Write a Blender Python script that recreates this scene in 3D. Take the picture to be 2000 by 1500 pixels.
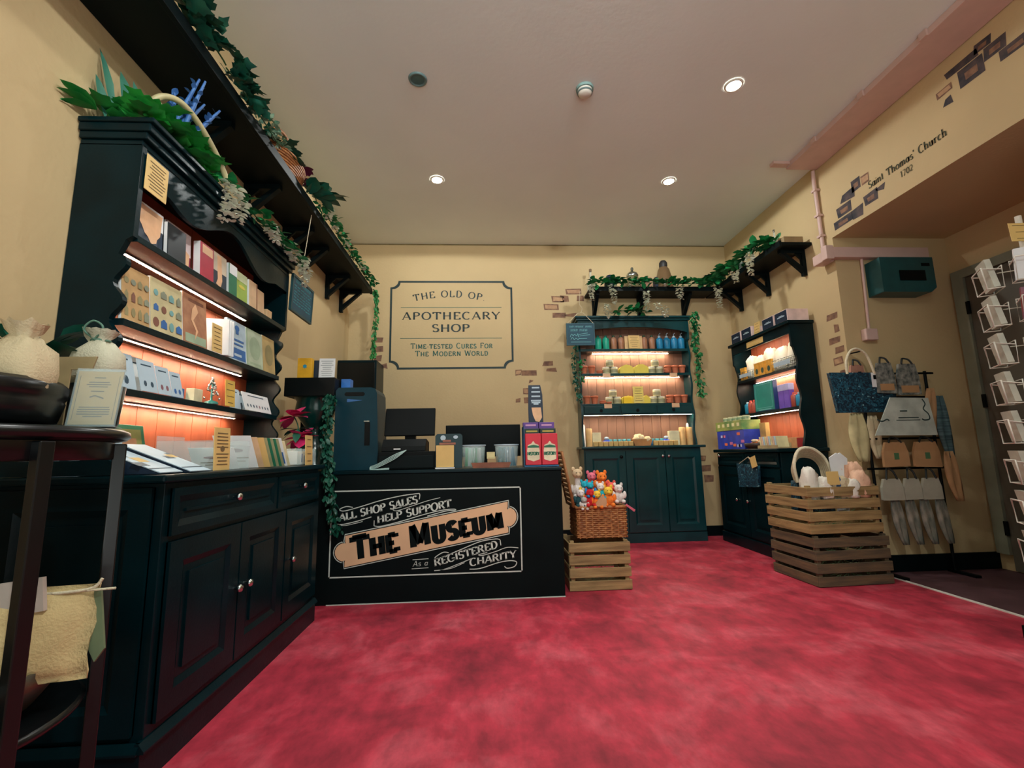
import bpy, math, random
from mathutils import Vector, Matrix

for _o in list(bpy.data.objects):
    bpy.data.objects.remove(_o)
SC = bpy.context.scene
COL = SC.collection

# ------------------------------------------------------------------ camera
def make_camera():
    yaw, pitch, roll = math.radians(3.339), math.radians(8.569), math.radians(-1.140)
    cy, sy, cp, sp = math.cos(yaw), math.sin(yaw), math.cos(pitch), math.sin(pitch)
    fwd = Vector((sy*cp, cy*cp, sp)); right0 = Vector((cy, -sy, 0)); up0 = right0.cross(fwd)
    cr, sr = math.cos(roll), math.sin(roll)
    right = cr*right0 + sr*up0; up = -sr*right0 + cr*up0
    M = Matrix((right, up, -fwd)).transposed().to_4x4()
    M.translation = Vector((0, 0, 1.0))
    cam = bpy.data.cameras.new('camera'); ob = bpy.data.objects.new('camera', cam)
    COL.objects.link(ob); ob.matrix_world = M
    cam.sensor_fit = 'HORIZONTAL'; cam.sensor_width = 36.0
    cam.lens = 901.99/2000*36.0; cam.clip_start = 0.02; cam.clip_end = 60
    SC.camera = ob
make_camera()

# ------------------------------------------------------------------ world, exposure
W = bpy.data.worlds.new('world'); SC.world = W; W.use_nodes = True
_nt = W.node_tree; _bg = _nt.nodes['Background']
# added fill through the open end: bright lower half lifts the ceiling, dim above
_tc = _nt.nodes.new('ShaderNodeTexCoord'); _sx = _nt.nodes.new('ShaderNodeSeparateXYZ'); _cr = _nt.nodes.new('ShaderNodeValToRGB')
_nt.links.new(_tc.outputs['Generated'], _sx.inputs[0]); _mr = _nt.nodes.new('ShaderNodeMapRange')
_mr.inputs['From Min'].default_value = -1; _nt.links.new(_sx.outputs['Z'], _mr.inputs['Value']); _nt.links.new(_mr.outputs['Result'], _cr.inputs['Fac'])
_cr.color_ramp.elements[0].position = .44; _cr.color_ramp.elements[0].color = (.86, .90, .86, 1)
_cr.color_ramp.elements[1].position = .54; _cr.color_ramp.elements[1].color = (.15, .20, .19, 1)
_nt.links.new(_cr.outputs['Color'], _bg.inputs[0]); _bg.inputs[1].default_value = 2.1
SC.view_settings.view_transform = 'Standard'; SC.view_settings.look = 'None'
SC.view_settings.gamma = 1.0; SC.view_settings.use_curve_mapping = False
SC.view_settings.exposure = 0.45

# room dimensions
XL, XR, YB, ZC, YF = -1.635, 3.11, 5.5, 3.61, -1.6
YA, XA = 3.72, 4.17          # alcove back wall, alcove side wall
ZS = 2.85                    # soffit height

SPOT_W = 72.0
def spot(x, y, w, ang=174, blend=.25, col=(.96, 1, .98), z=ZC-.035, aim=None):
    l = bpy.data.lights.new('downlight_beam', 'SPOT'); l.energy = w; l.spot_size = math.radians(ang)
    l.spot_blend = blend; l.color = col; l.shadow_soft_size = .045
    o = bpy.data.objects.new('downlight_beam', l); COL.objects.link(o); o.location = (x, y, z)
    if aim: o.rotation_euler = (Vector(aim)-Vector((x, y, z))).to_track_quat('-Z', 'Y').to_euler()
    return o
# x, y, share of power, cone, aim (None = straight down; the two aimed ones are added unseen fill lamps, turned away from the alcove)
DOWNLIGHTS = [(-.44, 4.11, .5, 174, None), (1.815, 4.08, .5, 174, None), (1.82, 2.89, .8, 96, None), (1.0, 1.0, .55, 100, None), (-.44, 1.5, .4, 130, None),
              (.55, .55, 1.55, 104, (-.6, 5.0, 1.3)), (.6, -.6, 1.5, 96, (-.1, 4.6, .6))]

# ------------------------------------------------------------------ mesh builder
class MB:
    def __init__(s): s.v = []; s.f = []; s.mi = []; s.sm = []; s.M = None
    def add(s, vs, fs, m=0, smooth=False):
        b = len(s.v)
        if s.M is not None: vs = [s.M @ Vector(v) for v in vs]
        s.v.extend(tuple(v) for v in vs)
        for f in fs:
            s.f.append(tuple(i+b for i in f)); s.mi.append(m); s.sm.append(smooth)
        return s
    def box(s, x0, x1, y0, y1, z0, z1, m=0):
        v = [(x, y, z) for x in (x0, x1) for y in (y0, y1) for z in (z0, z1)]
        return s.add(v, [(0, 1, 3, 2), (4, 6, 7, 5), (0, 4, 5, 1), (2, 3, 7, 6), (0, 2, 6, 4), (1, 5, 7, 3)], m)
    def obox(s, c, ex, ey, ez, m=0):      # centre + three half-axis vectors
        c = Vector(c); ex = Vector(ex); ey = Vector(ey); ez = Vector(ez)
        v = [c+a*ex+b*ey+d*ez for a in (-1, 1) for b in (-1, 1) for d in (-1, 1)]
        return s.add(v, [(0, 1, 3, 2), (4, 6, 7, 5), (0, 4, 5, 1), (2, 3, 7, 6), (0, 2, 6, 4), (1, 5, 7, 3)], m)
    def prism(s, pts, o, u, v, n, t, m=0, smooth=False):   # polygon (a,b) -> o+a*u+b*v, extruded t along n
        o = Vector(o); u = Vector(u); v = Vector(v); n = Vector(n)
        k = len(pts); A = [o+u*a+v*b for a, b in pts]; B = [p+n*t for p in A]
        s.add(A+B, [tuple(range(k))[::-1], tuple(range(k, 2*k))], m)
        s.add(A+B, [(i, (i+1) % k, k+(i+1) % k, k+i) for i in range(k)], m, smooth)
        return s
    def poly(s, pts, m=0):
        return s.add(pts, [tuple(range(len(pts)))], m)
    def lathe(s, prof, c=(0, 0, 0), n=24, m=0, smooth=True, cap=True):
        c = Vector(c); vs = []; fs = []
        for r, z in prof:
            for i in range(n):
                a = 2*math.pi*i/n; vs.append(c+Vector((r*math.cos(a), r*math.sin(a), z)))
        for j in range(len(prof)-1):
            for i in range(n):
                i2 = (i+1) % n; fs.append((j*n+i, j*n+i2, (j+1)*n+i2, (j+1)*n+i))
        s.add(vs, fs, m, smooth)
        if cap:
            L = len(prof)-1
            if prof[0][0] > 1e-4: s.add(vs[:n], [tuple(range(n))[::-1]], m)
            if prof[L][0] > 1e-4: s.add(vs[L*n:], [tuple(range(n))], m)
        return s
    def tube(s, pts, r, n=6, m=0, closed=False, smooth=True):
        pts = [Vector(p) for p in pts]; k = len(pts); vs = []; fs = []
        rr = r if isinstance(r, (list, tuple)) else [r]*k
        prev = None
        for i, p in enumerate(pts):
            if closed: t = pts[(i+1) % k]-pts[i-1]
            else: t = pts[min(i+1, k-1)]-pts[max(i-1, 0)]
            if t.length < 1e-9: t = Vector((0, 0, 1))
            t.normalize()
            a = Vector((0, 0, 1)) if prev is None else prev
            a = a - t*a.dot(t)
            if a.length < 1e-3: a = Vector((1, 0, 0)) - t*t.x
            if a.length < 1e-3: a = Vector((0, 1, 0)) - t*t.y
            a.normalize(); prev = a; b = t.cross(a)
            for j in range(n):
                q = 2*math.pi*j/n; vs.append(p+(a*math.cos(q)+b*math.sin(q))*rr[i])
        for i in range(k if closed else k-1):
            i2 = (i+1) % k
            for j in range(n):
                j2 = (j+1) % n; fs.append((i*n+j, i2*n+j, i2*n+j2, i*n+j2))
        s.add(vs, fs, m, smooth)
        if not closed:
            s.add(vs[:n], [tuple(range(n))], m); s.add(vs[-n:], [tuple(range(n))[::-1]], m)
        return s
    def ell(s, c, rx, ry, rz, nu=12, nv=8, m=0, jit=0, rng=None):
        c = Vector(c); vs = [c+Vector((0, 0, rz))]; fs = []
        for j in range(1, nv):
            t = math.pi*j/nv
            for i in range(nu):
                a = 2*math.pi*i/nu; k = 1+(rng.uniform(-jit, jit) if jit else 0)
                vs.append(c+Vector((rx*math.sin(t)*math.cos(a)*k, ry*math.sin(t)*math.sin(a)*k, rz*math.cos(t)*k)))
        vs.append(c-Vector((0, 0, rz))); L = len(vs)-1
        for i in range(nu):
            i2 = (i+1) % nu
            fs.append((0, 1+i, 1+i2)); fs.append((L, L-nu+i2, L-nu+i))
            for j in range(nv-2):
                fs.append((1+j*nu+i, 1+(j+1)*nu+i, 1+(j+1)*nu+i2, 1+j*nu+i2))
        return s.add(vs, fs, m, True)
    def leaf(s, p, d, nrm, L, w, m=0, kind=0):     # kind 0 oval, 1 ivy
        p = Vector(p); d = Vector(d).normalized(); nrm = Vector(nrm)
        sd = d.cross(nrm)
        if sd.length < 1e-3: sd = d.cross(Vector((.3, .5, .8)))
        sd.normalize(); up = sd.cross(d)
        if kind == 0:
            sh = [(0, 0), (.25, .36), (.55, .5), (.82, .3), (1, 0)]
        else:
            sh = [(0, 0), (-.05, .42), (.3, .52), (.38, .3), (.6, .42), (.7, .2), (1, 0)]
        ce = [p+d*(a*L)-up*(L*.18*a*a) for a, b in sh]
        lf = [p+d*(a*L)+sd*(b*w)+up*(w*.18*b-L*.18*a*a) for a, b in sh[1:-1]]
        rt = [p+d*(a*L)-sd*(b*w)+up*(w*.18*b-L*.18*a*a) for a, b in sh[1:-1]]
        k = len(sh)-2; vs = ce+lf+rt; n = len(ce); fs = []
        fs.append((0, 1, n)); fs.append((0, n+k, 1))
        for i in range(k-1):
            fs.append((1+i, 2+i, n+i+1, n+i)); fs.append((1+i, n+k+i, n+k+i+1, 2+i))
        fs.append((k, k+1, n+k-1)); fs.append((k, n+2*k-1, k+1))
        return s.add(vs, fs, m, True)

WM = {}
def link_mesh(name, mb, mats, inv):
    me = bpy.data.meshes.new(name)
    vs = [inv @ Vector(v) for v in mb.v] if inv is not None else mb.v
    me.from_pydata([tuple(v) for v in vs], [], mb.f)
    if not isinstance(mats, (list, tuple)): mats = [mats]
    for m in mats: me.materials.append(m)
    me.polygons.foreach_set('material_index', mb.mi)
    me.polygons.foreach_set('use_smooth', mb.sm)
    me.update()
    ob = bpy.data.objects.new(name, me); COL.objects.link(ob)
    return ob
def bevel(ob, w, seg=2):
    b = ob.modifiers.new('bevel', 'BEVEL'); b.width = w; b.segments = seg; b.limit_method = 'ANGLE'; b.angle_limit = .7
    return ob
def tag(o, label, cat, group=None):
    o['label'] = label; o['category'] = cat
    if group: o['group'] = group
    return o
def thing(name, label, cat, loc=(0, 0, 0), rz=0, group=None):
    o = bpy.data.objects.new(name, None); COL.objects.link(o); o.empty_display_size = .05
    o.location = loc; o.rotation_euler = (0, 0, rz); tag(o, label, cat, group)
    WM[o.name] = Matrix.Translation(Vector(loc)) @ Matrix.Rotation(rz, 4, 'Z')
    return o
def part(name, mb, mats, parent, local=False, bv=0, label=None):
    inv = None if local else WM[parent.name].inverted()
    ob = link_mesh(name, mb, mats, inv); ob.parent = parent; WM[ob.name] = WM[parent.name]
    if bv: bevel(ob, bv)
    if label: ob['label'] = label
    return ob
def solo(name, mb, mats, label, cat, loc, group=None, bv=0):      # a thing that is one mesh, given in world coordinates
    ob = link_mesh(name, mb, mats, Matrix.Translation(-Vector(loc))); ob.location = loc
    tag(ob, label, cat, group); WM[ob.name] = Matrix.Translation(Vector(loc))
    if bv: bevel(ob, bv)
    return ob
def struct(name, mb, mats, parent=None, bv=0):
    ob = link_mesh(name, mb, mats, None); WM[ob.name] = Matrix.Identity(4)
    if parent: ob.parent = parent
    else: ob['kind'] = 'structure'
    if bv: bevel(ob, bv)
    return ob
def dup(root, loc, rz=0, label=None, group=None):
    r = root.copy(); COL.objects.link(r); r.location = loc; r.rotation_euler = (0, 0, rz)
    if label: r['label'] = label
    if group: r['group'] = group
    for ch in list(root.children):
        c = ch.copy(); COL.objects.link(c); c.parent = r
        for g in list(ch.children):
            d = g.copy(); COL.objects.link(d); d.parent = c
    return r

# ------------------------------------------------------------------ materials
def lin(c):
    def f(x):
        x /= 255.0
        return x/12.92 if x <= .04045 else ((x+.055)/1.055)**2.4
    return tuple(f(x) for x in c)
MATS = {}
def mat(name, rgb, rough=.5, metal=0., var=.18, scale=9., bump=0., bscale=60., stretch=(1, 1, 1), rgb2=None, spec=.5, trans=0., emit=None, estr=0., alpha=1., coat=0., detail=4):
    if name in MATS: return MATS[name]
    m = bpy.data.materials.new(name); m.use_nodes = True; nt = m.node_tree; N = nt.nodes; L = nt.links
    b = N['Principled BSDF']; c = lin(rgb)
    tc = N.new('ShaderNodeTexCoord'); mp = N.new('ShaderNodeMapping'); mp.inputs['Scale'].default_value = stretch
    L.new(tc.outputs['Object'], mp.inputs['Vector'])
    nz = N.new('ShaderNodeTexNoise'); nz.inputs['Scale'].default_value = scale; nz.inputs['Detail'].default_value = detail
    L.new(mp.outputs['Vector'], nz.inputs['Vector'])
    cr = N.new('ShaderNodeValToRGB'); cr.color_ramp.elements[0].position = .32; cr.color_ramp.elements[1].position = .68
    c2 = lin(rgb2) if rgb2 else tuple(min(1, x*(1+var)) for x in c)
    c1 = c if rgb2 else tuple(x*(1-var) for x in c)
    cr.color_ramp.elements[0].color = (*c1, 1); cr.color_ramp.elements[1].color = (*c2, 1)
    L.new(nz.outputs['Fac'], cr.inputs['Fac']); L.new(cr.outputs['Color'], b.inputs['Base Color'])
    b.inputs['Roughness'].default_value = rough; b.inputs['Metallic'].default_value = metal
    b.inputs['Specular IOR Level'].default_value = spec
    if trans: b.inputs['Transmission Weight'].default_value = trans
    if coat: b.inputs['Coat Weight'].default_value = coat
    if alpha < 1: b.inputs['Alpha'].default_value = alpha
    if emit:
        b.inputs['Emission Color'].default_value = (*lin(emit), 1); b.inputs['Emission Strength'].default_value = estr
    if bump:
        n2 = N.new('ShaderNodeTexNoise'); n2.inputs['Scale'].default_value = bscale
        L.new(mp.outputs['Vector'], n2.inputs['Vector'])
        bp = N.new('ShaderNodeBump'); bp.inputs['Strength'].default_value = bump; bp.inputs['Distance'].default_value = .01
        L.new(n2.outputs['Fac'], bp.inputs['Height']); L.new(bp.outputs['Normal'], b.inputs['Normal'])
    MATS[name] = m
    return m
M_WALL = mat('wall_paint', (196, 172, 128), .75, var=.05, scale=1.6, bump=.15, bscale=40)
M_CEIL = mat('ceiling_paint', (232, 242, 238), .8, var=.03, scale=1.2, bump=.1, bscale=30)
M_SOFF = mat('soffit_paint', (200, 165, 130), .8, var=.05, scale=2)
M_FLOOR = None
M_BLACK = mat('black_paint', (2, 27, 32), .3, spec=.16, var=.25, scale=5, bump=.05, bscale=90)
M_BLACK2 = mat('black_paint_soft', (3, 14, 16), .5, spec=.14, var=.2, scale=6)
M_GREEN = mat('green_paint', (10, 56, 60), .26, var=.22, scale=4, bump=.05, bscale=80)
M_GREEN_BOARD = mat('green_back_boards', (134, 96, 76), .55, var=.15, scale=5, stretch=(3, 3, .5))
M_REDWOOD = mat('stained_back_boards', (168, 84, 54), .5, var=.18, scale=6, stretch=(2, 2, .4))
M_TILE = mat('counter_black', (3, 14, 15), .6, var=.2, scale=4, spec=.12)
M_CREAM = mat('sign_cream', (222, 182, 142), .6, var=.06, scale=6)
M_WHITE = mat('white_paint', (214, 210, 198), .5, var=.06)
M_LETTER = mat('sign_white_lettering', (196, 206, 198), .6, var=.08, scale=30)
M_INK = mat('dark_green_ink', (18, 44, 44), .6, var=.2)
M_INK2 = mat('green_ink', (40, 96, 84), .6, var=.15)
M_TANCARD = mat('tan_card', (212, 178, 110), .6, var=.06)
M_CARDINK = mat('card_ink', (110, 90, 56), .7, var=.1)
M_PAPER = mat('white_paper', (220, 222, 222), .6, var=.04)
M_PALEBLUE = mat('pale_blue_paper', (176, 196, 208), .5, var=.06)
M_METAL = mat('brushed_metal', (170, 180, 180), .25, metal=1., var=.1)
M_CHROME = mat('chrome', (200, 205, 205), .12, metal=1., var=.05)
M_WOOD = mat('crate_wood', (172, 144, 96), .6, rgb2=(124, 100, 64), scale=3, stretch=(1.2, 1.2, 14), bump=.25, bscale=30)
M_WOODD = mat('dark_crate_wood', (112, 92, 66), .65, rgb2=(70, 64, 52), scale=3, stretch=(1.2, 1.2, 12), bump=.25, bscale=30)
M_WICK = mat('wicker', (178, 118, 66), .55, rgb2=(132, 80, 42), scale=30, bump=.4, bscale=120)
M_LEAF = mat('ivy_leaf', (20, 96, 58), .45, rgb2=(34, 134, 70), scale=14, spec=.4)
M_LEAFD = mat('dark_ivy_leaf', (12, 66, 56), .45, rgb2=(20, 92, 68), scale=14, spec=.4)
M_STEM = mat('vine_stem', (44, 84, 44), .6, var=.2)
M_PETAL = mat('white_petal', (222, 226, 208), .6, var=.06, scale=30)
M_GLASS = mat('clear_acrylic', (205, 225, 225), .06, alpha=.22, var=.0, spec=.5)
M_LED = mat('led_glow', (255, 240, 220), .5, emit=(255, 226, 190), estr=22.)
M_LEDP = mat('led_point', (255, 245, 230), .5, emit=(255, 236, 210), estr=110.)
M_TAPE = mat('led_tape', (230, 225, 215), .5, var=.05)
M_LAMP = mat('lamp_glow', (255, 250, 240), .5, emit=(255, 246, 232), estr=80.)
M_CLOTH = mat('calico_cloth', (204, 186, 150), .85, var=.08, scale=12, bump=.3, bscale=200)
M_NAVY = mat('navy_card', (18, 38, 58), .5, var=.15)
M_TERRA = mat('terracotta', (192, 108, 74), .75, var=.12, scale=20)
M_ROPE = mat('cotton_rope', (212, 200, 170), .8, var=.1, scale=60, bump=.4, bscale=160)
M_PLASTIC = mat('black_plastic', (4, 9, 10), .5, var=.1, spec=.14)
M_SLATE = mat('chalkboard_slate', (16, 66, 84), .6, var=.2, scale=6)
M_CHALK = mat('chalk', (118, 182, 186), .9, var=.1, scale=40)
def floor_mat():
    m = bpy.data.materials.new('red_floor_paint'); m.use_nodes = True; nt = m.node_tree; N = nt.nodes; L = nt.links
    b = N['Principled BSDF']; tc = N.new('ShaderNodeTexCoord')
    n1 = N.new('ShaderNodeTexNoise'); n1.inputs['Scale'].default_value = 2.3; n1.inputs['Detail'].default_value = 9; n1.inputs['Roughness'].default_value = .62
    n1.inputs['Distortion'].default_value = .4
    L.new(tc.outputs['Object'], n1.inputs['Vector'])
    cr = N.new('ShaderNodeValToRGB'); e = cr.color_ramp.elements
    e[0].position = .3; e[0].color = (*lin((134, 34, 50)), 1); e[1].position = .72; e[1].color = (*lin((206, 92, 104)), 1)
    k = e.new(.5); k.color = (*lin((180, 48, 66)), 1)
    L.new(n1.outputs['Fac'], cr.inputs['Fac'])
    n2 = N.new('ShaderNodeTexNoise'); n2.inputs['Scale'].default_value = 11; n2.inputs['Detail'].default_value = 12; n2.inputs['Roughness'].default_value = .72
    mp = N.new('ShaderNodeMapping'); mp.inputs['Scale'].default_value = (1, .45, 1); L.new(tc.outputs['Object'], mp.inputs['Vector']); L.new(mp.outputs['Vector'], n2.inputs['Vector'])
    r2 = N.new('ShaderNodeValToRGB'); r2.color_ramp.elements[0].position = .35; r2.color_ramp.elements[1].position = .65
    r2.color_ramp.elements[0].color = (.58, .58, .6, 1); r2.color_ramp.elements[1].color = (1.15, 1.12, 1.14, 1)
    L.new(n2.outputs['Fac'], r2.inputs['Fac'])
    mx = N.new('ShaderNodeMixRGB'); mx.blend_type = 'MULTIPLY'; mx.inputs[0].default_value = .9
    L.new(cr.outputs['Color'], mx.inputs[1]); L.new(r2.outputs['Color'], mx.inputs[2])
    L.new(mx.outputs['Color'], b.inputs['Base Color'])
    rr = N.new('ShaderNodeMapRange'); rr.inputs['To Min'].default_value = .5; rr.inputs['To Max'].default_value = .75
    L.new(n2.outputs['Fac'], rr.inputs['Value']); L.new(rr.outputs['Result'], b.inputs['Roughness'])
    b.inputs['Specular IOR Level'].default_value = .35
    return m
M_FLOOR = floor_mat()
def floral_mat():
    m = bpy.data.materials.new('blue_floral_print'); m.use_nodes = True; nt = m.node_tree; N = nt.nodes; L = nt.links
    b = N['Principled BSDF']; tc = N.new('ShaderNodeTexCoord')
    v = N.new('ShaderNodeTexVoronoi'); v.inputs['Scale'].default_value = 24
    n = N.new('ShaderNodeTexNoise'); n.inputs['Scale'].default_value = 30; n.inputs['Detail'].default_value = 4; n.inputs['Distortion'].default_value = 2.
    L.new(tc.outputs['Object'], v.inputs['Vector']); L.new(tc.outputs['Object'], n.inputs['Vector'])
    a = N.new('ShaderNodeValToRGB'); e = a.color_ramp.elements
    e[0].position = .08; e[0].color = (*lin((130, 180, 188)), 1); e[1].position = .2; e[1].color = (*lin((6, 32, 50)), 1)
    L.new(v.outputs['Distance'], a.inputs['Fac'])
    c = N.new('ShaderNodeValToRGB'); e = c.color_ramp.elements
    e[0].position = .45; e[0].color = (*lin((5, 26, 42)), 1); e[1].position = .72; e[1].color = (*lin((44, 110, 132)), 1)
    L.new(n.outputs['Fac'], c.inputs['Fac'])
    mx = N.new('ShaderNodeMixRGB'); mx.blend_type = 'LIGHTEN'; mx.inputs[0].default_value = 1
    L.new(a.outputs['Color'], mx.inputs[1]); L.new(c.outputs['Color'], mx.inputs[2]); L.new(mx.outputs['Color'], b.inputs['Base Color'])
    b.inputs['Roughness'].default_value = .5
    return m
M_FLORAL = floral_mat()

# ------------------------------------------------------------------ drawn lettering
def arc(cx, cy, rx, ry, a0, a1, n=14):
    return [(cx+rx*math.cos(math.radians(a0+(a1-a0)*i/n)), cy+ry*math.sin(math.radians(a0+(a1-a0)*i/n))) for i in range(n+1)]
G = {
 'A': (.78, [[(.05, 0), (.39, 1)], [(.39, 1), (.73, 0)], [(.19, .33), (.58, .33)]]),
 'B': (.68, [[(.13, 0), (.13, 1)], [(.13, 1)]+arc(.34, .76, .22, .24, 90, -90)+[(.13, .52)], [(.13, .52)]+arc(.36, .26, .25, .26, 90, -90)+[(.13, 0)]]),
 'C': (.74, [arc(.41, .5, .35, .5, 48, 312)]),
 'D': (.74, [[(.13, 0), (.13, 1)], [(.13, 1)]+arc(.3, .5, .36, .5, 90, -90)+[(.13, 0)]]),
 'E': (.66, [[(.13, 0), (.13, 1)], [(.13, .97), (.57, .97)], [(.13, .5), (.46, .5)], [(.13, .03), (.6, .03)], [(.57, 1), (.57, .8)], [(.6, 0), (.6, .22)]]),
 'F': (.62, [[(.13, 0), (.13, 1)], [(.13, .97), (.56, .97)], [(.13, .5), (.45, .5)], [(.56, 1), (.56, .8)]]),
 'G': (.8, [arc(.41, .5, .35, .5, 48, 340), [(.45, .42), (.76, .42)], [(.7, .42), (.7, .1)]]),
 'H': (.82, [[(.14, 0), (.14, 1)], [(.68, 0), (.68, 1)], [(.14, .5), (.68, .5)]]),
 'I': (.3, [[(.15, 0), (.15, 1)]]),
 'K': (.74, [[(.13, 0), (.13, 1)], [(.13, .4), (.62, 1)], [(.3, .58), (.68, 0)]]),
 'L': (.62, [[(.13, 0), (.13, 1)], [(.13, .03), (.56, .03)], [(.56, 0), (.56, .24)]]),
 'M': (.96, [[(.12, 0), (.14, 1)], [(.14, 1), (.47, .12)], [(.47, .12), (.8, 1)], [(.82, 1), (.84, 0)]]),
 'N': (.8, [[(.13, 0), (.13, 1)], [(.13, 1), (.67, 0)], [(.67, 0), (.67, 1)]]),
 'O': (.84, [arc(.42, .5, .36, .5, 0, 360, 26)]),
 'P': (.66, [[(.13, 0), (.13, 1)], [(.13, .98)]+arc(.34, .74, .24, .24, 90, -90)+[(.13, .5)]]),
 'R': (.74, [[(.13, 0), (.13, 1)], [(.13, .98)]+arc(.34, .75, .24, .23, 90, -90)+[(.13, .52)], [(.36, .52), (.68, 0)]]),
 'S': (.62, [arc(.31, .745, .22, .245, 25, 270, 12)+arc(.31, .25, .24, .25, 90, -155, 12)[1:]]),
 'T': (.74, [[(.37, 0), (.37, 1)], [(.04, .97), (.7, .97)], [(.05, 1), (.05, .78)], [(.69, 1), (.69, .78)]]),
 'U': (.78, [[(.13, 1), (.13, .3)]+arc(.39, .28, .26, .28, 180, 360)+[(.65, .3), (.65, 1)]]),
 'V': (.74, [[(.04, 1), (.37, 0)], [(.37, 0), (.7, 1)]]),
 'W': (1.0, [[(.03, 1), (.27, 0)], [(.27, 0), (.5, .9)], [(.5, .9), (.73, 0)], [(.73, 0), (.97, 1)]]),
 'Y': (.72, [[(.04, 1), (.36, .45)], [(.68, 1), (.36, .45)], [(.36, .45), (.36, 0)]]),
 '-': (.36, [[(.05, .4), (.31, .4)]]), '.': (.2, [[(.07, .05), (.14, .05)]]), "'": (.2, [[(.1, 1), (.08, .75)]]), ' ': (.4, []),
 '0': (.6, [arc(.3, .5, .23, .5, 0, 360, 20)]), '1': (.4, [[(.2, 0), (.2, 1)], [(.2, 1), (.06, .85)]]),
 '2': (.6, [arc(.29, .73, .21, .26, 160, -40, 10)+[(.07, .03)], [(.07, .03), (.54, .03)]]), '7': (.58, [[(.05, .97), (.54, .97)], [(.54, .97), (.2, 0)]]),
 '%': (.8, [arc(.2, .75, .14, .22, 0, 360, 12), arc(.6, .25, .14, .22, 0, 360, 12), [(.65, 1), (.15, 0)]]),
 'a': (.55, [arc(.25, .3, .19, .29, 0, 360, 16), [(.45, .6), (.45, 0)]]), 'i': (.24, [[(.12, 0), (.12, .6)], [(.12, .76), (.12, .84)]]),
 'n': (.6, [[(.12, 0), (.12, .6)], [(.12, .35)]+arc(.3, .38, .18, .21, 180, 0)+[(.48, .38), (.48, 0)]]),
 't': (.38, [[(.17, .85), (.17, .08), (.3, .02)], [(.03, .58), (.34, .58)]]),
 'h': (.6, [[(.12, 0), (.12, 1)], [(.12, .35)]+arc(.3, .38, .18, .21, 180, 0)+[(.48, .38), (.48, 0)]]),
 'o': (.56, [arc(.28, .3, .22, .3, 0, 360, 18)]),
 'm': (.9, [[(.12, 0), (.12, .6)], [(.12, .35)]+arc(.28, .38, .16, .21, 180, 0)+[(.44, .38), (.44, 0)], [(.44, .35)]+arc(.6, .38, .16, .21, 180, 0)+[(.76, .38), (.76, 0)]]),
 's': (.46, [arc(.23, .45, .15, .14, 25, 270, 9)+arc(.23, .155, .16, .155, 90, -155, 9)[1:]]),
 'u': (.6, [[(.12, .6), (.12, .22)]+arc(.29, .22, .17, .21, 180, 360)+[(.46, .22), (.46, .6)], [(.46, .6), (.46, 0)]]),
 'r': (.42, [[(.12, 0), (.12, .6)], arc(.29, .38, .17, .2, 170, 50, 8)]), 'c': (.5, [arc(.28, .3, .2, .3, 50, 310)]),
}
def glyph(mb, ch, P, h, wx, thick, thin, serif, m=0):
    """P(x, y) -> 3D point, x and y in metres from the glyph origin."""
    def add_strip(pts):
        n = len(pts); lf = []; rt = []
        for i, (x, y) in enumerate(pts):
            a = pts[max(i-1, 0)]; b = pts[min(i+1, n-1)]
            if n > 3 and abs(pts[0][0]-pts[-1][0]) < 1e-4 and abs(pts[0][1]-pts[-1][1]) < 1e-4:
                if i == 0: a = pts[-2]
                if i == n-1: b = pts[1]
            dx, dy = b[0]-a[0], b[1]-a[1]; q = math.hypot(dx, dy) or 1; dx /= q; dy /= q
            k = (thin+(thick-thin)*(abs(dy)**1.5))*.5
            if n == 2 and dx*dy > 0 and abs(dx) > .15: k = (thin*1.25)*.5
            lf.append((x-dy*k, y+dx*k)); rt.append((x+dy*k, y-dx*k))
        vs = [P(*p) for p in lf]+[P(*p) for p in rt]
        mb.add(vs, [(i, n+i, n+i+1, i+1) for i in range(n-1)], m)
    for st in G[ch][1]:
        st2 = [(x*h*wx, y*h) for x, y in st]
        add_strip(st2)
        if serif > 0 and len(st) >= 2:
            for (x, y), (x2, y2) in ((st[0], st[1]), (st[-1], st[-2])):
                steep = abs(y-y2) > abs(x-x2)*.9
                if steep and (abs(y) < .01 or abs(y-1) < .01 or (ch.islower() and abs(y-.6) < .01)) and len(st) != 26:
                    if abs(y-y2) < .3: continue
                    yy = thin*.5 if y < .3 else y*h-thin*.5
                    s = serif*h
                    vs = [P(x*h*wx-s, yy-thin*.5), P(x*h*wx+s, yy-thin*.5), P(x*h*wx+s, yy+thin*.5), P(x*h*wx-s, yy+thin*.5)]
                    mb.add(vs, [(0, 1, 2, 3)], m)
def text(mb, s, p0, p1, n, h, thick=.16, thin=.07, serif=.12, caps=1.0, slant=0., arch=0., gap=.06, m=0, h1=None):
    """letters from p0 to p1 along the baseline (3D), n = facing normal, h = cap height."""
    p0 = Vector(p0); p1 = Vector(p1); n = Vector(n).normalized(); d = p1-p0; Lw = d.length; ex = d.normalized(); ey = n.cross(ex)
    seq = []; tot = 0; word = True
    for ch in s:
        k = 1.0
        if caps < 1 and ch != ' ':
            if not word: k = caps
            word = False
        if ch == ' ': word = True
        a = G[ch][0]*k+gap; seq.append((ch, k, tot, a)); tot += a
    wx = Lw/((tot-gap)*h)
    for ch, k, x, a in seq:
        X0 = x*h*wx; u = (X0+a*h*wx*.5)/Lw
        hh = h if h1 is None else h+(h1-h)*u
        oy = arch*4*u*(1-u); sl = arch*4*(1-2*u)/Lw
        def P(x, y, X0=X0, oy=oy, sl=sl, mid=a*h*wx*.5):
            xr = x+slant*y
            return p0+ex*(X0+xr-sl*y)+ey*(oy+y+sl*(xr-mid))
        glyph(mb, ch, P, hh*k, wx, thick*h, thin*h, serif, m)
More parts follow.
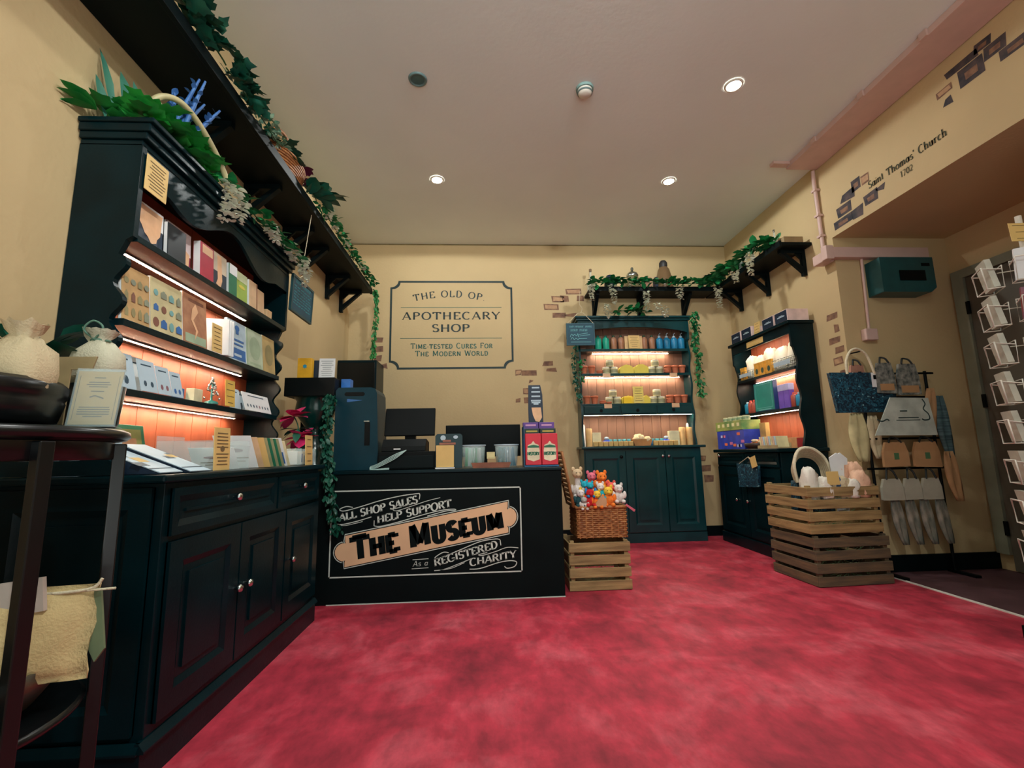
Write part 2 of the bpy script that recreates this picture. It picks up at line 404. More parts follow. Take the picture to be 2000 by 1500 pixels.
def stroke(mb, pts, n, w, m=0):
    n = Vector(n).normalized(); pts = [Vector(p) for p in pts]; k = len(pts); lf = []; rt = []
    for i, p in enumerate(pts):
        t = (pts[min(i+1, k-1)]-pts[max(i-1, 0)]).normalized(); sd = n.cross(t)
        lf.append(p+sd*w*.5); rt.append(p-sd*w*.5)
    mb.add(lf+rt, [(i, k+i, k+i+1, i+1) for i in range(k-1)], m)
def spline(ctrl, n=8):
    P = [Vector(c) for c in ctrl]; out = []
    for i in range(len(P)-1):
        a = P[max(i-1, 0)]; b = P[i]; c = P[i+1]; d = P[min(i+2, len(P)-1)]
        for j in range(n):
            t = j/n; out.append(.5*((2*b)+(c-a)*t+(2*a-5*b+4*c-d)*t*t+(3*b-a-3*c+d)*t**3))
    out.append(P[-1]); return out

# ================================================================== lights of the room
for _x, _y, _k, _a, _t in DOWNLIGHTS: spot(_x, _y, SPOT_W*_k, _a, .06 if _a > 140 else (.5 if _t else 1.), aim=_t)

# ================================================================== room shell
struct('floor', MB().box(XL-.1, XR, YF, YB+.1, -.1, 0), M_FLOOR)
M_FLOOR2 = mat('alcove_floor_shaded', (74, 46, 50), .6, var=.15, scale=5)  # red floor darkened: the alcove's shade is put into this colour
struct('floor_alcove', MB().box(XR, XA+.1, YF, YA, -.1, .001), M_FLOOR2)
struct('ceiling', MB().box(XL-.1, XR+.02, YF, YB+.1, ZC, ZC+.1), M_CEIL)
wall_back = struct('wall_back', MB().box(XL-.1, XR+.1, YB, YB+.1, 0, ZC), M_WALL)
wall_left = struct('wall_left', MB().box(XL-.1, XL, YF, YB, 0, ZC), M_WALL)
wall_right = struct('wall_right', MB().box(XR, XA+.1, YA, YB, 0, ZC), M_WALL)
lintel = struct('wall_lintel', MB().box(XR, XA+.1, YF, YA, ZS, ZC), M_WALL)
struct('wall_alcove', MB().box(XA, XA+.1, YF, YA, 0, ZS), M_WALL)
struct('wall_right_blocker', MB().box(XR, XR+.1, YF, 1.95, .002, ZS), M_WALL)  # added unseen wall, blocks lamp and world light from the alcove
struct('wall_front_blocker', MB().box(1.9, XA+.1, YF-.1, YF, 0, ZC), M_WALL)  # added unseen wall piece, cuts world light on the right side
struct('baseboard_back', MB().box(XL, XR, YB-.018, YB, 0, .115), M_BLACK2)
struct('baseboard_right', MB().box(XR-.018, XR, YA, YB-.018, 0, .115), M_BLACK2)
struct('baseboard_alcove', MB().box(XR, XA, YA-.018, YA, .001, .13), M_BLACK2)
struct('trim_1', MB().box(XR-.012, XR+.012, YF, YA-.02, 0, .006), M_WHITE)
# fine picture line where the back wall meets the ceiling
struct('trim_2', MB().box(XL, XR, YB-.006, YB, ZC-.012, ZC), mat('ceiling_joint', (120, 108, 70), .8))
# door and frame in the alcove side wall
M_DOOR = mat('door_paint', (84, 78, 66), .5, var=.1)
M_FRAME = mat('door_frame_paint', (124, 128, 110), .5, var=.08)
door = struct('door_1', MB().box(XA-.03, XA-.002, 2.72, 3.58, .01, 2.42), M_DOOR, bv=.003)
fr = MB().box(XA-.05, XA-.002, 3.585, 3.68, .131, 2.5).box(XA-.05, XA-.002, 2.62, 2.715, .002, 2.5).box(XA-.05, XA-.002, 2.715, 3.585, 2.425, 2.5)
struct('door_frame', fr, M_FRAME, door)
hg = MB()
for z in (.28, 1.3, 2.1): hg.box(XA-.056, XA-.04, 3.565, 3.59, z, z+.11)
struct('hinge', hg, M_PLASTIC, door)

# painted brick patches on the walls (flat paint, part of the wall)
M_BRK = mat('painted_brick', (150, 112, 84), .8, rgb2=(104, 74, 62), scale=18)
M_BRK2 = mat('painted_brick_dark', (88, 74, 72), .8, rgb2=(40, 42, 50), scale=16)
M_BRKF = mat('painted_brick_face', (196, 158, 118), .8, rgb2=(160, 120, 92), scale=14)
rng = random.Random(5)
def bricks(lst, plane, parent, dark=False):
    mb = MB()
    for a, b, w, h, fill in lst:
        k = 8; o = []
        e = .004
        pts = [(a-w/2, b-h/2), (a+w/2, b-h/2), (a+w/2, b+h/2), (a-w/2, b+h/2)]
        pts = [(x+rng.uniform(-.008, .008), z+rng.uniform(-.006, .006)) for x, z in pts]
        if fill == 2: pts = [(x+rng.uniform(-.014, .014), z+rng.uniform(-.014, .014)) for x, z in pts]
        mb.poly([plane(x, z, .0012) for x, z in pts], 1 if fill else 0)
        if fill == 0:
            mb.poly([plane(a+(x-a)*.78+rng.uniform(-.006, .006), b+(z-b)*.62, .002) for x, z in pts], 2)
        elif fill == 1:
            mb.poly([plane(a+(x-a)*.5, b+(z-b)*.4-.006, .002) for x, z in pts], 0)
    struct('painted_bricks', mb, [M_BRK, M_BRK2 if dark else M_BRK, M_BRKF], parent)
back = lambda x, z, e: (x, YB-e, z)
rgt = lambda y, z, e: (XR-e, y, z)
bricks([(1.115, 2.99, .19, .075, 0), (1.0, 2.9, .11, .08, 1), (.915, 2.895, .15, .075, 0), (1.2, 2.9, .09, .07, 1), (.83, 2.795, .19, .075, 0),
        (.92, 2.69, .17, .07, 1), (1.07, 2.68, .13, .05, 2), (-1.27, 2.38, .09, .06, 1), (-1.27, 2.27, .1, .07, 1), (-1.28, 2.16, .09, .065, 1), (-1.3, 2.05, .1, .05, 2), (-1.2, 2.06, .06, .06, 2),
        (.4, 1.97, .07, .07, 0), (.53, 1.96, .18, .065, 1), (.77, 2.07, .12, .05, 2), (.8, 1.99, .14, .045, 2), (.5, 1.74, .1, .075, 0), (.4, 1.64, .06, .05, 2), (.52, 1.63, .11, .07, 1), (.55, 1.86, .05, .04, 2),
        (2.62, .78, .14, .07, 1), (2.66, .66, .12, .08, 1), (2.58, .9, .12, .06, 0)], back, wall_back)
bricks([(3.5, 3.12, .14, .07, 2), (3.55, 3.03, .16, .09, 1), (3.40, 3.17, .09, .1, 1), (3.31, 3.16, .07, .08, 0), (3.58, 2.93, .2, .07, 1), (3.42, 2.93, .11, .09, 2), (3.28, 2.98, .13, .09, 1), (3.18, 3.0, .08, .04, 2),
        (2.62, 3.36, .1, .05, 0), (2.44, 3.35, .16, .12, 1), (2.5, 3.44, .2, .06, 2), (2.36, 3.46, .1, .06, 1), (2.3, 3.38, .12, .08, 1), (2.6, 3.28, .06, .05, 2), (2.2, 3.3, .16, .07, 1)], rgt, lintel, True)
bricks([(3.84, 2.16, .13, .06, 1), (3.8, 2.05, .07, .06, 2), (3.85, 1.93, .12, .05, 2), (3.8, 1.85, .1, .06, 1), (3.83, 1.75, .11, .07, 0), (3.8, 1.64, .08, .06, 2)], rgt, wall_right)
# lettering painted on the lintel face over the alcove
lt = MB()
text(lt, "Saint Thomas' Church", (XR-.003, 3.285, 3.055), (XR-.003, 2.645, 3.055), (-1, 0, 0), .06, .17, .08, .09, gap=.07)
text(lt, "1702", (XR-.003, 3.005, 2.975), (XR-.003, 2.905, 2.975), (-1, 0, 0), .045, .14, .08, .1)
struct('painted_lettering', lt, mat('lintel_ink', (64, 66, 44), .8), lintel)

# boxing and trunking
M_TRUNK = mat('pale_trunking', (206, 176, 166), .5, var=.04)
t = MB().box(2.815, XR-.004, YF+.02, 3.80, ZC-.05, ZC-.002)
struct('trim_3', t, mat('ceiling_boxing_paint', (206, 176, 166), .6, var=.05), bv=.004)
clip0 = None
for y, l in ((3.4, 'small pale clip on the ceiling boxing edge farthest from the camera'), (2.9, 'small pale clip on the ceiling boxing edge beside the nearest lit downlight'), (2.4, 'small pale clip on the ceiling boxing edge nearest the camera')):
    solo('boxing_clip', MB().box(2.80, 2.8145, y, y+.05, ZC-.05, ZC-.003), M_TRUNK, l, 'clip', (2.81, y, ZC-.05))
solo('boxing_bracket', MB().box(2.66, 2.8145, 3.74, 3.80, ZC-.03, ZC-.003), M_TRUNK, 'pale flat bracket at the far end of the ceiling boxing', 'bracket', (2.74, 3.77, ZC-.03))
pipe = MB().tube(spline([(3.07, 3.80, ZC-.06), (3.08, 3.815, 3.45), (3.085, 3.815, 3.2), (3.085, 3.81, 2.76)], 6), .017, 8)
for z in (3.1, 3.35, 2.9): pipe.box(3.06, XR-.002, 3.79, 3.84, z, z+.02)
solo('conduit_pipe', pipe, M_TRUNK, 'pale conduit pipe running down the wall from ceiling boxing to trunking', 'pipe', (3.08, 3.81, 2.76))
tr = thing('cable_trunking', 'pale horizontal cable trunking box under the alcove soffit', 'trunking', (3.1, 3.68, 2.63))
part('trunk_box', MB().box(3.05, 3.93, 3.655, YA-.002, 2.64, 2.735), M_TRUNK, tr, bv=.004)
part('corner_cap', MB().box(2.98, 3.05, 3.65, YA-.004, 2.625, 2.75).box(3.0, 3.1, YA+.0, 3.85, 2.63, 2.72), M_TRUNK, tr, bv=.006)
tr2 = thing('wall_switch', 'pale square switch box on thin conduit drop in the alcove', 'switch', (3.3, 3.7, 1.93))
part('switch_box', MB().box(3.25, 3.36, 3.66, YA-.002, 1.9, 2.0), M_TRUNK, tr2, bv=.008)
part('conduit', MB().tube([(3.335, 3.70, 2.64), (3.325, 3.70, 2.3), (3.315, 3.70, 2.0)], .012, 8), M_TRUNK, tr2)
eb = thing('electrical_box', 'dark teal electrical distribution box mounted below trunking in alcove', 'electrical box', (3.58, 3.66, 2.3))
M_EBOX = mat('electrical_box_teal', (22, 74, 76), .4, var=.15)
part('casing', MB().prism([(3.37, 2.29), (3.80, 2.29), (3.85, 2.33), (3.85, 2.60), (3.37, 2.60)], (0, 3.56, 0), (1, 0, 0), (0, 0, 1), (0, 1, 0), .155), M_EBOX, eb, bv=.008)
part('window', MB().box(3.53, 3.76, 3.553, 3.56, 2.39, 2.48), M_PLASTIC, eb)
part('badge', MB().box(3.74, 3.81, 3.554, 3.56, 2.52, 2.545), M_PLASTIC, eb)

# ceiling fittings
def downlight(x, y, label, lit=True):
    t = thing('recessed_downlight', label, 'ceiling light', (x, y, ZC))
    part('rim', MB().lathe([(.047, -.004), (.05, -.012), (.062, -.01), (.066, -.001)], (x, y, ZC), 28, cap=False), M_WHITE if lit else mat('grey_fitting', (96, 124, 124), .4, var=.08), t)
    if lit: part('bulb', MB().lathe([(.0001, -.010), (.035, -.010), (.050, -.007)], (x, y, ZC), 24, cap=False), M_LAMP, t)
    else: part('bulb', MB().lathe([(.0001, -.003), (.026, -.004), (.047, -.004)], (x, y, ZC), 24, cap=False), mat('unlit_bulb', (70, 108, 110), .3), t)
    return t
downlight(-.44, 4.11, 'lit ceiling downlight above the sales counter and painted sign')
downlight(1.815, 4.08, 'lit ceiling downlight in front of the green dresser')
downlight(1.82, 2.89, 'lit ceiling downlight nearest the ceiling boxing, largest glow')
for x, y, k, _a, _t in DOWNLIGHTS[3:]: downlight(x, y, 'unseen ceiling downlight out of frame near the camera').__setitem__('group', 'downlights behind the camera')  # unseen: likely further lamps of the grid plus the two added aimed fills
downlight(-.449, 2.913, 'small grey unlit ceiling fitting between left wall and smoke alarm', False)
sm = thing('smoke_detector', 'round white smoke detector on the middle of the ceiling', 'smoke detector', (.743, 2.956, ZC))
part('base', MB().lathe([(.062, -.02), (.064, -.001)], (.743, 2.956, ZC), 28), mat('detector_grey', (120, 150, 146), .5), sm)
part('dome', MB().lathe([(.0001, -.062), (.03, -.06), (.048, -.05), (.052, -.02)], (.743, 2.956, ZC), 28), M_WHITE, sm)
part('vent', MB().lathe([(.0505, -.046), (.054, -.044), (.054, -.034), (.0505, -.032)], (.743, 2.956, ZC), 28, cap=False), mat('detector_vent', (90, 110, 108), .6), sm)

# ================================================================== high wall shelves on triangular brackets
def bracket(t, o, n, along, drop=.25, reach=.24):
    """triangular bracket: o top corner at the wall, n away from wall, along the shelf."""
    o = Vector(o); n = Vector(n); a = Vector(along); h = .02
    mb = MB()
    mb.prism([(0, 0), (.035, 0), (.035, -drop), (0, -drop)], o-a*h, n, (0, 0, 1), a, 2*h)
    mb.prism([(.035, 0), (reach, 0), (reach, -.035), (.035, -.035)], o-a*h, n, (0, 0, 1), a, 2*h)
    mb.prism([(.035, -drop+.03), (.035, -drop+.085), (reach-.055, -.035), (reach-.01, -.035)], o-a*h, n, (0, 0, 1), a, 2*h)
    mb.prism([(.035, -.035), (.1, -.035), (.035, -.1)], o-a*h*.4, n, (0, 0, 1), a, .8*h)
    part('bracket', mb, M_BLACK2, t)
sh = thing('wall_shelf', 'long black wall shelf with brackets running along the left wall', 'shelf', (XL, 2.5, 2.86))
part('board', MB().box(XL+.002, -1.315, .1, 5.2, 2.86, 2.89), M_BLACK2, sh, bv=.003)
part('front_lip', MB().box(-1.315, -1.29, .1, 5.2, 2.85, 2.915), M_BLACK2, sh, bv=.003)
for y in (2.42, 3.03, 3.64, 4.0, 4.66, 5.12): bracket(sh, (XL+.003, y, 2.86), (1, 0, 0), (0, 1, 0))
s2 = thing('wall_shelf', 'black corner wall shelf above the green dresser', 'shelf', (2.1, YB, 2.9))
part('board', MB().box(1.25, XR-.32, 5.21, YB-.002, 2.90, 2.93), M_BLACK2, s2, bv=.003)
part('end_bracket_knob', MB().lathe([(.06, 0), (.075, .05), (.07, .12), (.045, .17), (.0001, .18)], (1.52, 5.25, 2.93), 16), M_NAVY, s2)
part('front_lip', MB().box(1.25, XR-.32, 5.19, 5.21, 2.89, 2.945), M_BLACK2, s2)
for x in (1.36, 1.93, 2.5): bracket(s2, (x, YB-.003, 2.90), (0, -1, 0), (1, 0, 0), .26, .24)
s3 = thing('wall_shelf', 'black wall shelf on the right wall above the lit cabinet', 'shelf', (XR, 4.7, 2.9))
part('board', MB().box(2.81, XR-.002, 3.97, YB-.002, 2.90, 2.93), M_BLACK2, s3, bv=.003)
part('front_lip', MB().box(2.79, 2.81, 3.97, 5.19, 2.89, 2.945), M_BLACK2, s3)
for y in (4.09, 4.66, 5.2): bracket(s3, (XR-.003, y, 2.90), (-1, 0, 0), (0, 1, 0), .26, .25)

# ================================================================== helpers for cabinets
def knob(mb, o, n, r=.016):
    o = Vector(o); n = Vector(n)
    q = n.to_track_quat('Z', 'Y').to_matrix().to_4x4(); mb.M = Matrix.Translation(o) @ q
    mb.lathe([(.006, 0), (.006, .012), (r, .02), (r*1.05, .028), (r*.7, .036), (.0001, .038)], (0, 0, 0), 14); mb.M = None
    return mb
def panel_face(mb, o, u, v, n, w, h, rail=.07, d=.018, m=0):
    """framed raised-panel face: o lower left corner, u across, v up, n outward."""
    o = Vector(o); u = Vector(u); v = Vector(v); n = Vector(n)
    def bx(a0, a1, b0, b1, c0, c1):
        c = o+u*(a0+a1)/2+v*(b0+b1)/2+n*(c0+c1)/2
        mb.obox(c, u*(a1-a0)/2, v*(b1-b0)/2, n*(c1-c0)/2, m)
    bx(0, w, 0, h, -.004, d*.35)
    bx(0, rail, 0, h, 0, d); bx(w-rail, w, 0, h, 0, d); bx(rail, w-rail, 0, rail, 0, d); bx(rail, w-rail, h-rail, h, 0, d)
    # sloped moulding inside the frame and a raised field
    i0, i1 = rail, rail+.022
    for (a0, b0, a1, b1) in ((i0, i0, w-i0, i0), (w-i0, i0, w-i0, h-i0), (w-i0, h-i0, i0, h-i0), (i0, h-i0, i0, i0)):
        P = lambda a, b, c: o+u*a+v*b+n*c
        sa = lambda a: i1 if a < w/2 else w-i1
        sb = lambda b: i1 if b < h/2 else h-i1
        mb.add([P(a0, b0, d), P(a1, b1, d), P(sa(a1), sb(b1), d*.4), P(sa(a0), sb(b0), d*.4)], [(0, 1, 2, 3)], m)
    bx(i1+.025, w-i1-.025, i1+.025, h-i1-.025, 0, d*.8)
def wavy(pts_front, z0, z1, depth_fn, n=60):
    return [(depth_fn(z0+(z1-z0)*i/n), z0+(z1-z0)*i/n) for i in range(n+1)]
def led_strip(name_label, p0, p1, nrm, n=48, w=.006, gw=.012):
    """tape with glowing points, p0->p1, facing nrm."""
    p0 = Vector(p0); p1 = Vector(p1); nrm = Vector(nrm).normalized(); d = (p1-p0); L = d.length; ex = d.normalized(); sd = nrm.cross(ex)
    t = thing('led_strip', name_label, 'light strip', tuple(p0), 0, 'led strips under the shelves')
    c = (p0+p1)/2
    part('tape', MB().obox(c, ex*(L/2+.004), sd*.010, nrm*.0012), M_TAPE, t)
    def face(q, hl, hw, d): return [q+nrm*d-ex*hl-sd*hw, q+nrm*d+ex*hl-sd*hw, q+nrm*d+ex*hl+sd*hw, q+nrm*d-ex*hl+sd*hw]
    part('diffuser', MB().poly(face(c, L/2, .0045, .0018)), M_LED, t)
    mb = MB()
    for i in range(n): mb.poly(face(p0+d*((i+.5)/n), .0055, .0065, .0024))
    pp = part('led', mb, M_LEDP, t); pp['kind'] = 'stuff'
    return t

# ================================================================== left dresser
D = thing('dresser', 'tall black panelled dresser with lit shelves along the left wall', 'dresser', (-1.35, 2.37, 0))
y0, y1, xf = 1.64, 3.12, -1.085
part('body', MB().box(XL+.004, xf, y0+.02, y1-.02, .12, .925), M_BLACK, D, bv=.003)
pl = MB().box(XL+.004, xf+.008, y0, y1, 0, .105)
pl.prism([(0, .105), (.03, .105), (.03, .112), (.012, .135), (0, .135)], (xf-.008, y0-.004, 0), (1, 0, 0), (0, 0, 1), (0, 1, 0), y1-y0+.008)
pl.prism([(0, .105), (.02, .105), (.02, .112), (.006, .135), (0, .135)], (XL+.004, y0+.006, 0), (0, -1, 0), (0, 0, 1), (1, 0, 0), xf-XL)
part('plinth', pl, M_BLACK, D)
part('worktop', MB().box(XL+.004, xf+.03, y0-.03, y1+.02, .925, .9535), M_BLACK, D, bv=.008)
part('top_gallery', MB().prism([(0, 0), (.42, 0), (.42, .03), (.38, .05), (.1, .05), (0, .06)], (XL+.01, y0-.025, .955), (1, 0, 0), (0, 0, 1), (0, 1, 0), .02), M_BLACK, D)
# end panel
ep = MB(); panel_face(ep, (XL+.02, y0+.02, .15), (1, 0, 0), (0, 0, 1), (0, -1, 0), .5, .76, .07)
part('end_panel', ep, M_BLACK, D)
for (a, b, ky) in ((1.69, 2.485, 2.073), (2.505, 3.085, 2.793)):
    mb = MB(); panel_face(mb, (xf, a, .745), (0, 1, 0), (0, 0, 1), (1, 0, 0), b-a, .16, .028, .014)
    dr = part('drawer', mb, M_BLACK, D); part('knob', knob(MB(), (xf+.012, ky, .842), (1, 0, 0)), M_CHROME, dr)
for (a, b, ky) in ((1.69, 2.145, 2.12), (2.155, 2.60, 2.205), (2.615, 3.085, 2.672)):
    mb = MB(); panel_face(mb, (xf, a, .165), (0, 1, 0), (0, 0, 1), (1, 0, 0), b-a, .56, .072, .016)
    dr = part('door', mb, M_BLACK, D); part('knob', knob(MB(), (xf+.014, ky, .46), (1, 0, 0)), M_CHROME, dr)
hy0, hy1, hx = 1.80, 3.22, -1.386
def scal(z):
    if z > 1.88: return hx
    d = .035
    if z > 1.80: return hx-.02-(1.88-z)*.4
    return hx-.035+.022*math.sin((z-.96)*2*math.pi/.155)
prof = [(XL+.004, 2.28), (XL+.004, .956)]+[(scal(.956+(2.28-.956)*i/90), .956+(2.28-.956)*i/90) for i in range(91)]
for yy, nm in ((hy0, 'side_panel'), (hy1-.025, 'side_panel')):
    part(nm, MB().prism(prof, (0, yy, 0), (1, 0, 0), (0, 0, 1), (0, 1, 0), .025), M_BLACK, D)
bk = MB()
for i in range(10):
    a = hy0+.025+(hy1-hy0-.05)*i/10; b = a+(hy1-hy0-.05)/10
    bk.box(XL+.006, XL+.016, a+.0015, b-.0015, .956, 2.27)
part('back_panel', bk, M_REDWOOD, D)
for z in (1.90, 1.555, 1.285):
    part('shelf', MB().box(XL+.016, hx+(.0 if z > 1.8 else -.02), hy0+.025, hy1-.025, z-.03, z-.0015), M_BLACK, D, bv=.002)
fas = [(hy0+.025, 2.28), (hy0+.025, 2.14)]
for i in range(61):
    u = i/60; y = hy0+.025+(hy1-hy0-.05)*u
    fas.append((y, 2.165+.05*math.cos(u*math.pi*4)*(1 if .12 < u < .88 else .2)-.02*math.cos(u*2*math.pi)))
fas += [(hy1-.025, 2.14), (hy1-.025, 2.28)]
part('fascia', MB().prism(fas, (hx-.022, 0, 0), (0, 1, 0), (0, 0, 1), (1, 0, 0), .018), M_BLACK, D)
cor = MB()
for k, (o, z0, z1) in enumerate(((.0, 2.272, 2.30), (.02, 2.30, 2.33), (.035, 2.33, 2.365), (.05, 2.365, 2.385))):
    cor.box(XL+.004, hx+o, hy0-o*.5, hy1+o*.4, z0, z1)
part('cornice', cor, M_BLACK, D, bv=.004)
led_strip('glowing led strip under the topmost shelf of the black dresser', (-1.515, 1.93, 1.866), (-1.515, 2.92, 1.866), (0, 0, -1), 56)
led_strip('glowing led strip under the second shelf of the black dresser', (-1.55, 1.86, 1.521), (-1.55, 2.98, 1.521), (0, 0, -1), 56)
led_strip('glowing led strip under the lowest shelf of the black dresser', (-1.565, 1.86, 1.25), (-1.565, 2.97, 1.25), (0, 0, -1), 56)

# ================================================================== sales counter
K = thing('sales_counter', 'black sales counter with white lettered front panel', 'counter', (-.5, 3.7, 0))
kx0, kx1, ky0 = XL+.004, .545, 3.40
part('body', MB().box(kx0, kx1, ky0, 4.0, .0, .875), M_TILE, K, bv=.003)
part('worktop', MB().box(kx0, kx1+.004, ky0-.008, 4.03, .875, .8985), M_BLACK, K, bv=.004)
part('edge_strip', MB().box(-1.1, kx1, ky0-.004, ky0, .0, .006), M_LETTER, K)
fy = ky0-.0015; N_ = (0, -1, 0)
bd = MB()
w = .009
L0, L1, Bz, Tz = -1.092, .247, .177, .765
for (a, b, c, d) in ((L0, L1, Tz-w, Tz), (L0, L1, Bz, Bz+w), (L0, L0+w, Bz, Tz), (L1-w, L1, Bz, Tz)):
    bd.poly([(a, fy, c), (b, fy, c), (b, fy, d), (a, fy, d)])
part('border_line', bd, M_LETTER, K)
# cream banner in the middle of the panel
tl, tr_, br_, bl_ = (-.985, .456), (.15, .660), (.152, .447), (-.985, .247)
def banner(grow):
    g = grow
    def al(t, z): return (tl[0]+(tr_[0]-tl[0])*t, z)
    pts = [(tl[0]-g*.3, tl[1]+g), (tr_[0]+g*.6, tr_[1]+g), (tr_[0]+g*1.0, tr_[1]-.035), (tr_[0]-.005+g, tr_[1]-.055)]
    pts += [(tr_[0]+.0+(.062+g)*math.sin(a), .552+(.066+g)*math.cos(a)+.004*math.sin(a)) for a in [math.pi*i/12 for i in range(1, 12)]]
    pts += [(br_[0]-.008+g, br_[1]+.045), (br_[0]+g, br_[1]+.03), (br_[0]+g*.6, br_[1]-g), (bl_[0]-g*.3, bl_[1]-g), (bl_[0]-g, bl_[1]+.035), (bl_[0]+.004-g, bl_[1]+.045)]
    pts += [(bl_[0]-.002-(.066+g)*math.sin(a), .347-(.062+g)*math.cos(a)) for a in [math.pi*i/12 for i in range(1, 12)]]
    pts += [(tl[0]+.004-g, tl[1]-.05), (tl[0]-g, tl[1]-.035)]
    return pts
part('banner_outline', MB().poly([(x, fy, z) for x, z in banner(.012)]), M_LETTER, K)
part('banner_gap', MB().poly([(x, fy-.0008, z) for x, z in banner(.006)]), M_TILE, K)
part('banner', MB().poly([(x, fy-.0016, z) for x, z in banner(0)]), M_CREAM, K)
l1 = MB(); q = fy-.003
text(l1, 'THE MUSEUM', (-.925, q, .292), (.125, q, .482), N_, .155, .30, .20, .0, caps=.80, slant=.06, gap=.10, h1=.135)
part('banner_lettering', l1, M_TILE, K)
q = fy-.0008
def line(s_, a, b, h, m, parent, n=N_, **k):
    mb = MB(); text(mb, s_, a, b, n, h, k.pop('thick', .26), k.pop('thin', .11), k.pop('serif', .10), **k); part('lettering', mb, m, parent)
line('ALL SHOP SALES', (-1.03, q, .553), (-.488, q, .668), .052, M_LETTER, K, slant=.1, gap=.05)
line('HELP SUPPORT', (-.767, q, .533), (-.25, q, .635), .052, M_LETTER, K, slant=.1, gap=.05)
line('REGISTERED', (-.367, q, .232), (.075, q, .345), .05, M_LETTER, K, slant=.1, gap=.05)
line('CHARITY', (-.122, q, .226), (.205, q, .275), .05, M_LETTER, K, slant=.1, gap=.05)
line('As a', (-.52, q, .236), (-.415, q, .243), .036, M_LETTER, K, thick=.13, thin=.07, serif=.0, slant=.25)
fl = MB()
def F(pts, w=.006): stroke(fl, spline([(x, q, z) for x, z in pts], 7), N_, w)
F([(-.94, .648), (-.985, .655), (-1.03, .637), (-1.0, .625), (-.9, .648), (-.75, .69), (-.6, .72), (-.478, .733)]); F([(-.478, .733), (-.474, .72), (-.478, .692)])
F([(-1.045, .537), (-1.0, .535), (-.9, .555), (-.81, .58)]); F([(-1.03, .53), (-.98, .527), (-.87, .55)], .004)
F([(-.79, .555), (-.79, .53), (-.79, .518)]); F([(-.79, .518), (-.74, .515), (-.6, .545), (-.45, .585), (-.32, .612), (-.235, .618), (-.225, .61), (-.29, .606), (-.42, .575)])
F([(-.60, .642), (-.66, .628), (-.63, .618), (-.52, .65), (-.42, .68), (-.33, .7)], .004)
F([(-.27, .322), (-.31, .325), (-.365, .292), (-.33, .288), (-.2, .335), (-.05, .39), (.06, .405), (.092, .398)]); F([(.092, .398), (.094, .38), (.097, .36)])
F([(-.37, .205), (-.3, .212), (-.2, .245), (-.11, .278)], .005); F([(-.33, .207), (-.25, .218), (-.16, .252)], .004)
F([(-.125, .207), (-.05, .21), (.08, .245), (.16, .255), (.205, .245), (.19, .215), (.14, .205), (.12, .218)], .006)
F([(0, .315), (-.06, .302), (-.03, .297), (.06, .32), (.14, .345), (.22, .34)], .005)
F([(-.52, .282), (-.41, .286)], .004); F([(-.525, .222), (-.41, .226)], .004)
part('flourish', fl, M_LETTER, K)

# ================================================================== sign painted on the back wall
S = thing('wall_sign', 'large dark framed shop sign lettered on the cream back wall', 'sign', (-.4, YB, 2.0))
sy = YB-.002
def notch(x0, x1, z0, z1, r):
    pts = []
    for cx, cz, a0 in ((x1, z1, 180), (x0, z1, 270), (x0, z0, 0), (x1, z0, 90)):
        for i in range(7):
            a = math.radians(a0+90-i*15) if False else math.radians(a0+90*(1-i/6.0))
            pts.append((cx+r*math.cos(a)*1.15, cz+r*math.sin(a)))
    return pts
def ring(mb, a, b, y):
    n = len(a); mb.add([(x, y, z) for x, z in a]+[(x, y, z) for x, z in b], [(i, (i+1) % n, n+(i+1) % n, n+i) for i in range(n)])
o_ = [(p[0], p[1]) for p in notch(-1.15, .347, 2.02, 3.13, .08)]
def order(x0, x1, z0, z1, r):
    out = []
    for cx, cz, sx, sz in ((x0, z0, 1, 1), (x1, z0, -1, 1), (x1, z1, -1, -1), (x0, z1, 1, -1)):
        seq = [(cx+sx*r*1.15*math.cos(math.radians(t)), cz+sz*r*math.sin(math.radians(t))) for t in range(0, 91, 15)]
        # corners visited counter clockwise: entry side alternates
        if (sx, sz) in ((1, 1), (-1, -1)): seq = seq[::-1]
        out += seq
    return out
a_ = order(-1.15, .347, 2.02, 3.13, .085); b_ = order(-1.126, .323, 2.044, 3.106, .085)
mb = MB(); ring(mb, a_, b_, sy); part('border', mb, M_INK, S)
mb = MB()
for z in (2.789, 2.40): mb.poly([(-1.02, sy, z-.003), (.21, sy, z-.003), (.21, sy, z+.003), (-1.02, sy, z+.003)])
part('rule_line', mb, M_INK2, S)
line('THE OLD OP.', (-.86, sy, 2.865), (.0, sy, 2.868), .082, M_INK, S, thick=.2, thin=.09, serif=.05, arch=.055, gap=.16)
line('APOTHECARY', (-1.0, sy, 2.635), (.187, sy, 2.638), .092, M_INK, S, thick=.25, thin=.09, gap=.15)
line('SHOP', (-.64, sy, 2.483), (-.185, sy, 2.483), .092, M_INK, S, thick=.27, thin=.1, gap=.12)
line('TIME-TESTED CURES FOR', (-.893, sy, 2.273), (.092, sy, 2.275), .066, M_INK2, S, thick=.18, thin=.11, serif=.05, caps=.8, gap=.14)
line('THE MODERN WORLD', (-.838, sy, 2.18), (.036, sy, 2.184), .066, M_INK2, S, thick=.18, thin=.11, serif=.05, caps=.8, gap=.14)

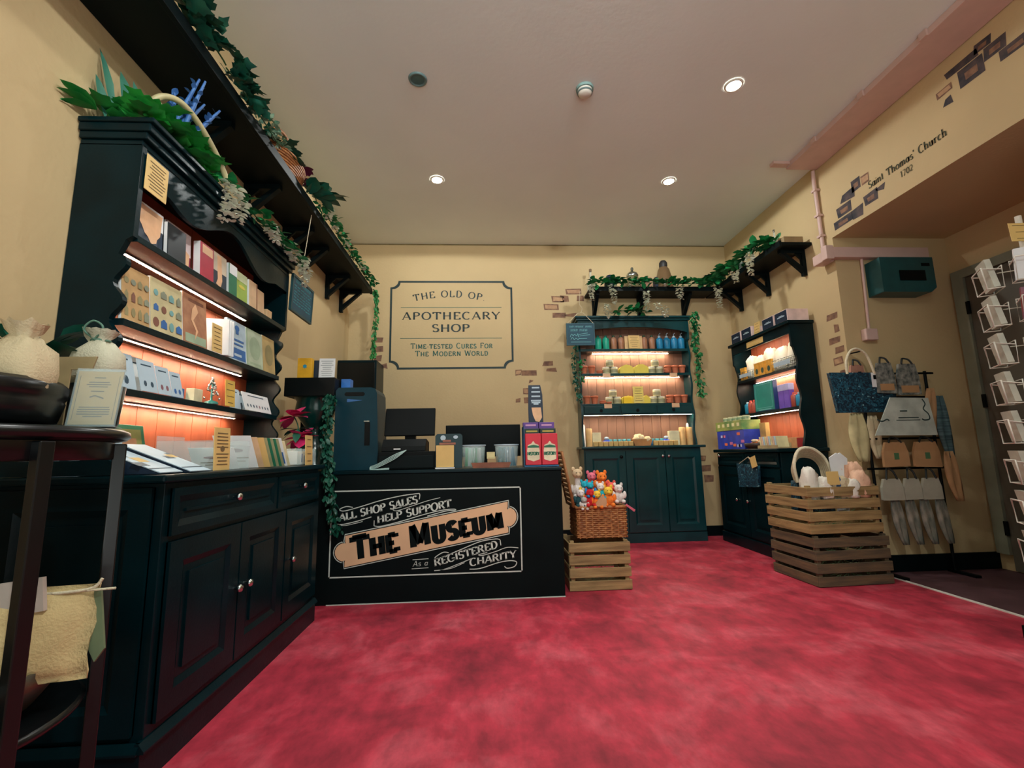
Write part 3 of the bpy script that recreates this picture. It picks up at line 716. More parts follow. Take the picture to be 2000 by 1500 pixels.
# ================================================================== small goods, made once and copied
def small(name, label, cat, loc, rz=0, group=None): return thing(name, label, cat, loc, rz, group)
def bottle_proto(name, label, cat, loc, h, r, m, mcap, pump=False, group=None, rz=0, square=False, mlab=None):
    t = small(name, label, cat, loc, rz, group)
    n = 4 if square else 16; mb = MB()
    if square: mb.M = Matrix.Rotation(math.pi/4, 4, 'Z')
    k = 1.35 if square else 1
    mb.lathe([(r*.9*k, 0), (r*k, .004), (r*k, h*.72), (r*.86*k, h*.80), (r*.45, h*.87), (r*.36, h*.9)], (0, 0, 0), n, smooth=not square)
    part('bottle_body', mb, m, t, local=True)
    part('cap', MB().lathe([(r*.42, h*.885), (r*.42, h), (r*.3, h*1.01)], (0, 0, 0), 12), mcap, t, local=True)
    if mlab: part('printed_label', MB().lathe([(r*1.015*k, h*.18), (r*1.015*k, h*.6)], (0, 0, 0), n, smooth=False, cap=False), mlab, t, local=True)
    if pump:
        part('pump', MB().tube([(0, 0, h), (0, 0, h*1.16), (0, -r*.9, h*1.17)], r*.12, 6), mcap, t, local=True)
    return t
def pot_proto(label, loc, h=.1, r=.042, group='terracotta pots on the green dresser'):
    t = small('terracotta_pot', label, 'pot', loc, 0, group)
    part('pot_body', MB().lathe([(r*.68, 0), (r*.92, h*.74)], (0, 0, 0), 18, cap=True), M_TERRA, t, local=True)
    part('rim', MB().lathe([(r*.93, h*.74), (r*1.02, h*.75), (r*1.02, h), (r*.88, h), (r*.8, h*.6)], (0, 0, 0), 18, cap=False), M_TERRA, t, local=True)
    return t
M_JAR = mat('jar_cream', (204, 196, 150), .35, var=.08); M_JARLID = mat('jar_lid', (226, 222, 200), .4)
def jar_proto(label, loc, h=.085, r=.046, group='cream jars on the green dresser'):
    t = small('jar', label, 'jar', loc, 0, group)
    part('jar_body', MB().lathe([(r*.92, 0), (r, .004), (r, h*.78), (r*.9, h*.82)], (0, 0, 0), 18), M_JAR, t, local=True)
    part('lid', MB().lathe([(r*.96, h*.8), (r*.98, h*.82), (r*.98, h*.98), (r*.9, h)], (0, 0, 0), 18), M_JARLID, t, local=True)
    part('printed_label', MB().lathe([(r*1.015, h*.2), (r*1.015, h*.66)], (0, 0, 0), 18, cap=False), mat('jar_label', (150, 146, 112), .5), t, local=True)
    return t
def saucer(label, loc, n=2, r=.04, group='terracotta saucers on the green dresser'):
    mb = MB()
    for i in range(n): mb.lathe([(r*.7, .016*i), (r, .016*i+.014), (r*.97, .016*i+.02), (r*.66, .016*i+.006)], (0, 0, 0), 16, cap=True)
    mb.v = [tuple(Vector(v)+Vector(loc)) for v in mb.v]
    return solo('terracotta_saucers', mb, M_TERRA, label, 'saucer', loc, group)
def card(name, label, cat, c, u, v, w, h, t, m, lines=4, ink=None, group=None, icon=False, border=False):
    """upright card: c = centre of the bottom edge, u across, v up, thickness t, printed on the u x v side."""
    c = Vector(c); u = Vector(u).normalized(); v = Vector(v).normalized(); n = u.cross(v)
    tt = thing(name, label, cat, tuple(c), 0, group)
    part('card_stock' if cat != 'book' else 'cover', MB().obox(c+v*h/2, u*w/2, v*h/2, n*t/2), m, tt, bv=min(.002, t*.3))
    mb = MB(); r = random.Random(int(abs(c.x*977+c.y*811+c.z*601)*100)); f = n*(t/2+.0008)
    for i in range(lines):
        a = h*(.86-.72*i/max(1, lines-1)) if lines > 1 else h*.5
        if icon and abs(i-lines/2) < .8: continue
        ww = w*r.uniform(.25, .40); p = c+v*a+f
        mb.obox(p, u*ww, v*h*.012, n*.0003)
    if icon: mb.poly([c+v*(h*.5+h*.07*math.sin(q))+u*(w*.14*math.cos(q))+f for q in [k*math.pi/5 for k in range(10)]])
    if border:
        for s_ in (-1, 1):
            mb.obox(c+u*s_*w*.45+v*h/2+f, u*.0012, v*h*.46, n*.0003); mb.obox(c+v*(h/2+s_*h*.46)+f, u*w*.45, v*.0012, n*.0003)
    if mb.v: part('print', mb, ink or M_CARDINK, tt)
    return tt
def goods_box(name, label, cat, x0, x1, y0, y1, z0, z1, m, mface=None, face='-x', group=None):
    t = thing(name, label, cat, ((x0+x1)/2, (y0+y1)/2, z0), 0, group)
    part('carton', MB().box(x0, x1, y0, y1, z0, z1), m, t, bv=.002)
    if mface:
        e = .0012; i = .006
        if face == '-x': pts = [(x0-e, y1-i, z0+i), (x0-e, y0+i, z0+i), (x0-e, y0+i, z1-i), (x0-e, y1-i, z1-i)]
        elif face == '-y': pts = [(x0+i, y0-e, z0+i), (x1-i, y0-e, z0+i), (x1-i, y0-e, z1-i), (x0+i, y0-e, z1-i)]
        else: pts = [(x1+e, y0+i, z0+i), (x1+e, y1-i, z0+i), (x1+e, y1-i, z1-i), (x1+e, y0+i, z1-i)]
        part('printed_face', MB().poly(pts), mface, t)
    return t

# ================================================================== green dresser on the back wall
GD = thing('dresser', 'tall teal green dresser with lit shelves of soaps and pots against the back wall', 'dresser', (1.78, 5.33, 0))
gx0, gx1, gy = 1.10, 2.45, 5.20
part('body', MB().box(gx0, gx1, gy+.012, YB-.02, .1, 1.03), M_GREEN, GD, bv=.003)
part('plinth', MB().box(gx0-.01, gx1+.0, gy-.002, YB-.02, 0, .1), M_GREEN, GD, bv=.004)
part('worktop', MB().box(gx0-.03, gx1+.05, gy-.03, YB-.02, 1.03, 1.0585), M_GREEN, GD, bv=.008)
def louvre_door(a, b):
    mb = MB(); o = (a, gy+.012, .115); w, h = b-a, .885
    panel_face(mb, o, (1, 0, 0), (0, 0, 1), (0, -1, 0), w, h, .075, .02)
    mb2 = mb
    for i in range(6):
        z = .115+.13+i*.105; mb2.box(a+.13, b-.13, gy-.006, gy+.004, z, z+.098)
    return mb
for a, b, kx in ((1.115, 1.565, 1.515), (1.575, 2.02, 1.99), (2.03, 2.44, 2.06)):
    d_ = part('door', louvre_door(a, b), M_GREEN, GD)
    part('knob', knob(MB(), (kx, gy-.008, .94), (0, -1, 0), .018), M_PLASTIC if kx < 1.6 else M_CHROME, d_)
hgy = 5.275
def gscal(z):
    if z > 2.3: return hgy
    return hgy+.02-.018*math.cos((z-1.06)*2*math.pi/.355)
pr = [(YB-.02, 2.53), (YB-.02, 1.061)]+[(gscal(1.061+1.469*i/70), 1.061+1.469*i/70) for i in range(71)]
for x in (1.105, 2.43):
    part('side_panel', MB().prism(pr, (x, 0, 0), (0, 1, 0), (0, 0, 1), (1, 0, 0), .022), M_GREEN, GD)
bk = MB()
for i in range(12):
    a = 1.127+1.303*i/12; bk.box(a+.0015, a+1.303/12-.0015, YB-.032, YB-.022, 1.061, 2.5)
part('back_panel', bk, M_GREEN_BOARD, GD)
for z in (2.21, 1.915, 1.555):
    part('shelf', MB().box(1.127, 2.43, hgy+.018, YB-.032, z-.032, z-.0015), M_GREEN, GD, bv=.002)
dv = MB()
for x in (1.127, 1.56, 1.99, 2.415): dv.box(x, x+.015, hgy+.02, YB-.032, 1.435, 1.525)
part('drawer_divider', dv.box(1.127, 2.43, hgy+.02, YB-.032, 1.422, 1.435), M_GREEN, GD)
for a, b in ((1.145, 1.557), (1.578, 1.987), (2.008, 2.412)):
    dr = part('drawer', MB().box(a, b, hgy+.012, hgy+.03, 1.437, 1.523), M_GREEN, GD, bv=.003)
    mb = MB(); mb.M = Matrix.Translation(((a+b)/2-.01, hgy+.0115, 1.472)) @ Matrix.Rotation(math.pi/2, 4, 'X')
    mb.lathe([(.0001, .0), (.02, .0), (.02, .001)], (0, 0, 0), 16); part('finger_hole', mb, M_PLASTIC, dr)
fas = [(1.127, 2.53), (1.127, 2.4)]+[(1.127+1.303*i/40, 2.40+.07*math.sin(math.pi*i/40)**.6) for i in range(41)]+[(2.43, 2.4), (2.43, 2.53)]
part('fascia', MB().prism(fas, (0, hgy, 0), (1, 0, 0), (0, 0, 1), (0, 1, 0), .018), M_GREEN, GD)
cor = MB()
for o, z0, z1 in ((0, 2.53, 2.55), (.02, 2.55, 2.575), (.04, 2.575, 2.60)): cor.box(1.105-o, 2.452+o, hgy-o, YB-.02, z0, z1)
part('cornice', cor, M_GREEN, GD, bv=.004)
led_strip('glowing led strip under the bottle shelf of the green dresser', (1.30, 5.43, 2.176), (2.24, 5.43, 2.176), (0, 0, -1), 50)
led_strip('glowing led strip under the upper pot shelf of the green dresser', (1.20, 5.43, 1.881), (2.36, 5.43, 1.881), (0, 0, -1), 56)
led_strip('dotted led strip along the underside of the green dresser drawers', (1.14, 5.30, 1.42), (2.42, 5.30, 1.42), (0, 0, -1), 56)

# bottles on the bottle shelf
M_TEALB = mat('teal_bottle', (40, 176, 146), .3); M_BROWNB = mat('amber_bottle', (168, 118, 88), .3); M_BLUEB = mat('blue_bottle', (34, 128, 172), .3, var=.1)
b0 = bottle_proto('bottle', 'teal bottle nearest the small chalkboard on the green dresser', 'bottle', (1.36, 5.36, 2.21), .175, .041, M_TEALB, mat('teal_cap', (24, 110, 96), .4))
dup(b0, (1.455, 5.36, 2.21), 0, 'teal bottle beside the first amber bottle on the green dresser')
b1 = bottle_proto('bottle', 'amber bottle next to the teal bottles on the green dresser', 'bottle', (1.55, 5.36, 2.21), .175, .036, M_BROWNB, mat('dark_green_cap', (20, 66, 40), .4))
for x, l in ((1.64, 'amber bottle just left of the tan card on the green dresser'), (1.925, 'amber bottle just right of the tan card on the green dresser'), (2.02, 'amber bottle next to the blue bottles on the green dresser')): dup(b1, (x, 5.36, 2.21), 0, l)
b2 = bottle_proto('bottle', 'blue pump bottle leftmost of the four on the green dresser', 'bottle', (2.115, 5.36, 2.21), .165, .041, M_BLUEB, M_PALEBLUE, True)
for x, l in ((2.205, 'blue pump bottle second of the four on the green dresser'), (2.295, 'blue pump bottle third of the four on the green dresser'), (2.382, 'blue pump bottle at the right end of the green dresser shelf')): dup(b2, (x, 5.36, 2.21), 0, l)
card('notice_card', 'tan notice card in the middle of the bottle shelf on the green dresser', 'card', (1.785, 5.30, 2.212), (1, 0, 0), (0, .08, 1), .135, .165, .006, M_TANCARD, 6)
for x, l in ((1.71, 'pale tan packet behind the left edge of the tan card'), (1.865, 'pale tan packet behind the right edge of the tan card')):
    goods_box('packet', l, 'packet', x-.03, x+.03, 5.34, 5.38, 2.211, 2.375, mat('pale_packet', (214, 178, 126), .6))
# upper pot shelf and lower pot shelf
M_YSOAP = mat('yellow_soap', (226, 206, 86), .5, var=.06); M_YSOAP2 = mat('bright_yellow_soap', (240, 204, 40), .5, var=.05)
for z, nm in ((1.915, 'upper'), (1.555, 'lower')):
    o = .0 if nm == 'upper' else .02
    p0 = pot_proto(f'terracotta pot at the left end of the {nm} pot shelf', (1.175+o, 5.36, z))
    for x, l in ((1.268+o, f'second terracotta pot from the left on the {nm} pot shelf'), (2.205, f'terracotta pot beside the right saucers on the {nm} pot shelf'), (2.292, f'second terracotta pot from the right on the {nm} pot shelf'), (2.379, f'terracotta pot at the right end of the {nm} pot shelf')):
        dup(p0, (x, 5.38 if x > 2 else 5.36, z), 0, l)
    saucer(f'small stack of terracotta saucers near the left pots on the {nm} pot shelf', (1.355+o, 5.33, z))
    saucer(f'small stack of terracotta saucers near the right pots on the {nm} pot shelf', (2.165, 5.31, z), 3, .032)
    if nm == 'lower': saucer('terracotta saucer between the left pots and jars on the lower pot shelf', (1.44, 5.30, z), 1, .036)
    j0 = jar_proto(f'cream jar at bottom left of the left jar pile on the {nm} pot shelf', (1.447+o, 5.38, z))
    for x, zz, l in ((1.541+o, z, f'cream jar at bottom right of the left jar pile on the {nm} pot shelf'), (1.494+o, z+.0852, f'cream jar on top of the left jar pile on the {nm} pot shelf'), (2.0, z, f'cream jar at bottom left of the right jar pile on the {nm} pot shelf'), (2.094, z, f'cream jar at bottom right of the right jar pile on the {nm} pot shelf'), (2.047, z+.0852, f'cream jar on top of the right jar pile on the {nm} pot shelf')):
        dup(j0, (x, 5.38, zz), 0, l)
    for x, l in ((1.245+.18, f'small tan price card on the edge below the left saucers of the {nm} pot shelf'), (2.23, f'small tan price card on the edge below the right pots of the {nm} pot shelf')):
        card('price_card', l, 'card', (x, hgy+.012, z-.055), (1, 0, 0), (0, 0, 1), .09, .05, .003, M_CREAM, 2)
def mound(x0, x1, y, z, h, m, label, seed):
    r = random.Random(seed); mb = MB(); n = 14
    top = [(x0+(x1-x0)*i/n, z+h*(.55+.45*math.sin(math.pi*(i+.6)/(n+1.4))**.8)+r.uniform(-.004, .004)) for i in range(n+1)]
    mb.prism([(x0, z)]+top+[(x1, z)], (0, y-.04, 0), (1, 0, 0), (0, 0, 1), (0, 1, 0), .08, smooth=False)
    return solo('soap_pile', mb, m, label, 'soap', ((x0+x1)/2, y, z), None, .006)
mound(1.60, 1.765, 5.36, 1.915, .105, M_YSOAP, 'pale yellow soap mound on the left of the upper pot shelf', 1)
mound(1.772, 1.945, 5.36, 1.915, .11, M_YSOAP, 'pale yellow soap mound on the right of the upper pot shelf', 2)
mound(1.61, 1.775, 5.40, 1.555, .1, M_YSOAP, 'pale yellow soap mound left of the yellow card on the lower pot shelf', 3)
mound(1.86, 1.96, 5.40, 1.555, .1, M_YSOAP, 'pale yellow soap mound right of the yellow card on the lower pot shelf', 4)
goods_box('soap_bar', 'bright yellow soap bar at the front of the lower pot shelf', 'soap', 1.62, 1.715, 5.31, 5.35, 1.556, 1.63, M_YSOAP2)
card('notice_card', 'tall yellow notice card standing on the lower pot shelf', 'card', (1.80, 5.305, 1.557), (1, 0, 0), (0, .08, 1), .125, .20, .006, mat('yellow_card', (226, 206, 110), .6), 6)
# counter niche of the green dresser
M_SOAP = mat('oat_soap', (206, 170, 104), .55, var=.12, scale=20)
sb = None
for i in range(17):
    x = 1.245+i*.058
    if 1.66 < x < 1.915: continue
    l = 'oat coloured soap bar in the row at the front of the green dresser worktop'
    if sb is None: sb = solo('soap_bar', MB().box(x-.026, x+.026, 5.215, 5.25, 1.06, 1.115), M_SOAP, l, 'soap', (x, 5.23, 1.06), 'row of oat soap bars', .006)
    else:
        c_ = sb.copy(); COL.objects.link(c_); c_.location = (x, 5.23, 1.06)
bw = thing('soap_basket', 'shallow wooden box heaped with cream cloth on the green dresser worktop', 'basket', (1.785, 5.26, 1.06))
part('box', MB().prism([(-.09, 0), (.09, 0), (.115, .075), (-.115, .075)], (1.785, 5.215, 1.061), (1, 0, 0), (0, 0, 1), (0, 1, 0), .09), mat('basket_wood', (176, 124, 72), .6), bw, bv=.003)
mb = MB(); r_ = random.Random(3)
for i in range(7): mb.ell((1.72+.022*i, 5.26+r_.uniform(-.02, .02), 1.135+.02*math.sin(i)), .04, .035, .035+.012*math.sin(i*.5), 10, 6, jit=.15, rng=r_)
part('cloth', mb, mat('cream_cloth', (226, 206, 162), .8), bw)
for x0, x1, h, l in ((1.225, 1.325, .16, 'cream box left of the blue jars on the green dresser worktop'), (2.13, 2.25, .165, 'cream box right of the blue jars on the green dresser worktop')):
    goods_box('carton', l, 'box', x0, x1, 5.29, 5.35, 1.061, 1.061+h, mat('cream_box', (232, 226, 186), .55))
for x, h, l in ((1.19, .2, 'tan candle pillar at the left of the green dresser worktop'), (2.292, .2, 'tan candle pillar right of the cream box on the green dresser worktop'), (2.376, .2, 'tan candle pillar nearest the right side of the green dresser worktop')):
    solo('candle', MB().lathe([(.036, 0), (.036, h), (.03, h+.006)], (x, 5.31, 1.061), 16), mat('tan_candle', (214, 172, 112), .55), l, 'candle', (x, 5.31, 1.061))
M_BJ = mat('blue_jar', (16, 74, 108), .3); jb = None
for i, x in enumerate((1.45, 1.505, 1.56, 1.615, 1.67, 1.95, 2.005, 2.06)):
    l = 'small dark blue jar in the row behind the soap bars on the green dresser'
    if jb is None:
        jb = thing('small_jar', l, 'jar', (x, 5.36, 1.061), 0, 'blue jars behind the soap bars')
        part('jar_body', MB().lathe([(.024, 0), (.025, .05), (.02, .056)], (0, 0, 0), 14), M_BJ, jb, local=True); part('lid', MB().lathe([(.023, .056), (.023, .08), (.02, .082)], (0, 0, 0), 14), mat('jar_teal_lid', (70, 150, 160), .4), jb, local=True)
    else: dup(jb, (x, 5.36, 1.061))
for x, l in ((1.385, 'bright blue wrapped bundle beside the left cream box on the green dresser'), (2.085, 'bright blue wrapped bundle beside the right cream box on the green dresser')):
    mb = MB(); r_ = random.Random(int(x*100)); mb.ell((x, 5.28, 1.1), .045, .03, .038, 12, 7, jit=.15, rng=r_)
    bn = thing('wrapped_bundle', l, 'bundle', (x, 5.28, 1.061)); part('wrap', mb, mat('bright_blue_wrap', (40, 84, 210), .4), bn)
    part('topper', MB().ell((x, 5.28, 1.15), .03, .022, .02, 10, 6), M_PALEBLUE, bn)
for x, l in ((1.152, 'white tube at the far left of the green dresser worktop'), (2.405, 'white tube at the far right of the green dresser worktop')):
    solo('tube', MB().lathe([(.017, 0), (.018, .03), (.016, .24), (.008, .26)], (x, 5.41, 1.061), 12), M_PAPER, l, 'tube', (x, 5.41, 1.061))

# hanging chalkboard beside the green dresser
cb = thing('chalkboard', 'small square hanging chalkboard at the top left of the green dresser', 'chalkboard', (1.118, 5.2, 2.23))
cy_ = 5.195
part('slate', MB().box(.965, 1.27, cy_, cy_+.012, 2.245, 2.48), M_SLATE, cb)
part('frame', MB().box(.95, .965, cy_-.004, cy_+.016, 2.23, 2.495).box(1.27, 1.285, cy_-.004, cy_+.016, 2.23, 2.495).box(.965, 1.27, cy_-.004, cy_+.016, 2.23, 2.245).box(.965, 1.27, cy_-.004, cy_+.016, 2.48, 2.495), mat('slate_frame', (14, 70, 84), .5), cb)
part('cord', MB().tube([(.96, cy_, 2.49), (1.10, cy_+.0, 2.62), (1.16, cy_, 2.62), (1.278, cy_, 2.49)], .003, 5).tube(spline([(1.13, cy_, 2.62), (1.15, cy_+.01, 2.68), (1.12, cy_+.01, 2.74), (1.135, cy_+.0, 2.888)]), .003, 5), M_ROPE, cb)
mb = MB(); r_ = random.Random(8)
for z, a, b, h in ((2.455, .985, 1.04, .022), (2.455, 1.05, 1.155, .022), (2.455, 1.175, 1.25, .022), (2.412, 1.0, 1.085, .028), (2.412, 1.105, 1.2, .028)):
    n = int((b-a)/.012)
    for i in range(n):
        x = a+(b-a)*(i+.5)/n; stroke(mb, [(x-.003, cy_-.0012, z-h/2), (x+.003, cy_-.0012, z+h/2)], N_, .004); stroke(mb, [(x-.004, cy_-.0012, z+r_.uniform(-h/2, h/2)), (x+.005, cy_-.0012, z+r_.uniform(-h/2, h/2))], N_, .003)
for pts in ([(.995, 2.33), (1.01, 2.365), (1.03, 2.345), (1.045, 2.362), (1.07, 2.345), (1.085, 2.37), (1.09, 2.33)], [(1.0, 2.30), (1.02, 2.325), (1.04, 2.3), (1.06, 2.315), (1.085, 2.3), (1.1, 2.32)], [(1.1, 2.36), (1.15, 2.37), (1.2, 2.378)], [(1.1, 2.34), (1.16, 2.35), (1.23, 2.357)], [(1.1, 2.31), (1.19, 2.312)], [(1.0, 2.27), (1.24, 2.27)]):
    stroke(mb, spline([(x, cy_-.0012, z) for x, z in pts], 6), N_, .005)
part('chalk_writing', mb, M_CHALK, cb)

# ================================================================== lit cabinet on the right wall
RC = thing('cabinet', 'black lit cabinet with upper shelves against the right wall', 'cabinet', (2.86, 4.63, 0))
rx, ry0, ry1 = 2.63, 4.06, 5.20
part('body', MB().box(rx+.012, XR-.02, ry0, ry1, .1, .96), M_BLACK, RC, bv=.003)
part('plinth', MB().box(rx-.005, XR-.02, ry0-.01, ry1+.01, 0, .11), M_BLACK, RC, bv=.006)
part('worktop', MB().box(rx-.03, XR-.02, ry0-.03, ry1+.02, .965, 1.0), M_BLACK, RC, bv=.008)
for a, b, ky in ((4.08, 4.625, 4.49), (4.64, 5.18, 5.1)):
    mb = MB(); panel_face(mb, (rx+.012, b, .83), (0, -1, 0), (0, 0, 1), (-1, 0, 0), b-a, .125, .024, .014)
    d_ = part('drawer', mb, M_BLACK, RC); part('knob', knob(MB(), (rx, ky, .93 if ky > 5 else .9), (-1, 0, 0)), M_CHROME, d_)
for a, b, ky in ((4.08, 4.625, 4.60), (4.635, 5.18, 4.80)):
    mb = MB(); panel_face(mb, (rx+.012, b, .13), (0, -1, 0), (0, 0, 1), (-1, 0, 0), b-a, .68, .075, .016)
    d_ = part('door', mb, M_BLACK, RC); part('knob', knob(MB(), (rx-.002, ky, .48), (-1, 0, 0)), M_CHROME, d_)
ux = 2.86
def rscal(z):
    if z > 1.95: return ux
    return ux+.028-.014*math.cos((z-1.0)*2*math.pi/.32)
pr = [(XR-.02, 2.19), (XR-.02, 1.001)]+[(rscal(1.001+1.189*i/60), 1.001+1.189*i/60) for i in range(61)]
for y in (4.06, 5.075): part('side_panel', MB().prism(pr, (0, y, 0), (1, 0, 0), (0, 0, 1), (0, 1, 0), .025), M_BLACK, RC)
bk = MB()
for i in range(9):
    a = 4.085+.99*i/9; bk.box(XR-.032, XR-.022, a+.0015, a+.1085, 1.001, 2.15)
part('back_panel', bk, M_REDWOOD, RC)
for z in (1.76, 1.385): part('shelf', MB().box(ux+.02, XR-.032, 4.085, 5.075, z-.03, z-.0015), M_BLACK, RC, bv=.002)
part('top_board', MB().box(ux-.03, XR-.02, 4.04, 5.12, 2.16, 2.19), M_BLACK, RC, bv=.005)
part('fascia', MB().box(ux, ux+.018, 4.085, 5.075, 2.07, 2.16), M_BLACK, RC)
led_strip('glowing led strip under the upper shelf of the right cabinet', (3.05, 4.10, 1.726), (3.05, 4.98, 1.726), (0, 0, -1), 44)
led_strip('glowing led strip under the lower shelf of the right cabinet', (2.90, 4.10, 1.351), (2.90, 5.02, 1.351), (0, 0, -1), 44)
led_strip('led strip hidden behind the top rail of the right cabinet', (2.893, 4.10, 2.155), (2.893, 5.06, 2.155), (0, 0, -1), 44)
card('notice_card', 'wide tan label card on the top rail of the right cabinet', 'card', (ux-.004, 4.63, 2.085), (0, -1, 0), (0, 0, 1), .30, .06, .004, M_TANCARD, 2)
for k, (a, b, l) in enumerate(((4.87, 5.06, 'navy boxed gift at the far end on top of the right cabinet'), (4.66, 4.85, 'navy boxed gift next to the tan card on top of the right cabinet'), (4.27, 4.46, 'navy boxed gift nearer the camera side of the tan card on the right cabinet'), (4.06, 4.25, 'navy boxed gift with pale end at the near end on top of the right cabinet'))):
    t = goods_box('gift_box', l, 'box', 2.85, 3.06, a, b, 2.191, 2.305, mat('pink_white_card', (216, 190, 184), .5), M_NAVY, '-x', 'navy boxes on the right cabinet')
    mb = MB(); mb.box(2.8478, 2.8485, (a+b)/2-.055, (a+b)/2+.055, 2.243, 2.252).box(2.8478, 2.8485, (a+b)/2-.03, (a+b)/2+.03, 2.255, 2.26); part('print', mb, M_PALEBLUE, t)
card('notice_card', 'tan card standing between the navy boxes on the right cabinet', 'card', (2.85, 4.56, 2.192), (0, -1, 0), (.1, 0, 1), .10, .125, .004, M_TANCARD, 4)
# bags, pouches and wire baskets on the upper shelf
M_BAGW = mat('white_muslin', (226, 222, 206), .8, var=.06, bump=.3, bscale=60)
def cloth_bag(name, label, cat, c, w, d, h, m, seed, tie=None, group=None, top=.3):
    r = random.Random(seed); x, y, z = c; t = thing(name, label, cat, c, 0, group)
    mb = MB(); n = 18; loose = tie is None and 'calico' not in name; prof = [(.9, 0), (1.0, .15), (1.03, .38), (.98, .6), (.9, .78), (.72, .92), (.45, 1.0), (.2, .93)] if loose else [(.86, 0), (1.0, .12), (1.02, .35), (.9, .58), (.5, .74), (.34, .8), (.5, .88), (.62, 1.0)]
    vs = []; fs = []
    for k, (s, q) in enumerate(prof):
        for i in range(n):
            a = 2*math.pi*i/n; e = 1+(.13 if loose else .05)*math.sin(a*(3+seed % 3)+k*1.3+seed)+r.uniform(-.08, .08)*(1 if q < .7 else 1.6)+(.12*math.sin(a*7+seed) if q > .7 else 0)
            sq = 1/max(abs(math.cos(a)), abs(math.sin(a)))**.55
            vs.append((x+w/2*s*e*sq*math.cos(a), y+d/2*s*e*sq*math.sin(a), z+h*q+(r.uniform(-.035, .035)*h if k > 0 else 0)))
    for k in range(len(prof)-1):
        for i in range(n): fs.append((k*n+i, k*n+(i+1) % n, (k+1)*n+(i+1) % n, (k+1)*n+i))
    fs.append(tuple(range(n))[::-1])
    if loose: fs.append(tuple(range((len(prof)-1)*n, len(prof)*n)))
    mb.add(vs, fs, 0, True)
    part('bag', mb, m, t)
    if tie:
        tb = MB(); tb.tube([(x+w*.19*math.cos(a), y+d*.19*math.sin(a), z+h*.80) for a in [2*math.pi*i/12 for i in range(12)]], .004, 5, closed=True)
        tb.tube(spline([(x, y-d*.2, z+h*.8), (x-.03, y-d*.25, z+h*.98), (x-.01, y-d*.2, z+h*1.15), (x+.02, y-d*.22, z+h*1.02), (x, y-d*.2, z+h*.82)], 5), .003, 5)
        part('tie', tb, tie, t)
    return t
for i, (y, l) in enumerate(((4.93, 'white muslin bag at the far end of the upper right cabinet shelf'), (4.76, 'white muslin bag second from the far end of the right cabinet shelf'), (4.58, 'white muslin bag in the middle of the upper right cabinet shelf'), (4.40, 'white muslin bag second from the near end of the right cabinet shelf'), (4.21, 'white muslin bag at the near end of the upper right cabinet shelf'))):
    cloth_bag('muslin_bag', l, 'bag', (3.0, y, 1.761), .12, .135, (.27, .24, .28, .25, .27)[i], M_BAGW, 20+i, None, 'white bags in the right cabinet')
M_YP = mat('yellow_pouch', (226, 164, 60), .5, var=.2, scale=20)
for i, (y, l) in enumerate(((4.97, 'yellow pouch above the far wire basket in the right cabinet'), (4.70, 'yellow pouch beside the far wire basket with dark label'), (4.60, 'yellow pouch second from the far basket with dark label'), (4.49, 'tall yellow pouch with dark label beside the near wire basket'))):
    t = thing('pouch', l, 'pouch', (2.905, y, 1.761), 0, 'yellow pouches in the right cabinet')
    part('pouch_body', MB().prism([(-.045, 0), (.045, 0), (.05, .03), (.042, .11), (.05, .14), (-.05, .14), (-.042, .11), (-.05, .03)], (2.893, y, 1.762), (0, 1, 0), (0, 0, 1), (1, 0, 0), .025), M_YP, t, bv=.004)
    part('printed_label', MB().poly([(2.892, y+.024*math.cos(a), 1.812+.03*math.sin(a)) for a in [-2*math.pi*k/12 for k in range(12)]]), mat('dark_pouch_label', (30, 70, 60), .5), t)
def wire_basket(label, y0, y1, x0, x1, z, h):
    t = thing('wire_basket', label, 'basket', ((x0+x1)/2, (y0+y1)/2, z)); mb = MB()
    for k in range(4):
        zz = z+.004+h*k/3; mb.tube([(x0, y0, zz), (x1, y0, zz), (x1, y1, zz), (x0, y1, zz)], .0025, 5, closed=True)
    for k in range(7):
        yy = y0+(y1-y0)*k/6; mb.tube([(x0, yy, z+.004+h), (x0, yy, z+.004), (x1, yy, z+.004), (x1, yy, z+.004+h)], .0018, 4)
    part('wire', mb, M_METAL, t)
    part('label_card', MB().box(x0-.004, x0-.003, y0+.03, y1-.03, z+h*.35, z+h*.8), M_PALEBLUE, t)
wire_basket('wire basket at the far end of the right cabinet shelf', 4.76, 5.05, 2.885, 2.94, 1.761, .085)
wire_basket('wire basket at the near end of the right cabinet shelf', 4.11, 4.42, 2.885, 2.94, 1.761, .10)
# lower shelf
M_CYAN = mat('cyan_bottle', (36, 140, 176), .3); M_RUST = mat('rust_bottle', (176, 78, 62), .35); M_PURP = mat('purple_box', (118, 84, 196), .4); M_LILAC = mat('lilac_box', (186, 186, 232), .4)
lb = bottle_proto('bottle', 'cyan bottle at the far end of the lower right cabinet shelf', 'bottle', (2.94, 5.01, 1.386), .13, .034, M_CYAN, M_PALEBLUE)
dup(lb, (3.02, 4.96, 1.386), 0, 'cyan bottle standing behind the far rust bottles'); dup(lb, (2.93, 4.13, 1.386), 0, 'cyan bottle nearest the side panel of the lower right cabinet shelf'); dup(lb, (3.02, 4.13, 1.386), 0, 'cyan bottle behind the near cyan bottle in the right cabinet')
rb = bottle_proto('bottle', 'rust red bottle next to the far cyan bottle in the right cabinet', 'bottle', (2.93, 4.93, 1.386), .14, .03, M_RUST, mat('red_cap', (206, 72, 60), .4))
dup(rb, (2.93, 4.865, 1.386), 0, 'rust red bottle beside the framed teal box in the right cabinet'); dup(rb, (2.94, 4.22, 1.386), 0, 'rust red bottle between purple boxes and the near cyan bottle'); dup(rb, (3.0, 4.27, 1.386), 0, 'rust red bottle behind the purple boxes in the right cabinet')
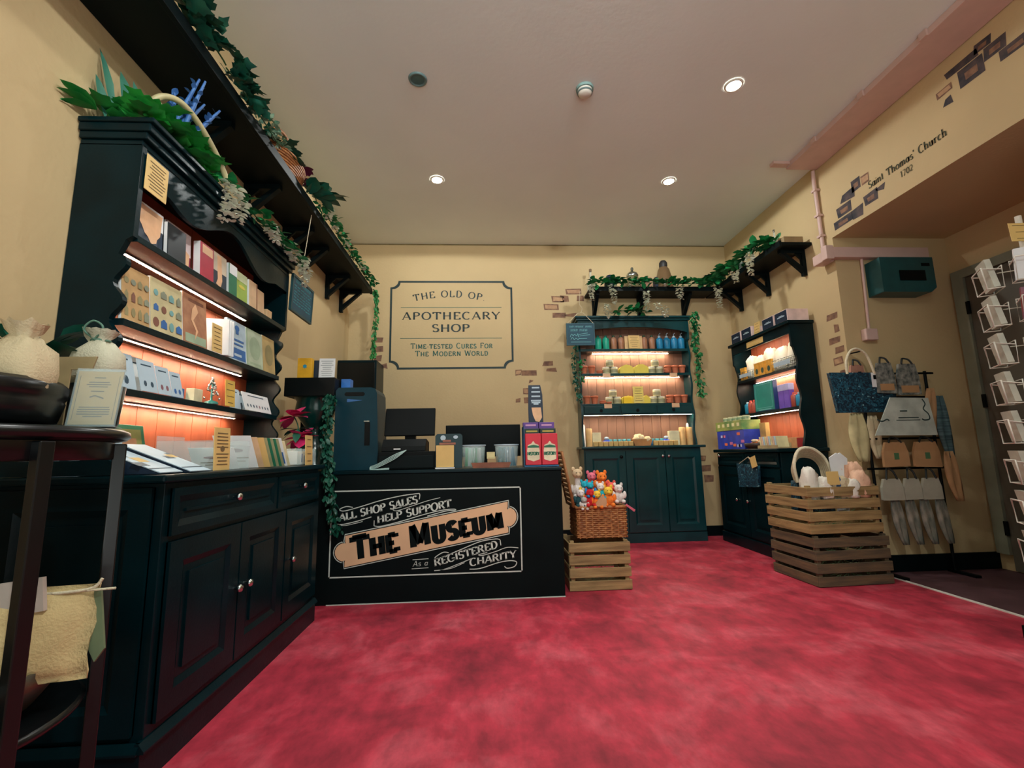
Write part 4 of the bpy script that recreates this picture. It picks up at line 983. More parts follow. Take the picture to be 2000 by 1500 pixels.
bl_ = bottle_proto('bottle', 'tall pale blue bottle behind the far bottles in the right cabinet', 'bottle', (3.03, 4.88, 1.386), .22, .034, mat('azure_bottle', (70, 150, 220), .3), M_PALEBLUE)
t = goods_box('framed_box', 'large teal framed tin in the middle of the lower right cabinet shelf', 'box', 2.905, 2.95, 4.47, 4.81, 1.387, 1.69, mat('navy_tin', (34, 62, 110), .4), mat('teal_tin_face', (30, 140, 132), .4, var=.1), '-x')
mb = MB()
for (a, b, c, d) in ((4.50, 4.505, 1.42, 1.67), (4.775, 4.78, 1.42, 1.67), (4.50, 4.78, 1.42, 1.425), (4.50, 4.78, 1.665, 1.67), (4.53, 4.75, 1.398, 1.408)): mb.box(2.9025, 2.903, a, b, c, d)
part('print', mb, M_CHALK, t)
for y, l in ((4.40, 'purple topped lilac box beside the teal framed tin'), (4.315, 'purple topped lilac box nearer the rust bottle')):
    t = goods_box('carton', l, 'box', 2.93, 2.985, y-.04, y+.04, 1.387, 1.62, M_PURP); part('lid', MB().box(2.928, 2.987, y-.042, y+.042, 1.56, 1.625), M_LILAC, t, bv=.002)
# on the worktop
t = goods_box('game_box', 'blue board game box on the right cabinet worktop under a green box', 'box', 2.64, 2.845, 4.62, 5.17, 1.001, 1.20, mat('game_blue', (44, 64, 172), .4, var=.25, scale=12))
mb = MB(); r_ = random.Random(4)
for i in range(9):
    y = r_.uniform(4.62, 5.1); z = r_.uniform(1.02, 1.17); mb.box(2.6385, 2.639, y-.03, y+.03, z-.014, z+.014, i % 3)
part('print', mb, [M_LILAC, mat('game_orange', (220, 110, 70), .5), mat('game_pink', (200, 110, 160), .5)], t)
t = goods_box('game_box', 'green and yellow board game box on top of the blue one', 'box', 2.635, 2.84, 4.64, 5.18, 1.201, 1.30, mat('game_green', (70, 130, 70), .45, rgb2=(176, 176, 90), scale=6))
mb = MB()
for i in range(5): mb.box(2.6335, 2.634, 4.68+i*.1, 4.73+i*.1, 1.24, 1.275)
part('print', mb, mat('game_cream', (226, 222, 170), .5), t)
for i in range(5):
    y = 4.70+i*.1; l = f'round pale tin on top of the green game box, number {i+1} from the near end'
    l = ['pale round tin nearest the led light on the game boxes', 'pale round tin second from the near end of the game boxes', 'pale round tin in the middle of the game boxes', 'pale round tin second from the far end of the game boxes', 'pale round tin at the far end of the game boxes'][i]
    t = thing('tin', l, 'tin', (2.73, y, 1.301), 0, 'pale tins on the game boxes'); part('tin_body', MB().lathe([(.036, 0), (.038, .045), (.034, .05)], (2.73, y, 1.301), 16), mat('pale_tin', (206, 204, 160), .4), t)
    part('printed_label', MB().lathe([(.0385, .012), (.039, .036)], (2.73, y, 1.301), 16, cap=False), mat('tin_green', (60, 130, 100), .5, rgb2=(200, 200, 160), scale=30), t)
goods_box('carton', 'small tan box at the near side of the board game boxes', 'box', 2.80, 2.845, 4.50, 4.60, 1.001, 1.26, mat('tan_box', (206, 164, 96), .6))
sbk = thing('snack_bowl', 'dark wooden bowl of wrapped orange treats on the right cabinet worktop', 'bowl', (2.68, 4.5, 1.001))
part('bowl', MB().lathe([(.07, 0), (.1, .02), (.115, .055), (.108, .055), (.09, .02), (.0001, .012)], (2.69, 4.50, 1.001), 24), mat('bowl_dark', (60, 44, 34), .5), sbk)
mb = MB(); r_ = random.Random(6)
for i in range(16):
    a = r_.uniform(0, 6.28); q = r_.uniform(0, .075); mb.ell((2.69+q*math.cos(a), 4.50+q*math.sin(a), 1.05+r_.uniform(0, .03)), .028, .024, .016, 8, 5, i % 3, .2, r_)
w_ = part('wrapped_treats', mb, [mat('treat_orange', (226, 124, 58), .4), mat('treat_cream', (232, 206, 170), .4), mat('treat_red', (196, 66, 60), .4)], sbk); w_['kind'] = 'stuff'
cs = thing('card_rack', 'rack of small upright cards at the near end of the right cabinet worktop', 'rack', (2.7, 4.24, 1.001))
part('tray', MB().box(2.63, 2.76, 4.07, 4.38, 1.001, 1.012).box(2.63, 2.634, 4.07, 4.38, 1.012, 1.03).box(2.756, 2.76, 4.07, 4.38, 1.012, 1.05), mat('tray_card', (170, 150, 110), .6), cs)
for i in range(10):
    y = 4.095+i*.029; part('small_card', MB().obox((2.695, y, 1.062), (.055, 0, 0), (0, .003, .0), (0, .008, .05)), [mat('card_a', (206, 196, 150), .6), M_PALEBLUE, mat('card_c', (216, 176, 150), .6)][i % 3], cs)
goods_box('carton', 'small red and tan box behind the card rack', 'box', 2.90, 3.0, 4.20, 4.40, 1.001, 1.10, mat('redtan_box', (206, 150, 100), .5), mat('red_face', (186, 60, 60), .5), '-y')
# small floral bag hanging from a drawer knob
hb = thing('floral_pouch', 'small blue floral bag hanging from a right cabinet drawer knob', 'bag', (2.6, 4.5, .63))
part('bag', MB().prism([(-.17, .62), (.17, .64), (.185, .84), (-.185, .855)], (2.57, 4.5, 0), (0, -1, 0), (0, 0, 1), (1, 0, 0), .025), M_FLORAL, hb, bv=.006)
part('cord', MB().tube([(2.58, 4.66, .85), (2.588, 4.49, .922), (2.58, 4.33, .84)], .004, 5), M_ROPE, hb)
tg = part('price_tag', MB().obox((2.56, 4.36, .875), (0, -.045, .012), (.002, 0, 0), (0, .014, .05)), M_TANCARD, hb)

# ================================================================== goods on the left dresser
XP = (0, 1, 0)
def book(label, y0, y1, z, h, m, x=-1.43, t=.022, lean=.06, art=None, name='notebook', cat='book'):
    """upright book facing the room; art = list of (polygon in 0..1 face units, material)."""
    c = Vector((x, (y0+y1)/2, z+.001)); v = Vector((-lean, 0, 1)).normalized(); u = Vector((0, 1, 0)); n = u.cross(v); w = y1-y0
    tt = thing(name, label, cat, tuple(c)); part('cover', MB().obox(c+v*h/2-n*t/2, u*w/2, v*h/2, n*t/2), m, tt, bv=.0015)
    part('pages', MB().obox(c+v*(h/2+.001)-n*t/2-u*.002, u*(w/2-.001), v*h/2, n*(t/2-.004)), M_PAPER, tt)
    for k, (pts, mm) in enumerate(art or []):
        part('print', MB().poly([c+u*(a-.5)*w+v*(b*h)+n*(.0008+.0003*k) for a, b in pts]), mm, tt)
    return tt
R4 = lambda a, b, c, d: [(a, c), (b, c), (b, d), (a, d)]
OV = lambda cx, cy, rx, ry: [(cx+rx*math.cos(q*math.pi/7), cy+ry*math.sin(q*math.pi/7)) for q in range(14)]
HAND = [(.1, .95), (.15, .6), (.3, .45), (.4, .3), (.5, .25), (.62, .12), (.7, .16), (.78, .2), (.8, .3), (.9, .42), (.97, .95)]
M_SKIN = mat('printed_hand', (226, 178, 136), .5); M_CRIM = mat('crimson_cover', (168, 30, 58), .45); M_WINE = mat('wine_cover', (130, 30, 64), .45)
M_DGRN = mat('green_cover', (24, 110, 78), .45); M_LIME = mat('lime_cover', (150, 178, 76), .5); M_BEIGE = mat('beige_cover', (206, 170, 132), .55); M_BROWN = mat('brown_cover', (136, 92, 70), .5)
M_BLUEP = mat('blue_print_ink', (40, 96, 158), .5); M_GREYP = mat('grey_green_print', (150, 170, 142), .55); M_REDP = mat('red_brown_print', (148, 96, 70), .55, rgb2=(176, 128, 92), scale=18)
card('notice_card', 'tan notice card hanging at the near end of the dresser fascia', 'card', (hx+.006, 1.885, 2.10), XP, (0, 0, 1), .13, .155, .003, M_TANCARD, 9)
z = 1.90
book('navy notebook with a hand print at the near end of the top dresser shelf', 1.845, 2.03, z, .185, M_NAVY, -1.43, art=[(R4(.08, 1, .55, 1), M_PAPER), (HAND, M_SKIN)])
book('plain black notebook in front of the red notebook on the top dresser shelf', 2.035, 2.16, z, .165, mat('near_black_cover', (12, 26, 36), .4), -1.41)
book('red and white notebook with a hand print on the top dresser shelf', 2.10, 2.275, z, .21, M_WINE, -1.46, art=[(R4(0, 1, .45, 1), mat('pink_white_cover', (226, 206, 206), .5)), ([(.3, .5), (.5, .2), (.6, .12), (.75, .18), (.9, .1), (.95, .5), (.6, .62)], M_SKIN)])
book('crimson boxed notebook in the middle of the top dresser shelf', 2.285, 2.395, z, .195, M_CRIM, -1.415, .04, art=[(R4(.1, .9, .72, .95), M_SKIN)])
book('cream and navy notebook with a hand motif on the top dresser shelf', 2.40, 2.545, z, .205, M_NAVY, -1.43, art=[(R4(.02, .98, .5, 1), mat('cream_cover', (206, 190, 166), .5)), ([(.35, .95), (.4, .3), (.3, .15), (.6, .1), (.7, .3), (.62, .95)], M_SKIN)])
book('dark green notebook beside the cream and navy notebook', 2.555, 2.635, z, .195, M_DGRN, -1.42, art=[(R4(0, 1, .7, 1), M_PAPER)])
book('lime green notebook on the top dresser shelf', 2.645, 2.77, z, .19, M_LIME, -1.43, art=[(R4(0, 1, .72, 1), mat('pale_lime', (206, 214, 170), .5)), (OV(.5, .55, .3, .06), mat('lime_print', (206, 196, 80), .5))])
book('beige notebook with brown spine on the top dresser shelf', 2.78, 2.875, z, .185, M_BEIGE, -1.42, art=[(R4(.86, 1, 0, 1), M_BROWN)])
book('plain beige notebook next to the brown spined one', 2.88, 2.975, z, .165, M_BEIGE, -1.425)
goods_box('carton', 'tiny tan box at the far end of the top dresser shelf', 'box', -1.47, -1.43, 3.02, 3.09, z+.001, z+.075, mat('tan_box2', (212, 176, 132), .55))
z = 1.555
BOT = lambda cx, w, h: [(cx-w, .12), (cx+w, .12), (cx+w, .12+h*.6), (cx+w*.4, .12+h*.75), (cx+w*.4, .12+h), (cx-w*.4, .12+h), (cx-w*.4, .12+h*.75), (cx-w, .12+h*.6)]
def printart(seed, inks):
    r = random.Random(seed); out = []
    for i in range(4):
        for j in range(3):
            cx, cy = .14+.24*i, .17+.28*j; w, h = r.uniform(.06, .095), r.uniform(.1, .17)
            out.append((OV(cx, cy, w, h*.55) if r.random() < .4 else [(cx-w, cy-h*.55), (cx+w, cy-h*.55), (cx+w, cy+h*.3), (cx+w*.4, cy+h*.5), (cx+w*.4, cy+h*.62), (cx-w*.4, cy+h*.62), (cx-w*.4, cy+h*.5), (cx-w, cy+h*.3)], inks[r.randrange(len(inks))]))
    return out
def printed_cloth(label, y0, y1, h, m, art, x=-1.42):
    return book(label, y0, y1, z, h, m, x, .018, .10, art, 'folded_tea_towel', 'tea towel')
printed_cloth('tan folded tea towel printed with bottles at the near end of the second dresser shelf', 1.835, 1.985, .23, mat('tan_linen', (186, 150, 100), .8), printart(1, [mat('print_brown', (120, 76, 58), .6), mat('print_olive', (140, 130, 88), .6), mat('print_grey', (128, 134, 112), .6)]))
printed_cloth('cream folded tea towel printed with blue and brown bottles on the dresser', 1.995, 2.20, .24, mat('cream_linen', (196, 184, 140), .8), printart(2, [MATS['print_brown'], mat('print_teal', (110, 160, 158), .6), M_BLUEP, MATS['print_grey']]))
printed_cloth('red brown printed tea towel with a figure on the second dresser shelf', 2.21, 2.395, .25, M_REDP, [(R4(.06, .94, .03, .2), M_GREYP), ([(.45, .1), (.6, .3), (.4, .5), (.62, .7), (.5, .85), (.36, .72), (.3, .5), (.5, .3)], M_SKIN), (R4(.2, .85, .86, .92), MATS['print_brown'])])
card('notice_card', 'yellow notice card leaning on the second dresser shelf', 'card', (-1.405, 2.455, z+.001), XP, (-.06, 0, 1), .09, .15, .003, M_TANCARD, 6)
for k, l in enumerate(('white booklet nearest the yellow notice in the dresser booklet stack', 'white booklet in the middle of the dresser booklet stack', 'white booklet nearest the blue print in the dresser booklet stack')):
    y = 2.515+k*.022; t = thing('booklet', l, 'booklet', (-1.44, y, z+.001), 0, 'white booklets on the dresser'); part('cover', MB().obox((-1.46, y, z+.002+.1), (.07, .016, 0), (0, .004, 0), (-.004, .0, .1)), M_PAPER, t)
printed_cloth('pale blue printed tea towel with a dark blue band on the dresser', 2.595, 2.79, .235, mat('pale_blue_linen', (170, 190, 200), .8), [(R4(.06, .94, .04, .32), M_BLUEP), (R4(.3, .7, .12, .18), M_PALEBLUE), (OV(.5, .83, .13, .08), M_BLUEP), (R4(.42, .58, .68, .78), M_BLUEP), (R4(.15, .85, .5, .55), M_BLUEP), (R4(.2, .8, .4, .44), M_BLUEP)])
printed_cloth('grey green printed tea towel with a round motif on the dresser', 2.80, 2.995, .235, M_GREYP, [(R4(.04, .96, .03, .97), mat('grey_green_light', (172, 186, 160), .6)), (OV(.5, .52, .36, .32), M_GREYP), (R4(.15, .85, .06, .12), M_GREYP)])
printed_cloth('tan printed tea towel with a round motif at the far end of the dresser', 3.005, 3.17, .24, mat('tan_linen2', (176, 152, 98), .8), [(OV(.5, .5, .34, .3), mat('tan_print', (142, 130, 86), .6))])
# slanted leaflets and small things on the third shelf
z = 1.285
M_MOTIF = mat('dark_motif', (34, 66, 84), .5); M_MOTIF2 = mat('rose_motif', (130, 84, 96), .5)
def leaflet(label, y0, y1, x, h, lean, m, motifs, grp=None, z=1.285):
    c = Vector((x, (y0+y1)/2, z+.002)); v = Vector((-lean, 0, 1)).normalized(); u = Vector((0, 1, 0)); n = u.cross(v); w = y1-y0
    t = thing('leaflet', label, 'leaflet', tuple(c), 0, grp); part('sheet', MB().obox(c+v*h/2, u*w/2, v*h/2, n*.0012), m, t)
    mb = MB()
    for k, (a, b, r, q) in enumerate(motifs): mb.poly([c+u*((a-.5)*w+r*.8*math.cos(i*.7854))+v*(b*h+r*1.2*math.sin(i*.7854))+n*.0018 for i in range(8)], q)
    mb.obox(c+v*h*.84+n*.0016, u*w*.3, v*.003, n*.0002, 0)
    part('print', mb, [M_MOTIF, M_MOTIF2, M_BLUEP], t); return t
leaflet('pale blue earring card at the near end of the third dresser shelf', 1.83, 1.955, -1.425, .15, .25, M_PALEBLUE, [(.4, .25, .012, 0), (.6, .25, .016, 0)])
leaflet('pale blue earring card with two dark motifs on the third dresser shelf', 1.965, 2.065, -1.415, .14, .25, M_PALEBLUE, [(.3, .25, .011, 0), (.7, .25, .011, 0)])
leaflet('pale blue earring card with two rose motifs on the third dresser shelf', 2.07, 2.155, -1.415, .13, .25, M_PALEBLUE, [(.3, .25, .011, 1), (.7, .25, .011, 1)])
leaflet('pale blue earring card with two blue motifs on the third dresser shelf', 2.16, 2.235, -1.415, .12, .25, M_PALEBLUE, [(.3, .22, .011, 2), (.7, .22, .011, 2)])
leaflet('white leaflet standing behind the earring cards at the near end', 1.84, 1.97, -1.50, .175, .12, M_PAPER, [(.5, .8, .01, 0)])
leaflet('white leaflet standing behind the earring cards beside the first white one', 1.975, 2.09, -1.50, .16, .12, M_PAPER, [(.5, .8, .01, 2)])
goods_box('carton', 'small blue box behind the beaded tree on the third dresser shelf', 'box', -1.50, -1.47, 2.275, 2.325, z+.001, z+.06, M_BLUEP)
goods_box('carton', 'small cream gift box beside the beaded tree on the third dresser shelf', 'box', -1.47, -1.43, 2.335, 2.405, z+.001, z+.065, mat('cream_gift', (214, 206, 170), .5))
tr = thing('beaded_tree', 'small silver beaded tree on the third dresser shelf', 'ornament', (-1.43, 2.48, z+.001))
mb = MB(); r_ = random.Random(2)
for i in range(50):
    q = r_.random(); a = r_.uniform(0, 6.28); rr = .038*(1-q); mb.ell((-1.43+rr*math.cos(a), 2.48+rr*math.sin(a), z+.022+.12*q), .006, .006, .006, 6, 4)
part('beads', mb, M_CHROME, tr); part('base', MB().lathe([(.034, 0), (.03, .012), (.006, .02), (.004, .13)], (-1.43, 2.48, z+.001), 14), mat('green_glass', (50, 120, 110), .2), tr)
card('notice_card', 'yellow notice card on the third dresser shelf beside the beaded tree', 'card', (-1.40, 2.605, z+.001), XP, (-.06, 0, 1), .095, .145, .003, mat('mustard_card', (214, 178, 84), .6), 4)
leaflet('clear fronted pale packet behind the earring pack on the third dresser shelf', 2.68, 2.80, -1.44, .12, .2, M_PALEBLUE, [(.3, .3, .012, 0)])
leaflet('long white earring pack with small dark motifs at the far end of the third shelf', 2.79, 3.12, -1.41, .115, .3, M_PAPER, [(.12+.11*i, .28, .009, 0 if i != 4 else 1) for i in range(8)])
leaflet('pale blue packet upright behind the long white earring pack', 2.90, 3.02, -1.52, .13, .1, M_PALEBLUE, [(.5, .3, .02, 0)])
solo('pebble_lamp', MB().ell((-1.53, 3.10, z+.055), .05, .06, .054, 16, 10), mat('pale_stone', (196, 206, 190), .4), 'round pale stone ornament at the far end of the third dresser shelf', 'ornament', (-1.53, 3.10, z+.001))
# worktop of the left dresser
z = .9545
def slab(label, y0, y1, x0, x1, h, seed, m=M_PALEBLUE):
    r = random.Random(seed); t = thing('leaflet_stand', label, 'leaflet', ((x0+x1)/2, (y0+y1)/2, z))
    part('wedge', MB().prism([(x1, z+.001), (x0, z+.001), (x0, z+h), (x0+.01, z+h)], (0, y0, 0), (1, 0, 0), (0, 0, 1), (0, 1, 0), y1-y0), M_NAVY, t)
    n = Vector((h, 0, x1-x0)).normalized(); u = Vector((0, 1, 0)); v = n.cross(u); c = Vector(((x0+x1)/2+.004, (y0+y1)/2, z+h/2))+n*.004; L = math.hypot(h, x1-x0)
    part('sheet', MB().obox(c, u*(y1-y0)*.49, v*L*.49, n*.0015), m, t)
    mb = MB()
    for i in range(3): mb.obox(c+u*r.uniform(-.06, .06)+v*r.uniform(-.06, .04)+n*.0018, u*r.uniform(.012, .03), v*r.uniform(.01, .025), n*.0002, i % 2)
    mb.obox(c-v*L*.36+n*.0018, u*.06, v*.004, n*.0002, 0); part('print', mb, [M_MOTIF, M_TANCARD], t)
slab('slanted pale blue leaflet stand at the near end of the dresser worktop', 1.645, 1.765, -1.36, -1.10, .10, 1)
slab('slanted pale leaflet stand left of the tan notice on the dresser worktop', 1.775, 1.905, -1.345, -1.08, .105, 2)
card('notice_card', 'tall tan notice card at the front of the dresser worktop', 'card', (-1.083, 1.985, z+.001), XP, (-.04, 0, 1), .115, .175, .004, M_TANCARD, 10, icon=True)
card('notice_card', 'narrow tan notice card at the far end of the dresser worktop', 'card', (-1.083, 2.93, z+.001), XP, (-.04, 0, 1), .11, .18, .004, M_TANCARD, 4)
for k, (y, l) in enumerate(((1.715, 'white carton with a dark oval at the back of the dresser worktop'), (1.90, 'pale carton behind the slanted leaflets of the dresser worktop'))):
    t = goods_box('carton', l, 'box', -1.55, -1.47, y-.07, y+.07, z+.001, z+.14, M_PALEBLUE)
    if k == 0: part('print', MB().poly([(-1.469, 1.715+.018*math.cos(i*.7), z+.06+.03*math.sin(i*.7)) for i in range(9)]), M_MOTIF, t)
def acrylic(label, x0, x1, y0, y1, h):
    t = thing('acrylic_holder', label, 'holder', ((x0+x1)/2, (y0+y1)/2, z)); b = .003; mb = MB()
    mb.box(x0, x1, y0, y1, z+.001, z+.001+b).box(x0, x0+b, y0, y1, z+.0045, z+h).box(x1-b, x1, y0, y1, z+.0045, z+h*.7).box(x0+b+.0005, x1-b-.0005, y0, y0+b, z+.0045, z+h*.85).box(x0+b+.0005, x1-b-.0005, y1-b, y1, z+.0045, z+h*.85)
    part('walls', mb, M_GLASS, t); return t
acrylic('clear acrylic card holder in the middle of the dresser worktop', -1.40, -1.10, 2.06, 2.24, .15)
acrylic('clear acrylic card holder at the far end of the dresser worktop', -1.40, -1.10, 2.86, 3.09, .12)
book('green framed picture card standing behind the tan notice on the dresser', 1.99, 2.20, z+.006, .20, M_DGRN, -1.52, .02, .2, [(R4(.1, .9, .1, .9), mat('olive_picture', (130, 130, 70), .5)), (R4(.25, .75, .3, .7), M_REDP)], 'picture_card', 'card')
def rackcard(label, x, y, w, h, m, art=None, grp='leaning cards on the dresser worktop'):
    u = Vector((.86, .5, 0)); v = Vector((-.12, -.34, .93)).normalized(); n = u.cross(v); c = Vector((x, y, z+.003))
    t = thing('greeting_card', label, 'card', tuple(c), 0, grp); part('card_stock', MB().obox(c+v*h/2, u*w/2, v*h/2, n*.0025), m, t)
    for k, (pts, mm) in enumerate(art or []): part('print', MB().poly([c+u*(a-.5)*w+v*b*h+n*(.0031+.0002*k) for a, b in pts]), mm, t)
A1 = [(R4(.2, .8, .3, .34), M_CARDINK), (OV(.5, .55, .2, .06), M_MOTIF2), (R4(.3, .7, .2, .23), M_CARDINK)]
rackcard('white card leaning first in the acrylic holder of the dresser', -1.2, 2.145, .15, .10, M_PAPER, A1)
rackcard('white card leaning last in the acrylic holder of the dresser', -1.2, 2.19, .15, .10, M_PAPER, A1)
rackcard('large white printed card leaning beside the acrylic holder of the dresser', -1.2, 2.36, .16, .165, M_PAPER, A1)
rackcard('beige card leaning behind the large white printed card', -1.2, 2.42, .16, .16, M_BEIGE)
rackcard('tan edged card leaning in the middle of the worktop cards', -1.2, 2.49, .16, .16, M_TANCARD)
for i in range(5): rackcard(['green backed card nearest the tan edged card', 'green backed card second from the tan edged card', 'green backed card in the middle of the green run', 'green backed card second from the blue printed card', 'green backed card nearest the blue printed card'][i], -1.2, 2.525+.034*i, .16, .16, M_DGRN if i % 2 else mat('olive_card', (150, 150, 110), .6))
rackcard('white card with a dark blue print leaning on the dresser worktop', -1.2, 2.70, .16, .165, M_PAPER, [(R4(.35, .95, .08, .5), M_BLUEP), (OV(.5, .75, .2, .12), M_BLUEP)])
rackcard('cream card leaning behind the dark blue printed card', -1.2, 2.75, .15, .15, mat('cream_card', (212, 200, 160), .6))
t = goods_box('carton', 'low white carton with blue marks inside the far acrylic holder', 'box', -1.30, -1.13, 2.87, 3.07, z+.006, z+.085, M_PAPER, None)
part('print', MB().box(-1.1295, -1.129, 2.93, 2.95, z+.02, z+.07).box(-1.1295, -1.129, 2.97, 2.98, z+.02, z+.06), M_BLUEP, t)
# magenta flowers at the far end
M_MAG = mat('magenta_petal', (160, 24, 84), .5, rgb2=(196, 40, 96), scale=12)
mf = thing('fabric_flowers', 'magenta fabric flowers with dark green leaves at the far end of the dresser', 'flower', (-1.22, 3.12, .955))
mb = MB(); r_ = random.Random(12)
for cx, cy, cz in ((-1.27, 3.14, 1.27), (-1.22, 3.16, 1.13)):
    for i in range(9):
        a = i*.7; d = Vector((math.cos(a)*.8, math.sin(a)*.5-.3, r_.uniform(-.5, .7))); mb.leaf((cx, cy, cz), d, (0, 0, 1), .11, .09)
part('petals', mb, M_MAG, mf)
mb = MB()
for i in range(8):
    a = i*.8; mb.leaf((-1.24, 3.14, 1.19), (math.cos(a), math.sin(a)*.4, r_.uniform(-.4, .2)), (0, 0, 1), .12, .05)
mb.tube(spline([(-1.22, 3.10, .957), (-1.23, 3.13, 1.05), (-1.24, 3.14, 1.2), (-1.27, 3.14, 1.27)], 5), .004, 5)
part('leaves', mb, M_LEAFD, mf)

# ================================================================== goods on the sales counter
z = .9
st = thing('display_stand', 'tall black waisted display stand at the left end of the sales counter', 'stand', (-1.32, 3.62, z))
part('top_box', MB().box(-1.50, -1.13, 3.50, 3.84, 1.455, 1.595), M_PLASTIC, st, bv=.004)
part('column', MB().lathe([(.155, 0), (.155, .03), (.13, .06), (.14, .12), (.125, .2), (.075, .27), (.06, .30), (.08, .34), (.13, .41), (.15, .47), (.14, .53), (.16, .555)], (-1.32, 3.67, z), 32), mat('stand_gloss', (8, 46, 42), .18, var=.1), st)
part('back_board', MB().box(-1.50, -1.30, 3.84, 3.86, z+.001, 1.595), M_PLASTIC, st)
t = goods_box('carton', 'mustard yellow box with a blue emblem on the black display stand', 'box', -1.43, -1.325, 3.55, 3.60, 1.596, 1.755, mat('mustard_box', (222, 166, 34), .45))
part('emblem', MB().poly([(-1.375+(.018 if i % 2 else .012)*math.cos(i*.524), 3.549, 1.69+(.018 if i % 2 else .012)*math.sin(i*.524)) for i in range(12)]), mat('emblem_blue', (40, 140, 170), .5), t)
goods_box('carton', 'dark navy box behind the mustard box on the display stand', 'box', -1.34, -1.27, 3.62, 3.66, 1.596, 1.75, M_NAVY)
card('leaflet', 'white printed leaflet standing on the black display stand', 'leaflet', (-1.21, 3.55, 1.597), (1, 0, 0), (0, .06, 1), .12, .155, .004, M_PAPER, 8, mat('leaflet_ink', (120, 130, 130), .6))
goods_box('carton', 'bright blue carton on top of the plastic case on the counter', 'box', -1.12, -1.05, 3.62, 3.7, 1.516, 1.60, mat('azure_box', (40, 110, 190), .45))
cs_ = thing('plastic_case', 'tall dark blue plastic case with a handle slot on the sales counter', 'case', (-.95, 3.6, z))
M_CASE = mat('case_plastic', (6, 48, 60), .4, var=.1, spec=.2)
part('case_body', MB().prism([(-1.12, .901), (-.80, .901), (-.80, 1.05), (-.815, 1.47), (-.83, 1.505), (-.86, 1.515), (-1.10, 1.515), (-1.12, 1.49)], (0, 3.50, 0), (1, 0, 0), (0, 0, 1), (0, 1, 0), .30), M_CASE, cs_, bv=.008)
part('handle_slot', MB().prism([(-1.02+.0*i, 0) for i in ()] or [(-1.045, 1.45), (-.915, 1.45), (-.905, 1.462), (-.905, 1.468), (-.915, 1.48), (-1.045, 1.48), (-1.055, 1.468), (-1.055, 1.462)], (0, 3.499, 0), (1, 0, 0), (0, 0, 1), (0, 1, 0), .002), M_PLASTIC, cs_)
part('sticker', MB().poly([(-1.03, 3.4985, 1.405), (-.92, 3.4985, 1.418), (-1.03, 3.4985, 1.428)]).poly([(-1.035, 3.4982, 1.405), (-1.015, 3.4982, 1.405), (-1.015, 3.4982, 1.428), (-1.035, 3.4982, 1.428)]), M_BLUEP, cs_)
part('latch', MB().box(-.905, -.865, 3.492, 3.4985, 1.255, 1.265), M_METAL, cs_)
part('side_pocket', MB().box(-.90, -.86, 3.4975, 3.4988, 1.08, 1.25), M_PLASTIC, cs_)
pos = thing('point_of_sale_screen', 'black point of sale screen seen from behind on the sales counter', 'till', (-.62, 3.6, 1.03))
vv = Vector((0, .25, 1)).normalized(); nn = Vector((0, -1, .25)).normalized()
part('screen', MB().obox(Vector((-.58, 3.60, 1.255)), (.19, 0, 0), vv*.11, nn*.012), M_PLASTIC, pos, bv=.005)
part('neck', MB().box(-.62, -.54, 3.60, 3.64, 1.10, 1.2), M_PLASTIC, pos)
part('printer_base', MB().prism([(3.48, 1.031), (3.72, 1.031), (3.72, 1.10), (3.55, 1.125), (3.49, 1.07)], (-.77, 0, 0), (0, 1, 0), (0, 0, 1), (1, 0, 0), .32), M_PLASTIC, pos, bv=.006)
part('badge', MB().box(-.68, -.63, 3.476, 3.479, 1.045, 1.054), M_PAPER, pos)
cd = thing('cash_drawer', 'black cash drawer under the point of sale screen', 'cash drawer', (-.6, 3.6, z))
part('box', MB().box(-.79, -.375, 3.455, 3.80, z+.001, 1.03), M_PLASTIC, cd, bv=.005)
part('drawer_front', MB().box(-.78, -.385, 3.448, 3.455, z+.01, 1.0), M_BLACK2, cd, bv=.003)
wc = MB()
for k in range(4): wc.tube(spline([(-.58, 3.437, 1.04), (-.66, 3.43, 1.01-.01*k), (-.78, 3.43, .945-.008*k), (-.835, 3.44, .925-.006*k), (-.82, 3.43, .905), (-.70, 3.43, .905+.003*k)], 6), .003, 5)
solo('cable_bundle', wc, mat('pale_cable', (170, 200, 196), .5), 'bundle of pale cables in front of the cash drawer', 'cable', (-.72, 3.43, .903))
mn = thing('monitor', 'black monitor back behind the tubs on the sales counter', 'monitor', (-.03, 3.86, z))
part('panel', MB().box(-.33, .285, 3.84, 3.87, .98, 1.24), M_PLASTIC, mn, bv=.004); part('foot', MB().box(-.1, .06, 3.80, 3.92, z+.001, .915).box(-.05, .01, 3.871, 3.89, .915, 1.1), M_PLASTIC, mn)
dc = thing('card_display', 'dark green display card with a tan card in front on the sales counter', 'card', (-.28, 3.45, z))
part('backing', MB().prism([(-.375, .901), (-.175, .901), (-.175, 1.14), (-.19, 1.155), (-.36, 1.155), (-.375, 1.14)], (0, 3.475, 0), (1, 0, 0), (0, 0, 1), (0, 1, 0), .004), mat('display_green', (10, 48, 54), .45), dc)
part('print', MB().box(-.345, -.225, 3.473, 3.4745, 1.075, 1.09).box(-.32, -.26, 3.473, 3.4745, 1.095, 1.11), mat('display_red', (156, 96, 76), .5), dc)
part('logo', MB().poly([(-.318+.02*math.cos(i*.524), 3.474, 1.125+.02*math.sin(i*.524)) for i in range(-2, 9)]).poly([(-.225+.018*math.cos(i*.6), 3.474, 1.13+.013*math.sin(i*.6)) for i in range(10)]), M_PALEBLUE, dc)
part('front_card', MB().box(-.365, -.235, 3.438, 3.443, .912, 1.07), M_TANCARD, dc, bv=.001)
part('stand', MB().box(-.37, -.23, 3.425, 3.46, z+.001, .910), M_PAPER, dc)
M_CLEARTUB = mat('tub_plastic', (206, 226, 224), .1, alpha=.3, var=0)
